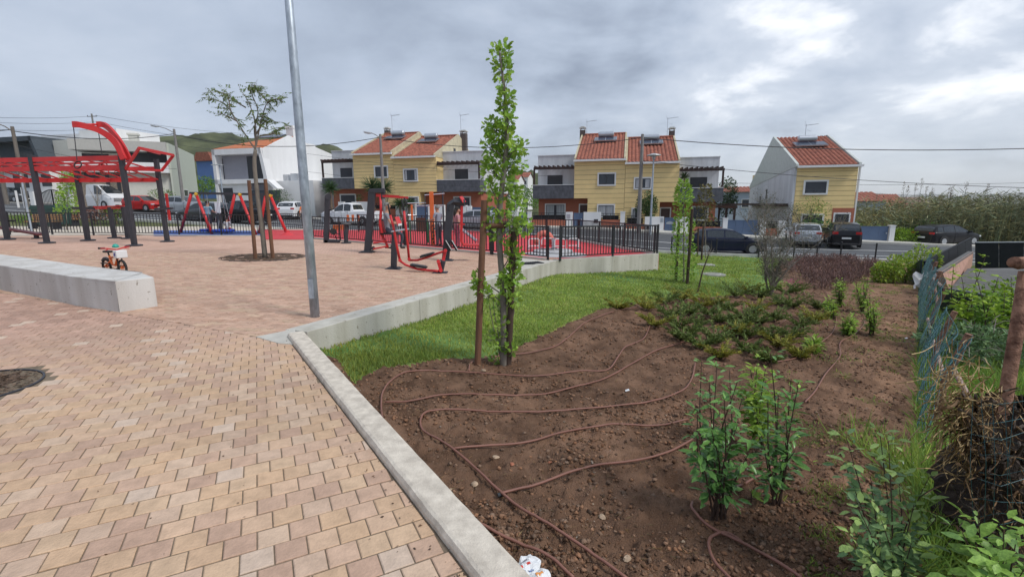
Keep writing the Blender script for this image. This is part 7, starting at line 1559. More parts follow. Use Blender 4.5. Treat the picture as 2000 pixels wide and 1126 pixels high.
def car(style, label, cat, loc, rz, mat, L_=4.1, W_=1.74, H=1.48, name='parked_car', rails=False, group='cars parked along the road', rimm=None):
    p = PROF[style]; r = thing(name, label, cat, loc, rz, group); hl = L_/2; hw = W_/2; wr_ = .315 if H < 2 else .34
    ip = lambda tab, x: float(np.interp(x, [t[0] for t in tab], [t[1] for t in tab]))*H
    def wid(x): return hw*float(np.interp(x, [-1, -.93, -.7, .6, .88, 1], [.80, .94, 1, 1, .92, .70]))
    tum = .80 if style != 'van' else .90
    def sec(x):
        b = ip(p['belt'], x); t = max(ip(p['roof'], x), b+.012); w_ = wid(x); z0 = .20; g = (t-b)/max(.35*H, .01); g = min(1, g); wt = w_*(1-(1-tum)*g)-.03
        return [(w_*.86, z0), (w_*.965, z0+.04), (w_*.995, .42*H), (w_, b-.16), (w_*.985, b-.03), (w_*.96, b), (wt+.01, t-.05*g-.006), (wt*.90, t-.008), (wt*.5, t+.008*g), (0, t+.012*g)]
    xs = sorted(set(list(np.linspace(-1, 1, 33))+[t[0] for t in p['roof']])); g = []
    for x in xs:
        s = sec(x); row = [(x*hl, -y, z) for y, z in s]+[(x*hl, y, z) for y, z in s[-2::-1]]; g.append(row)
    m = MB(); m.sheet(g); n = len(g[0]); m.add(g[0], [tuple(range(n))]); m.add(g[-1], [tuple(range(n-1, -1, -1))]); m.b2(-hl*.95, hl*.95, -hw*.8, hw*.8, .18, .24); body = m.build('body', mat, r, smooth=False)
    sm = body.modifiers.new('n', 'EDGE_SPLIT'); sm.split_angle = R(28); body.data.polygons.foreach_set('use_smooth', [True]*len(body.data.polygons))
    def sidept(x, t, sg, off=.006):
        s = sec(x); a, b = s[5], s[6]; y = a[0]+(b[0]-a[0])*t+off; z = a[1]+(b[1]-a[1])*t; return (x*hl, sg*y, z)
    def swin(x0, x1, nm='side_window'):
        for sg in (-1, 1):
            m = MB(); m.sheet([[sidept(x, t, sg) for t in (.07, .5, .93)] for x in np.linspace(x0, x1, 7)]); m.build(nm, m_cglass, r)
    a, b = p['win']
    if style in ('van',): swin(a, b)
    elif style == 'pickup': swin(a, a+(b-a)*.42); swin(a+(b-a)*.46, b)
    else: swin(a, a+(b-a)*.16); swin(a+(b-a)*.19, a+(b-a)*.55); swin(a+(b-a)*.58, b)
    def across(x0, x1, nm):
        m = MB(); gg = []
        for x in np.linspace(x0, x1, 5):
            s = sec(x); gg.append([(x*hl+(.004 if x > 0 else -.004), s[7][0]*t, max(s[7][1]+(s[9][1]-s[7][1])*(1-abs(t)), s[7][1])+.008) for t in (-1, -.5, 0, .5, 1)])
        m.sheet(gg); m.build(nm, m_cglass, r)
    across(p['ws'][0], p['ws'][1], 'windscreen')
    if p['rw']:
        across(p['rw'][0], p['rw'][1], 'rear_window')
    else:
        for sg in (-1, 1): m = MB(); m.b2(-hl-.008, -hl+.01, sg*.08 if sg > 0 else -hw*.72, hw*.72 if sg > 0 else -.08, H*.55, H*.85); m.build('rear_window', m_cglass, r)
    for wx in p['wh']:
        for sg in (-1, 1):
            x = wx*hl; w_ = wid(wx); m = MB(); m.lathe([(wr_+.055, -.012), (wr_+.055, .004)], (x, sg*(w_+.001), wr_+.0), 24, 'Y'); 
            arch = MB(); arch.lathe([(wr_+.055, -.02), (wr_+.05, .006)], (x, sg*w_*.992+(.0), wr_+.02), 24, 'Y'); ao = arch.build('wheel_arch', m_trim, r)
            m = MB(); m.lathe([(wr_*.62, -.095), (wr_*.95, -.095), (wr_, -.07), (wr_, .07), (wr_*.95, .095), (wr_*.62, .095)], (x, sg*(w_-.07), wr_), 26, 'Y'); wh = m.build('wheel', m_tyre, r, smooth=False)
            m = MB(); yo = sg*(w_+.018); m.lathe([(wr_*.63, -.012*1), (wr_*.66, .0), (wr_*.60, .004)], (x, yo, wr_), 24, 'Y'); 
            for q in range(9): t = q*6.283/9; m.bar((x+.04*math.cos(t), yo+sg*.012, wr_+.04*math.sin(t)), (x+wr_*.6*math.cos(t), yo+sg*.012, wr_+wr_*.6*math.sin(t)), .055, .012, up=(0, 1, 0))
            kind(m.build('rim', rimm or m_rim, wh), 'stuff')
    zb = ip(p['belt'], -.97)
    for sg in (-1, 1):
        w_ = wid(-.96); m = MB(); m.box((-hl*.975, sg*w_*.80, zb*.93), (.10, w_*.40, .15*H/1.48)); m.build('tail_lamp', m_lred, r, bevel=.02)
        w_ = wid(.9); m = MB(); m.box((hl*.915, sg*w_*.80, ip(p['belt'], .9)*.93), (.26, w_*.36, .12)); m.build('head_lamp', m_lwht, r, bevel=.03)
        m = MB(); x = p['ws'][1]*hl-.12; m.box((x, sg*(wid(.4)+.07), ip(p['belt'], .4)+.08), (.14, .2, .13)); m.build('wing_mirror', mat, r, bevel=.03)
        for xd in ((a+(b-a)*.25)*hl, (a+(b-a)*.66)*hl):
            m = MB(); m.box((xd, sg*(hw+.003), .60*H-.02), (.16, .03, .03)); m.build('door_handle', mat if style != 'van' else m_trim, r)
        for xd in (a+(b-a)*.17, a+(b-a)*.565, b-.0):
            m = MB(); m.box((xd*hl, sg*(hw-.001), .40*H), (.012, .012, .42*H)); m.build('door_seam', m_trim, r)
    m = MB(); m.box((-hl-.004, 0, .62*zb), (.02, .5, .11)); m.build('number_plate', m_plate, r); m = MB(); m.box((hl-.0, 0, .36), (.03, .5, .11)); m.build('number_plate', m_plate, r)
    m = MB(); m.box((hl*.985, 0, .27), (.10, W_*.62, .16)); m.box((-hl*.99, 0, .27), (.08, W_*.72, .13)); m.build('bumper_trim', m_trim, r)
    if rails:
        for sg in (-1, 1): m = MB(); y = sg*(hw*tum-.1); m.tube([(-.7*hl, y, H*.985), (-.6*hl, y, H+.03), (-.0*hl, y, H+.035), (.1*hl, y, H*.985)], .018, 6); m.build('roof_rail', m_alu, r)
    return r
def onroad(px, Y, dz=.06): p = at(px, 430, Y); p.z = tz(p.x, p.y)+dz; return p
navy = paint('navy', (.008, .012, .035)); blk = paint('black', (.006, .006, .009)); wht = paint('white', (.72, .73, .75)); redp = paint('red', (.50, .012, .012)); silv = M('car_paint_silver', (.42, .44, .47), rough=.3, metal=.35, var=.02, coat=1.0); gry = M('car_paint_grey', (.05, .055, .062), rough=.3, metal=.2, var=.02, coat=1.0)
p = at(1416, 498.5, 27.9); p.z = tz(p.x, p.y)+.06
car('hatch', 'dark navy five door hatchback parked along the lawn edge', 'car', p, -HA, navy, 4.15, 1.72, 1.46)
car('suv', 'black compact SUV seen from behind before the last blue gate', 'car', onroad(1648, 31.6), R(62), blk, 4.1, 1.76, 1.58)
car('hatch', 'pale silver car half hidden by the bare shrub', 'car', onroad(1571, 32.2), R(66), silv, 4.1, 1.74, 1.5)
car('wagon', 'black wagon with pale windscreen in front of the reeds', 'car', onroad(1852, 33.6), R(10), blk, 4.2, 1.8, 1.46)
car('hatch', 'white hatchback parked before the white modern house', 'car', onroad(577, 44.6), R(92), wht, 4.0, 1.75, 1.56)
car('pickup', 'white double cab pickup behind the leg trainer', 'pickup truck', onroad(688, 40.2, .08), R(180)-HA, wht, 5.1, 1.85, 1.8, name='pickup_truck')
car('van', 'long white panel van parked before the beige modern house', 'van', onroad(200, 49.0, .1), -HA, wht, 5.8, 2.0, 2.4, name='panel_van')
car('hatch', 'bright red hatchback parked right of the white van', 'car', onroad(286, 47.5, .1), -HA, redp, 3.9, 1.72, 1.55)
car('suv', 'silver people carrier behind the left swing frame', 'car', onroad(366, 45.8, .1), -HA, silv, 4.3, 1.78, 1.62, rails=True)
car('wagon', 'dark grey car parked right behind the man in pale blue', 'car', onroad(402, 38.0), R(180)-HA, gry, 4.3, 1.76, 1.5)
car('pickup', 'charcoal pickup parked between the middle and right swing frames', 'pickup truck', onroad(478, 37.2), R(180)-HA, blk, 4.8, 1.8, 1.75, name='pickup_truck')
car('hatch', 'pale grey car behind the red pendulum bar', 'car', onroad(925, 38.2), R(180)-HA, silv, 4.1, 1.74, 1.48)
car('suv', 'dark SUV parked high up at the far left', 'car', onroad(38, 53.5, .1), -HA, gry, 4.4, 1.8, 1.65)
# ---- bollards with cable along the lawn edge
def bollards():
    px = [(1311, 460, 494), (1398, 462, 503), (1481, 466, 506), (1549, 470, 508), (1594, 472, 508), (1640, 474, 510), (1708, 476, 512)]; first = None; tops = []
    for i, (x, y0, y1) in enumerate(px):
        Y = np.interp(x, [1300, 1549, 1720], [26.9, 25.0, 24.0]); g = at(x, y1, Y); g.z = tz(g.x, g.y)
        m = MB(); m.cyl((0, 0, -.1), (0, 0, .95), .038, 10); m.lathe([(.045, .95), (.045, .98), (.02, 1.0)], (0, 0, 0), 10)
        if first is None: o = m.build('bollard', m_black); first = o
        else: o = first.copy(); C.objects.link(o)
        o.location = g; tag(o, ORD[i]+' thin black post from the left along the road edge', 'bollard', 'thin black posts along the road edge'); tops.append(g+Vector((0, 0, .9)))
    m = MB(); m.tube(tops, .008, 4); tag(m.build('boundary_wire', m_wire), 'thin wire strung between the black posts at the road edge', 'wire')
bollards()
# road works barrier
c_ = onroad(690, 37.6, .07); r = thing('roadworks_barrier', 'orange and white striped roadworks barrier in front of the pickup', 'barrier', c_)
for i in range(5): m = MB(); m.b2(-.5+i*.2, -.3+i*.2-.003, -.04, .04, .45, .95); m.build('stripe_panel', m_orange if i % 2 == 0 else m_frame, r)
for x in (-.45, .45): m = MB(); m.b2(x-.04, x+.04, -.25, .25, 0, .06); m.bar((x, 0, .05), (x, 0, .46), .06); m.build('foot', m_trim, r)
c_ = at(662, 455, 33); c_.z = tz(c_.x, c_.y); r = thing('orange_crate', 'small orange crate on the verge behind the leg trainer', 'crate', c_); m = MB(); m.prism([(-.25, 0), (.25, 0), (.32, .45), (-.32, .45)], -.22, .22, 'Y'); m.build('body', m_orange, r, bevel=.02); m = MB(); m.b2(-.34, .34, -.25, .25, .45, .50); m.build('rim', m_orange, r, bevel=.01)
# ================================================================ RIGHT-HAND BOUNDARY
m_net = M('blue_net_wire', (.035, .12, .135), rough=.5, var=.25, scale=20); m_rust = M('rusty_pipe', (.16, .065, .04), rough=.9, var=.45, scale=18, bump=.6, bscale=60, col2=(.28, .15, .10)); m_palep = M('pale_rusty_pipe', (.34, .24, .20), rough=.8, var=.4, scale=14)
m_sheet = M('black_sheet_metal', (.018, .02, .024), rough=.8, spec=.2, var=.15); m_dgreen = M('dark_green_sheet', (.015, .035, .035), rough=.5, var=.15); m_pink = M('pink_render_old', (.42, .24, .18), rough=.9, var=.2, scale=3); m_pad = M('old_concrete_pad', (.11, .108, .105), rough=.95, var=.25, scale=1.5)
def netfence():
    n = 120; A_ = tp(1790, 880); B_ = tp(1793, 556); d = Vector((B_.x-A_.x, B_.y-A_.y, 0)); Ln = d.length; d.normalize(); right = Vector((d.y, -d.x, 0)); r = thing('net_fence', 'sagging blue green wire net fence leaning right along the dirt footpath', 'fence', A_)
    nc = int(Ln/.075); nh = 15; grid = []
    for i in range(nc+1):
        s_ = Ln*i/nc; b = A_+d*s_; z0 = tz(b.x, b.y); sag = float(fbm(s_*.55, 1.3, 3, 4)); H = .92+.35*sag-.12*math.sin(s_*1.9)-.4*max(0, 1-abs(s_-4.2)/1.8); row = []
        for j in range(nh+1):
            t = j/nh; off = .03+t*t*(.05+.24*float(fbm(s_*.7+3, t*1.2, 3, 9)))+.03*math.sin(s_*6+t*4); row.append(Vector((b.x, b.y, z0))+right*off+Vector((0, 0, H*t)))
        grid.append(row)
    V = []; F = []
    def seg(p, q, w=.0034):
        o = len(V); u = (q-p).normalized(); s_ = u.cross(Vector((0, 0, 1))); s_ = s_.normalized() if s_.length > .01 else right; t_ = u.cross(s_)
        for c in (p, q):
            for k_ in range(3): a = k_*2.094; V.append(tuple(c+s_*(math.cos(a)*w)+t_*(math.sin(a)*w)))
        for k_ in range(3): F.append((o+k_, o+(k_+1) % 3, o+3+(k_+1) % 3, o+3+k_))
    for i in range(nc):
        for j in range(nh):
            if (i+j) % 2 == 0: seg(grid[i][j], grid[i+1][j+1])
            else: seg(grid[i][j+1], grid[i+1][j])
            if j == nh-1: seg(grid[i][nh], grid[i+1][nh], .004)
    kind(raw('wire_mesh', np.array(V)-np.array(r.location), F, m_net, parent=r), 'stuff')
    for s_, h, mt, w_ in ((1.1, 1.05, m_rust, .035), (3.4, 1.0, m_rust, .035), (6.2, 1.05, m_rust, .035), (9.5, 1.1, m_rust, .04), (13, 1.1, m_rust, .04)):
        if s_ > Ln: continue
        b = A_+d*s_+right*.16; b.z = tz(b.x, b.y); m = MB(); m.tube([b, b+Vector((.02, 0, h*.5)), b+right*.14+Vector((0, 0, h))], w_, 8); m.build('post', mt, r, world=True)
    return A_, d, right
NF = netfence()
def pipe(p, q, Y0, Y1, w_, lab, mt=None): a = at(p[0], p[1], Y0); b = at(q[0], q[1], Y1); m = MB(); m.tube([a, a.lerp(b, .5)+Vector((0, 0, .01)), b], w_, 8); tag(m.build('loose_pipe', mt or m_palep), lab, 'pipe', 'loose rusty pipes along the net fence')
pipe((1821, 660), (1846, 742), 7.2, 5.3, .024, 'pale rusty pipe leaning along the net fence, middle one'); pipe((1856, 712), (1892, 776), 5.4, 4.1, .027, 'pale rusty pipe in the grass right of the net, the nearest one'); pipe((1806, 530), (1840, 560), 15.5, 12.0, .04, 'far pale pipe leaning at the black sheet fence'); pipe((1812, 622), (1822, 678), 9, 7.0, .028, 'short pale pipe standing behind the net'); pipe((1826, 560), (1832, 602), 12, 10.2, .03, 'short rusty pipe before the dark green panel', m_rust)
# black sheet fence: diagonal run then cross run
def wallq(name, label, cat, pts, mat, thick=.06, panels=6, capm=None):
    """pts: bottom-left, bottom-right, top-right, top-left in world"""
    r = thing(name, label, cat, pts[0]); bl, br, tr, tl = [Vector(p) for p in pts]
    for i in range(panels):
        a, b = i/panels, (i+1)/panels-.004; q = [bl.lerp(br, a), bl.lerp(br, b), tl.lerp(tr, b), tl.lerp(tr, a)]; n = (q[1]-q[0]).cross(q[3]-q[0]).normalized()*thick/2
        m = MB(); m.add([p+n for p in q]+[p-n for p in q], [(0, 1, 2, 3), (7, 6, 5, 4), (0, 4, 5, 1), (1, 5, 6, 2), (2, 6, 7, 3), (3, 7, 4, 0)]); m.build('panel', mat, r, world=True)
    m = MB(); m.bar(tl, tr, thick*1.4, .04); m.build('top_rail', capm or mat, r, world=True); return r
Yd0, Yd1 = 17.5, 24.5
wallq('sheet_fence', 'black sheet metal fence running diagonally up to the road', 'fence', (at(1810, 558, 16.5), at(1897, 491, Yd1), at(1897, 464, Yd1), at(1806, 511, 16.5)), m_sheet, panels=5)
wallq('sheet_fence', 'long black sheet metal fence across the neighbour plot at the right edge', 'fence', (at(1905, 530, 22), at(2330, 560, 19), at(2330, 470, 19), at(1905, 473, 22)), m_sheet, panels=8, capm=m_alu)
wallq('garden_wall', 'old pink rendered wall below the black diagonal fence', 'wall', (at(1850, 575, 14), at(1894, 520, 21), at(1897, 491.5, 21.1), at(1834, 531, 14)), m_pink, thick=.15, panels=1, capm=m_pad)
wallq('sheet_fence', 'small dark green metal sheet at the end of the footpath', 'fence', (at(1777, 560, 17.5), at(1796, 568, 16.2), at(1800, 508, 16.2), at(1778, 525, 17.5)), m_dgreen, panels=2)
wallq('sheet_fence', 'low dark green corrugated panel behind the net fence', 'fence', (at(1838, 606, 11.3), at(1990, 640, 9.5), at(1990, 588, 9.5), at(1838, 562, 11.3)), m_dgreen, panels=9)
P = [at(1848, 572, 13.5), at(2250, 600, 11), at(2250, 520, 17), at(1890, 524, 17.5)]; m = MB(); m.add(P+[p-Vector((0, 0, .9)) for p in P], [(0, 1, 2, 3)]+[(i, (i+1) % 4, 4+(i+1) % 4, 4+i) for i in range(4)]); kind(m.build('concrete_yard', m_pad), 'structure')
b = at(1806, 556, 14.5); m = MB(); g = [[(b.x-.35+.7*i/8, b.y+.1*math.sin(i*2+j), b.z+.45*(1-j/6)-.1+.07*math.sin(i*1.7+j)+.0) for i in range(9)] for j in range(7)]; m.sheet(g); tag(m.build('white_cloth', m_frame, solid=.01), 'crumpled pale plastic sheet caught in the fence corner', 'plastic sheet')
# yellow-green shrub in the plot
def plotshrub():
    b = tp(1925, 690); Y = b.y; tops = [(1862, 520, .3), (1878, 540, 0), (1905, 530, .2), (1925, 500, .3), (1950, 540, -.1), (1962, 560, 0), (1900, 570, -.2), (1880, 600, -.2), (1935, 580, -.3), (1975, 540, .2), (1990, 590, 0), (1870, 575, 0)]
    leafy('fig_sapling', 'loose yellow green shrub with pale branches in front of the black fence', 'shrub', b, stemset(b, tops, Y, jit=.2, seed=8), 900, .10, 'fig', m_leafY, w=.62, seed=21, start=.45, droop=.1, tints=((.9, .95, .8), (1.2, 1.15, .9), (1.5, 1.35, .9)), bright=None, stemr=.010)
    b2 = tp(1900, 705); P, u = clump_pts(b2+Vector((0, 0, .28)), .8, .7, .32, 2600); r = thing('weedy_shrub', 'tangled grey green weeds at the foot of the yellow green shrub', 'shrub', b2); scatter('foliage', P, u+rng.normal(size=u.shape)*.8, rng.uniform(.05, .13, 2600), T_leaf(.28), m_leafG, rtint(2600, .4, 1.2), parent=r)['kind'] = 'stuff'
    m = MB(); rnd = random.Random(4)
    for i in range(60):
        a = Vector(P[rnd.randrange(2600)]); q = a+Vector((rnd.uniform(-.5, .5), rnd.uniform(-.5, .5), rnd.uniform(-.1, .2))); m.tube([a, a.lerp(q, .5)+Vector((0, 0, .06)), q], .005, 4)
    kind(m.build('dead_stems', m_barkg, r, world=True), 'stuff')
    b3 = tp(1833, 600); r = thing('weedy_shrub', 'small green weed clump at the pink wall', 'shrub', b3); P, u = clump_pts(b3+Vector((0, 0, .25)), .3, .3, .3, 500); scatter('foliage', P, u, rng.uniform(.06, .12, 500), T_leaf(.45), m_leafY, rtint(500, .4, .9), parent=r)['kind'] = 'stuff'
plotshrub()
for (px, py, w_, h_, n, lab, tn) in ((1960, 640, .8, .55, 2200, 'dense green bramble mound at the right edge behind the rusty post', (.55, .7, .5)), (1870, 640, .35, .3, 700, 'small green bramble behind the leaning pale pipes', (.5, .75, .5)), (1990, 575, .9, .5, 1500, 'yellow green bramble in front of the grey yard at the right edge', (.8, .85, .6))):
    b = tp(px, py+40); r = thing('bramble', lab, 'bramble', b); P, u = clump_pts(b+Vector((0, 0, h_*.8)), w_, w_, h_, n); scatter('foliage', P, u+rng.normal(size=u.shape)*.6, rng.uniform(.05, .13, n), T_leaf(.42), m_leafY, rtint(n, .4, 1.3)*np.array(tn), parent=r)['kind'] = 'stuff'
    m = MB(); [m.tube([b, Vector(P[q])], [.012, .005], 4) for q in range(12)]; kind(m.build('stems', m_stemr, r, world=True), 'stuff')
# rusty T post
t0 = at(1990, 512, 2.55); b = at(1955, 830, 2.45); b2 = at(1930, 1010, 2.4); r = thing('rusty_post', 'thick rusty leaning T shaped pipe post at the right edge', 'post', b2)
m = MB(); m.tube([b2, b, at(1985, 650, 2.5), at(2004, 530, 2.55)], .032, 12); m.build('upright', m_rust, r, world=True, smooth=True)
m = MB(); m.tube([at(1980, 512, 2.5), at(1990, 514, 2.52), at(2120, 500, 2.7)], [.03, .034, .034], 12); m.build('crosspipe', m_rust, r, world=True, smooth=True)
# tangled root and wire stack
def tangle():
    c = at(1965, 900, 2.45); r = thing('root_tangle', 'dark heap of tangled vine roots and straw wrapped in wire at the right edge', 'root heap', (c.x, c.y, tz(c.x, c.y))); rnd = random.Random(9); m = MB(); m2 = MB(); m3 = MB()
    # irregular dark core
    g = []; z0 = at(1950, 1075, 2.45).z; z1 = at(1950, 790, 2.45).z
    for j in range(15):
        row = []; 
        for i in range(23):
            a = 6.283*i/22; q = (.30+.10*math.sin(a*3+j)+.10*(float(vnoise(i % 22*1.0, j*.9, 3))))*(1-.45*(j/14)**3); row.append((c.x+.12+q*math.cos(a), c.y+q*.8*math.sin(a), z0+(z1-z0)*j/14))
        g.append(row)
    core = MB(); core.sheet(g); core.build('core', M('dark_earth_core', (.028, .018, .012), rough=.95, var=.5, scale=18, bump=1, bscale=40), r, world=True)
    def pt(x, y, d_=0): return at(x, y, 1.98+d_)
    for i in range(190):
        x, y = rnd.uniform(1868, 2010), rnd.uniform(765, 1060); a = rnd.gauss(1.3, .9); ln = rnd.uniform(20, 95); P = [pt(x, y, rnd.uniform(-.12, .2))]
        for s_ in range(4): a += rnd.uniform(-.6, .6); x += math.cos(a)*ln/4; y += math.sin(a)*ln/4; P.append(pt(x, y, rnd.uniform(-.1, .16)))
        k_ = rnd.random(); w_ = rnd.choice((.002, .003, .004, .007)); (m if k_ < .5 else m2).tube(crom(P, 3), [w_*(1-.5*q/12) for q in range(13)], 5)
    for i in range(330):   # straw fringe on the upper left
        x, y = 1888+rnd.gauss(0, 30), 800+rnd.gauss(0, 52); a = rnd.gauss(2.2, .8); ln = rnd.uniform(30, 80); P = [pt(x, y, rnd.uniform(-.1, .35))]
        for s_ in range(3): a += rnd.uniform(-.5, .5); x += math.cos(a)*ln/3; y += math.sin(a)*ln/3; P.append(pt(x, y, rnd.uniform(-.1, .3)))
        m3.tube(crom(P, 3), .0021, 3)
    kind(m.build('roots', M('root_brown', (.22, .13, .065), rough=.9, var=.4, scale=12), r, world=True), 'stuff'); kind(m2.build('dark_vines', M('vine_dark', (.06, .042, .030), rough=.9, var=.4, scale=12), r, world=True), 'stuff'); kind(m3.build('straw', M('straw_tan', (.44, .31, .15), rough=.8, var=.35, scale=10), r, world=True), 'stuff')
    m = MB()
    for i in range(11):
        y = 790+i*26+rnd.uniform(-9, 9); m.tube([pt(1905+rnd.uniform(-8, 8), y+rnd.uniform(-6, 6), -.05), pt(1955, y+rnd.uniform(-12, 12), -.1), pt(2015, y+rnd.uniform(-12, 12), -.05)], .0011, 3)
    for i in range(6): x = 1900+i*21+rnd.uniform(-6, 6); m.tube([pt(x+rnd.uniform(-5, 5), 780, -.06), pt(x+rnd.uniform(-9, 9), 900, -.12), pt(x+rnd.uniform(-9, 9), 1040, -.06)], .0011, 3)
    kind(m.build('wire', m_net, r, world=True), 'stuff')
tangle()
# fresh blades arching by the heap
n = 900; c_ = at(1882, 790, 3.0); P = np.array([[c_.x+abs(rng.normal())*.25-.08, c_.y+rng.normal()*.4, 0] for _ in range(n)]); P[:, 2] = tz(P[:, 0], P[:, 1]); D = np.concatenate([rng.normal(size=(n, 2))*.7, np.ones((n, 1))], 1); kind(scatter('arching_grass', P, D, rng.uniform(.15, .45, n), T_blade(), m_grass, rtint(n, .6, 1.4, .2), wscale=.012), 'stuff', 'long arching grass beside the root heap')
# ================================================================ IRRIGATION HOSES
m_hose = M('brown_hose', (.225, .10, .072), rough=.55, var=.15, scale=4); m_join = M('hose_joint', (.03, .035, .04), rough=.5)
def hose(pts, label, r_=.009):
    P = [tp(*p) for p in pts]; Q = crom(P, 7); Q = [Vector((q.x, q.y, float(gz(q.x, q.y))+r_*.8+.006+.008*math.sin(i*1.3))) for i, q in enumerate(Q)]
    z = [q.z for q in Q]; Q = [Vector((q.x, q.y, sum(z[min(max(i+j, 0), len(z)-1)] for j in range(-4, 5))/9+.016)) for i, q in enumerate(Q)]
    m = MB(); m.tube(Q, r_, 8); o = m.build('irrigation_hose', m_hose, smooth=True); return tag(o, label, 'hose', 'brown irrigation hoses on the soil bed')
hose([(750, 842), (745, 800), (748, 768), (765, 748), (800, 735), (860, 730), (930, 733), (1040, 738), (1130, 730), (1184, 727), (1206, 703), (1222, 682), (1256, 666), (1269, 641)], 'outermost curved hose starting at the kerb side, looping under the tall young oak')
hose([(916, 728), (920, 713), (945, 703), (1000, 694), (1045, 690), (1085, 680), (1120, 655), (1150, 630), (1200, 612), (1245, 604)], 'hose skirting the lawn edge from the foot of the tall young oak')
hose([(752, 784), (800, 785), (870, 777), (950, 776), (1010, 774), (1065, 769), (1120, 756), (1180, 742), (1240, 712), (1290, 685), (1340, 667), (1390, 642), (1420, 628)], 'second long hose branching from the outer loop')
hose([(1225, 1140), (1150, 1085), (1080, 1042), (1020, 1005), (978, 968), (925, 918), (880, 882), (845, 858), (825, 840), (822, 826), (835, 812), (870, 806), (930, 806), (985, 808), (1050, 808), (1130, 804), (1200, 800), (1270, 790), (1330, 770), (1350, 745), (1358, 712)], 'hose bending in a hairpin left of centre and running to the bottom edge')
hose([(884, 882), (950, 875), (1030, 868), (1110, 848), (1160, 836), (1210, 834), (1280, 836), (1342, 829)], 'upper side branch of the hairpin hose'); hose([(978, 971), (1040, 958), (1110, 936), (1180, 918), (1250, 902), (1310, 886), (1352, 868)], 'lower side branch of the hairpin hose with a dark joint')
hose([(922, 1032), (960, 1048), (1020, 1072), (1070, 1098), (1120, 1140)], 'hose emerging beside the kerb in the bottom centre'); hose([(1352, 985), (1352, 1000), (1385, 1025), (1440, 1052), (1500, 1092), (1565, 1140)], 'hose running from the left laurel to the bottom edge'); hose([(1455, 1056), (1420, 1036), (1395, 1042), (1384, 1062), (1392, 1092), (1430, 1140)], 'looped hose in front of the left laurel')
hose([(1418, 972), (1460, 950), (1500, 925), (1540, 895)], 'hose passing between the two laurels'); hose([(1572, 788), (1592, 768), (1612, 733), (1640, 700), (1641, 672), (1665, 658), (1686, 638), (1688, 622), (1678, 610)], 'rightmost winding hose by the footpath'); hose([(1392, 684), (1430, 680), (1470, 664), (1510, 645), (1542, 622)], 'short hose among the junipers'); hose([(1500, 712), (1560, 700), (1600, 672), (1628, 648), (1632, 620), (1622, 595)], 'hose curving behind the yellow green upright shrub')
hose([(1410, 585), (1438, 578), (1450, 568)], 'short far hose at the lawn corner'); hose([(1555, 605), (1572, 585), (1570, 560), (1590, 550)], 'far hose disappearing into the heather'); hose([(1600, 640), (1622, 610), (1618, 580), (1605, 565)], 'far hose running beside the brown heather')
b = tp(978, 970); m = MB(); m.tube([b+Vector((-.02, -.01, .02)), b+Vector((.025, .01, .02))], .013, 8); tag(m.build('hose_connector', m_join), 'small dark connector where the lower side branch leaves the hairpin hose', 'hose connector')
# ================================================================ CLODS, STONES, LITTER
def clods():
    octv = np.array([(1, 0, 0), (-1, 0, 0), (0, 1, 0), (0, -1, 0), (0, 0, 1), (0, 0, -1)], float); octf = np.array([(0, 2, 4), (2, 1, 4), (1, 3, 4), (3, 0, 4), (2, 0, 5), (1, 2, 5), (3, 1, 5), (0, 3, 5)])
    def make(name, n, ymax, smin, smax, mat, tint, pw=2.2, label=None, power=1.0):
        Y0 = np.exp(rng.uniform(math.log(1.2), math.log(ymax), n)); X = Y0*rng.uniform(-.45, .9, n); kx = K_far.x+(Y0-K_far.y)*(kdir.x/kdir.y)+KW; ok = (X > kx+.03) & ~inpoly(X, Y0, LAWN) & (X < .87*Y0+.2); w1 = (X-W0.x)*(W1.y-W0.y)-(Y0-W0.y)*(W1.x-W0.x); ok &= (w1 > 0)
        c = fbm(X*1.7, Y0*1.7, 3, 61); ok &= rng.random(n) < np.clip((c-.25)*2.4, .1, 1); X, Y0 = X[ok], Y0[ok]; n = len(X); Z = gz(X, Y0); s_ = smin+(smax-smin)*rng.random(n)**pw; s_ = s_*(1+.05*Y0)
        v = octv[None]*rng.uniform(.55, 1.25, (n, 6, 1)); a = rng.random(n)*6.283; ca, sa = np.cos(a), np.sin(a); v = v*np.stack([np.ones(n), rng.uniform(.6, 1, n), rng.uniform(.4, .75, n)], 1)[:, None]*s_[:, None, None]
        v = np.stack([v[..., 0]*ca[:, None]-v[..., 1]*sa[:, None], v[..., 0]*sa[:, None]+v[..., 1]*ca[:, None], v[..., 2]], -1)+np.stack([X, Y0, Z+s_*.15], 1)[:, None]
        f = octf[None]+(np.arange(n)*6)[:, None, None]; t = np.repeat(tint(n), 6, 0); return kind(raw(name, v.reshape(-1, 3), f.reshape(-1, 3), mat, tint=t), 'stuff', label)
    ms = M('clod_soil', (.15, .086, .055), rough=.95, var=.35, scale=8, bump=.8, bscale=90, col2=(.20, .12, .078), spec=.1, attr='tint')
    make('soil_clods', 120000, 15, .002, .026, ms, lambda n: rtint(n, .72, 1.6, .15), 3.4, 'crumbly clods all over the soil bed')
    make('pale_stones', 4200, 14, .003, .013, M('pale_stone', (.30, .235, .18), rough=.9, var=.3, scale=20, attr='tint'), lambda n: rtint(n, .5, 1.4, .1), 3.0, 'pale small stones sprinkled over the soil bed')
clods()
n = 4200; Y0 = np.exp(rng.uniform(math.log(1.4), math.log(14), n)); X = Y0*rng.uniform(-.4, .86, n); kx = K_far.x+(Y0-K_far.y)*(kdir.x/kdir.y)+KW; ok = (X > kx+.05) & ~inpoly(X, Y0, LAWN) & (((X-W0.x)*(W1.y-W0.y)-(Y0-W0.y)*(W1.x-W0.x)) > 0); X, Y0 = X[ok], Y0[ok]; n = len(X); D = np.stack([rng.normal(size=n), rng.normal(size=n), rng.uniform(-.05, .25, n)], 1)
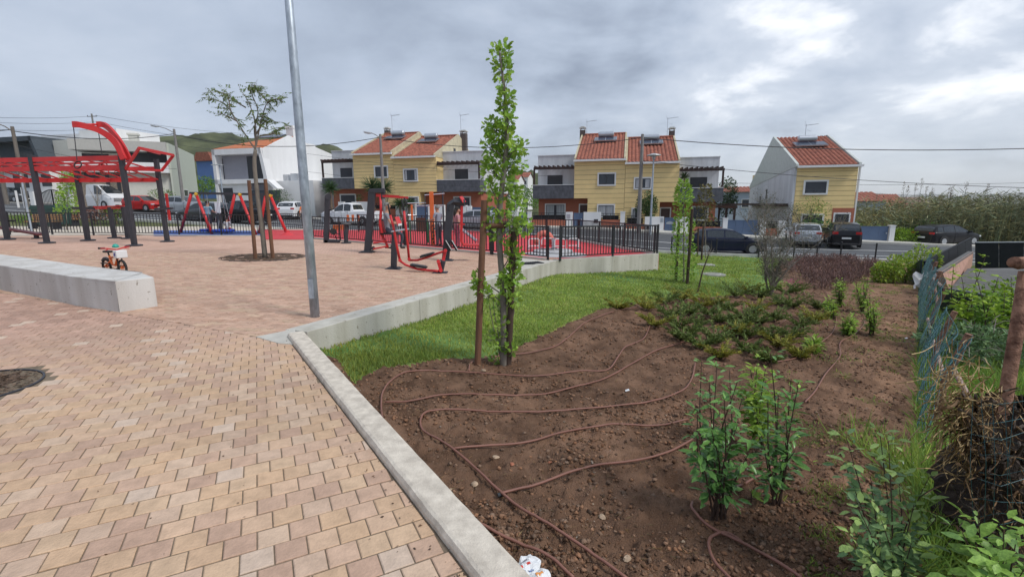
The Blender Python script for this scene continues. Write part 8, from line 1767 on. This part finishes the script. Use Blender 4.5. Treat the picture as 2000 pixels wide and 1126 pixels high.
kind(scatter('plant_litter', np.stack([X, Y0, gz(X, Y0)+.006], 1), D, rng.uniform(.015, .06, n)*(1+.04*Y0), T_simple(.12), m_straw, rtint(n, .35, 1.1), wscale=.012+.002*Y0), 'stuff', 'dry stems and leaf litter on the soil bed')
for i, (px, py, s_, lab) in enumerate(((968, 896, .024, 'fist sized tan stone near the hairpin hose, the left one'), (927, 950, .026, 'flat tan stone between the hairpin hose and the kerb'), (945, 727, .03, 'pale stone at the foot of the tall young oak'), (1225, 1092, .022, 'pale tan stone in the bottom centre of the bed'), (1176, 1006, .022, 'flat pale stone in the middle of the near soil'), (1075, 903, .016, 'orange brown brick chip near the hairpin hose'), (1000, 912, .018, 'small terracotta chip beside the tan stone'), (1333, 1049, .013, 'small pale pebble left of the looped hose'), (880, 958, .012, 'small tan pebble by the hairpin hose'))):
    b = tp(px, py); m = MB(); rnd = random.Random(i); V = []; 
    for j in range(5):
        for k_ in range(8): a = k_*math.pi/4; ph = (j/4-.5)*math.pi; q = s_*(rnd.uniform(.82, 1.12)); V.append((q*1.25*math.cos(ph)*math.cos(a)+0, q*.9*math.cos(ph)*math.sin(a), q*.6*math.sin(ph)))
    F = [(j*8+k_, j*8+(k_+1) % 8, (j+1)*8+(k_+1) % 8, (j+1)*8+k_) for j in range(4) for k_ in range(8)]; m.add(V, F); o = m.build('stone', M('terracotta_chip', (.36, .13, .07), var=.3) if 'chip' in lab else M('tan_stone', (.42, .31, .215), rough=.9, var=.3, scale=20)); b.z = float(gz(b.x, b.y)); o.location = b+Vector((0, 0, s_*.3)); o.rotation_euler = (0, 0, i*1.3); tag(o, lab, 'stone', 'loose stones in the soil bed')
# crumpled printed paper by the kerb
def paper(name, label, c, sx, sy, rz, amp, mat, prints=(), seed=0):
    n = 22; g = []; r = thing(name, label, 'litter', c, rz)
    def zf(u, v): return amp*(float(fbm(u*4+seed, v*4, 3, 3))-.2)*1.6
    for j in range(n+1): g.append([((i/n-.5)*sx*(1+.15*math.sin(j*.5)), (j/n-.5)*sy*(1+.15*math.sin(i*.45)), zf(i/n, j/n)) for i in range(n+1)])
    m = MB(); m.sheet(g); m.build('sheet', mat, r)
    for k_, (u, v, w_, h, mt) in enumerate(prints):
        q = MB(); s_ = 5; gg = [[((u+w_*i/s_-.5)*sx, (v+h*j/s_-.5)*sy, zf(u+w_*i/s_, v+h*j/s_)+.002) for i in range(s_+1)] for j in range(s_+1)]; q.sheet(gg); q.build('print', mt, r)
pr_ = [M('print_red', (.6, .05, .03)), M('print_grey', (.18, .18, .22)), M('print_blue', (.15, .22, .45)), M('print_orange', (.65, .28, .08)), M('print_teal', (.2, .4, .38))]
c = tp(1022, 1142); c.z += .04
paper('printed_paper', 'crumpled colourful leaflet lying against the kerb at the bottom', c, .21, .17, .5, .045, M('paper_white', (.72, .74, .76), rough=.6, var=.04), [(.05, .75, .12, .1, pr_[0]), (.22, .62, .14, .14, pr_[1]), (.45, .66, .14, .09, pr_[0]), (.1, .42, .14, .12, pr_[3]), (.35, .35, .22, .2, pr_[1]), (.65, .45, .12, .12, pr_[2]), (.7, .7, .15, .08, pr_[0]), (.1, .12, .2, .14, pr_[2]), (.45, .1, .14, .14, pr_[0]), (.72, .15, .18, .16, pr_[3]), (.3, .85, .2, .06, pr_[4]), (.62, .86, .2, .05, pr_[1])])
c = tp(1782, 916); c.z += .03; lines = [(.15, .2+.09*i, .65 if i % 3 else .4, .025, pr_[1]) for i in range(7)]
paper('paper_sheet', 'small white printed paper sheet lying by the net fence', c, .16, .10, -.5, .02, M('paper_white', (.7, .72, .75)), lines, 3)
for (px, py, lab) in ((1770, 662, 'tiny white scrap on the footpath by the net'), (1225, 765, 'tiny white scrap on the soil in front of the junipers')):
    c = tp(px, py); c.z += .015; m = MB(); m.add([(-.025, -.02, 0), (.025, -.012, .01), (.02, .022, .015), (-.02, .02, .0)], [(0, 1, 2, 3)]); o = m.build('paper_scrap', M('paper_white', (.7, .7, .7)), solid=.003); o.location = c; tag(o, lab, 'litter', 'white paper scraps')
for (px, py, w_, lab) in ((1393, 537, .42, 'round concrete manhole cover in the lawn, the nearer larger one'), (1378, 518, .38, 'round concrete cover further back in the lawn')):
    c = tp(px, py); r = thing('manhole_cover', lab, 'manhole cover', c); m = MB(); m.lathe([(w_, -.1), (w_, .035), (w_-.04, .05), (.05, .055)], (0, 0, 0), 28); m.build('cover', M('cover_concrete', (.24, .24, .21), rough=.9, var=.2), r); m = MB(); m.lathe([(w_*.62, .05), (w_*.62, .062), (w_*.56, .062), (w_*.56, .052)], (0, 0, 0), 28); m.build('rim_ring', m_conc, r)
c = gp(1036, 513.5, .05); r = thing('floor_grate', 'dark slotted grate in the concrete beside the railing corner', 'drain grate', c, .45)
m = MB(); m.box((0, 0, 0), (.72, .4, .01)); m.build('tray', m_dark, r)
for i in range(12): m = MB(); m.box((-.33+i*.06, 0, .012), (.02, .38, .012)); m.build('slat', m_black, r)
P_ = [gp(1010, 520, .03), gp(1030, 505, .03), gp(1068, 510, .03), gp(1080, 512, .03), gp(1020, 521, .03)]; m = MB(); m.add([gp(985, 527, .034), gp(1015, 503, .034), gp(1070, 509.5, .034), gp(1082, 511, .034)], [(0, 1, 2, 3)]); kind(m.build('concrete_apron', m_conc_l), 'structure')
# dirt, twigs and dead leaves on the paving
n = 420; P = []; 
for i in range(n):
    if i < 250: t = rng.random(); q = K_far+(K_near-K_far)*t; q = q-kn*abs(rng.normal()*.09+.01); P.append((q.x, q.y))
    else: yy = rng.uniform(1.5, 6.5); P.append((yy*rng.uniform(-1.05, -.1), yy))
P = np.array([(x, y, pz(x, y)+.027) for x, y in P if clip_ok(x, y)]); n = len(P); D = np.concatenate([rng.normal(size=(n, 2)), rng.uniform(0, .2, (n, 1))], 1)
kind(scatter('leaf_crumbs', P, D, rng.uniform(.006, .022, n), T_simple(.5), leafmat('dead_leaf', (.10, .055, .035), (.16, .10, .06), tl=.05), rtint(n, .4, 1.3)), 'stuff', 'dark leaf crumbs along the kerb and on the sand paving')
# ================================================================ PEOPLE
m_skin = M('skin', (.46, .25, .17), rough=.6, var=.06); m_hairg = M('grey_hair', (.20, .19, .18), rough=.9, var=.2, scale=30); m_haird = M('dark_hair', (.02, .015, .012), rough=.8)
def person(label, loc, rz, J, cloth, hair, H=1.0, group=None, longhair=False, fem=False):
    """J: joint positions (metres, local, +y faced by the figure); cloth: dict region->material"""
    r = thing('person', label, 'person', loc, rz, group); V = []; E = []; Rd = []; reg = []
    def v(p, rad, g): V.append(tuple(p)); Rd.append(rad); reg.append(g); return len(V)-1
    def chain(idx, pts): 
        for (p, rad, g) in pts: j = v(p, rad, g); E.append((idx, j)); idx = j
        return idx
    L_ = lambda a, b, t: Vector(a).lerp(Vector(b), t); k = H
    pel = v(J['pel'], .125*k, 'leg'); sp = chain(pel, [(L_(J['pel'], J['chest'], .45), .115*k, 'top'), (J['chest'], .135*k, 'top')]); nk = chain(sp, [(J['neck'], .058*k, 'skin'), (L_(J['neck'], J['head'], .55), .06*k, 'skin')])
    h1 = chain(nk, [(J['head'], .094*k, 'skin'), (Vector(J['head'])+Vector((0, 0, .085*k)), .078*k, 'skin')]); hd = h1-1
    f = Vector(J.get('face', (0, 1, 0))).normalized(); chain(hd, [(Vector(J['head'])+f*.105*k+Vector((0, 0, -.01*k)), .014*k, 'skin')])
    side = f.cross(Vector((0, 0, 1)))
    for s_ in (-1, 1): chain(hd, [(Vector(J['head'])+side*s_*.10*k, .016*k, 'skin')])
    for s_ in ('l', 'r'):
        sh, el, wr, hn = [Vector(J[n+s_]) for n in ('sh', 'el', 'wr', 'ha')]; slv = 'sleeve' if cloth.get('sleeve') else 'top'
        c_ = chain(sp, [(sh, .062*k, 'top'), (sh.lerp(el, .5), .050*k, slv if cloth.get('short') is None else 'top'), (el, .042*k, slv if cloth.get('short') is None else 'skin'), (el.lerp(wr, .5), .036*k, slv if cloth.get('short') is None else 'skin'), (wr, .026*k, 'skin'), (wr.lerp(hn, .55), .032*k, 'skin')])
        d = (hn-wr).normalized(); a = d.cross(Vector((0, .3, 1))).normalized(); b = d.cross(a)
        for q, (o, ln) in enumerate(((-.030, .062), (-.010, .074), (.010, .070), (.029, .055))):
            b0 = wr.lerp(hn, .8)+a*o*k; b1 = b0+d*ln*.5*k; b2 = b1+(d*.7+b*.6).normalized()*ln*.5*k; chain(c_, [(b0, .011*k, 'skin'), (b1, .010*k, 'skin'), (b2, .008*k, 'skin')])
        t0 = wr.lerp(hn, .35)+a*.036*k; chain(c_, [(t0, .012*k, 'skin'), (t0+(d*.7+a*.7)*.045*k, .010*k, 'skin')])
        hp, kn_, an, to = [Vector(J[n+s_]) for n in ('hi', 'kn', 'an', 'to')]; lo = 'skin' if cloth.get('shorts') else 'leg'
        chain(pel, [(hp, .092*k, 'leg'), (hp.lerp(kn_, .5), .080*k, 'leg'), (kn_.lerp(hp, .08), .062*k, 'leg'), (kn_.lerp(an, .25), .056*k, lo), (kn_.lerp(an, .6), .048*k, lo), (an, .036*k, lo), (an+Vector((0, 0, -.045*k)), .042*k, 'shoe'), (to, .036*k, 'shoe')])
    me = bpy.data.meshes.new('body'); me.from_pydata(V, E, []); o = bpy.data.objects.new('body', me); C.objects.link(o); sk = o.modifiers.new('skin', 'SKIN'); sk.use_smooth_shade = True; 
    for i, rd in enumerate(Rd): me.skin_vertices[0].data[i].radius = (rd, rd*(.78 if i in (pel, sp-1, sp) else 1))
    me.skin_vertices[0].data[pel].use_root = True; me.skin_vertices[0].data[pel].radius = (.15*k, .11*k); me.skin_vertices[0].data[sp].radius = (.165*k, .115*k); me.skin_vertices[0].data[sp-1].radius = (.14*k, .105*k)
    su = o.modifiers.new('sub', 'SUBSURF'); su.levels = 2; su.render_levels = 2
    dg = bpy.context.evaluated_depsgraph_get(); nm = bpy.data.meshes.new_from_object(o.evaluated_get(dg)); bpy.data.objects.remove(o)
    names = ['skin', 'top', 'leg', 'shoe', 'sleeve']; mats = [m_skin, cloth['top'], cloth['leg'], cloth.get('shoe', m_rubblk), cloth.get('sleeve', cloth['top'])]; nm.materials.clear()
    for m_ in mats: nm.materials.append(m_)
    # nearest bone decides the cloth
    segs = [(Vector(V[a]), Vector(V[b]), reg[b], Rd[b]) for a, b in E]
    for p in nm.polygons:
        c = p.center; best = 1e9; g = 'top'
        for a, b, gg, rd in segs:
            ab = b-a; t = max(0, min(1, (c-a).dot(ab)/max(ab.length_squared, 1e-9))); dd = (c-(a+ab*t)).length-rd
            if dd < best: best = dd; g = gg
        p.material_index = names.index(g); p.use_smooth = True
    ob = bpy.data.objects.new('body', nm); C.objects.link(ob); ob.parent = r
    hc = Vector(J['head'])+Vector((0, 0, .045*k))-f*.018*k; m = MB(); prof = []; n = 14; g = []
    for j in range(7):
        ph = j/6*1.75; row = []
        for i in range(n+1):
            a = 6.283*i/n; d = Vector((math.cos(a), math.sin(a), 0)); fr = max(0, d.dot(f)); p2 = min(ph, 1.75-.85*fr); q = .112*k; row.append(hc+Vector((d.x*q*math.sin(p2)*.93, d.y*q*math.sin(p2)*1.04, q*math.cos(p2)*1.02)))
        g.append(row)
    m.sheet(g)
    if longhair: m.tube([hc-f*.07*k, hc-f*.10*k+Vector((0, 0, -.15*k)), hc-f*.09*k+Vector((0, 0, -.32*k))], [.08*k, .07*k, .035*k], 8)
    m.build('hair', hair, r, smooth=True)
    for s_ in (-1, 1): e_ = Vector(J['head'])+f*.088*k+side*s_*.034*k+Vector((0, 0, .022*k)); m = MB(); m.lathe([(.001, -.008*k), (.010*k, 0), (.001, .008*k)], e_, 8); m.build('eye', m_dark, r)
    return r
def standing(h=1.72, lean=0, arms='down', spread=.1, stride=0.0):
    s = h/1.72; J = dict(pel=(0, 0, .94), chest=(0, .02+lean, 1.28), neck=(0, .03+lean, 1.47), head=(0, .05+lean, 1.60), shl=(-.19, lean, 1.40), shr=(.19, lean, 1.40), hil=(-.10, 0, .88), hir=(.10, 0, .88), knl=(-.11, .03+stride*.5, .49), knr=(.11, .03-stride*.3, .49), anl=(-.12, stride, .09), anr=(.12, -stride, .09), tol=(-.13, .14+stride, .035), tor=(.13, .14-stride, .035))
    if arms == 'down': J.update(ell=(-.25, lean-.02, 1.12), elr=(.25, lean-.02, 1.12), wrl=(-.26, .05+lean, .87), wrr=(.26, .05+lean, .87), hal=(-.26, .09+lean, .78), har=(.26, .09+lean, .78))
    else: J.update(ell=(-.27, .06+lean, 1.14), elr=(.27, .06+lean, 1.14), wrl=(-.2, .30+lean, 1.12), wrr=(.2, .30+lean, 1.12), hal=(-.18, .39+lean, 1.12), har=(.18, .39+lean, 1.12))
    return {k_: tuple(Vector(p)*s) for k_, p in J.items()}
# man in pale blue at the swings, seen from behind
g = at(411, 462, SW_Y+.5); g.z = pz(g.x, g.y)+.01
person('standing man in a pale blue shirt and dark shorts seen from behind at the swings', g, R(-8), standing(1.74, .02, 'front'), dict(top=M('pale_blue_shirt', (.32, .52, .62), rough=.9, var=.08), leg=M('navy_shorts', (.02, .02, .045), rough=.9), shoe=m_trim, shorts=1, short=1), m_haird)
# child seated on the nest seat
c = SW_C+Vector((.15, .15, 0)); z = -(.0)
Jc = dict(pel=(0, 0, .12), chest=(0, .02, .36), neck=(0, .04, .50), head=(0, .06, .60), shl=(-.12, .02, .46), shr=(.12, .02, .46), ell=(-.17, .10, .32), elr=(.17, .10, .32), wrl=(-.12, .24, .26), wrr=(.12, .24, .26), hal=(-.10, .30, .26), har=(.10, .30, .26), hil=(-.07, .03, .10), hir=(.07, .03, .10), knl=(-.09, .28, .12), knr=(.09, .28, .12), anl=(-.09, .36, -.12), anr=(.09, .36, -.12), tol=(-.09, .46, -.15), tor=(.09, .46, -.15))
person('small child in a white top sitting on the blue nest swing', c, R(20), Jc, dict(top=M('white_top', (.6, .6, .62), rough=.9), leg=M('red_trousers', (.45, .05, .07), rough=.9), short=1), m_haird, .62)
# seated man on the press machine, facing right in profile
Y = PRESS_Y-.02; st = at(756, 453, Y); q = lambda px, py, dy=0: tuple(at(px, py, Y+dy)-st)
Js = dict(pel=q(756, 449), chest=q(754, 424), neck=q(756, 412), head=q(757, 403.5), face=(1, .1, 0), shl=q(757, 418, .18), shr=q(755, 418, -.18), ell=q(765, 434, .24), elr=q(763, 436, -.25), wrl=q(778, 433, .25), wrr=q(777, 436, -.2), hal=q(784, 431, .22), har=q(783, 434, -.15), hil=q(758, 451, .09), hir=q(758, 451, -.09), knl=q(787, 457, .12), knr=q(775, 459, -.13), anl=q(783, 481, .13), anr=q(764, 483, -.14), tol=q(792, 483, .14), tor=q(772, 486, -.15))
person('man in a grey short sleeved shirt seated on the red press machine', st, 0, Js, dict(top=M('grey_shirt', (.22, .23, .26), rough=.9, var=.1), leg=M('dark_trousers', (.05, .055, .075), rough=.9), shoe=m_trim, short=1), m_hairg)
# figures in the red court
g = at(858, 470, 19.6); g.z = pz(g.x, g.y)+.02; person('adult in a grey shirt half hidden behind the orange climbing panel', g, R(60), standing(1.66, .02, 'front'), dict(top=M('grey_blue_shirt', (.25, .28, .34), rough=.9), leg=M('dark_trousers', (.05, .055, .075)), short=1), m_hairg)
g = at(893, 474, 18.6); g.z = pz(g.x, g.y)+.02; person('person in a pink patterned outfit standing beside the pendulum trainer', g, R(-60), standing(1.6, .0, 'down'), dict(top=M('pink_top', (.50, .22, .24), rough=.9, var=.5, scale=25), leg=M('rose_skirt', (.42, .10, .15), rough=.9, var=.5, scale=20), short=1), m_haird, longhair=True)
g = at(594, 432, 36.5); g.z = tz(g.x, g.y)+.1; person('road worker in an orange jacket standing left of the lamp post', g, R(40), standing(1.75), dict(top=M('orange_jacket', (.75, .20, .05), rough=.8), leg=M('dark_trousers', (.05, .055, .075))), m_haird)
# ================================================================ HAZE
hm = bpy.data.materials.new('haze'); hm.use_nodes = True; nn = hm.node_tree.nodes; 
for q in list(nn):
    if q.type != 'OUTPUT_MATERIAL': nn.remove(q)
vol = nn.new('ShaderNodeVolumePrincipled'); vol.inputs['Color'].default_value = (1, 1, 1, 1); vol.inputs['Density'].default_value = .00020; hm.node_tree.links.new(vol.outputs[0], nn['Material Output'].inputs['Volume'])
m = MB(); m.b2(-4600, 4600, -80, 5200, -75, 125); kind(m.build('haze', hm), 'stuff')
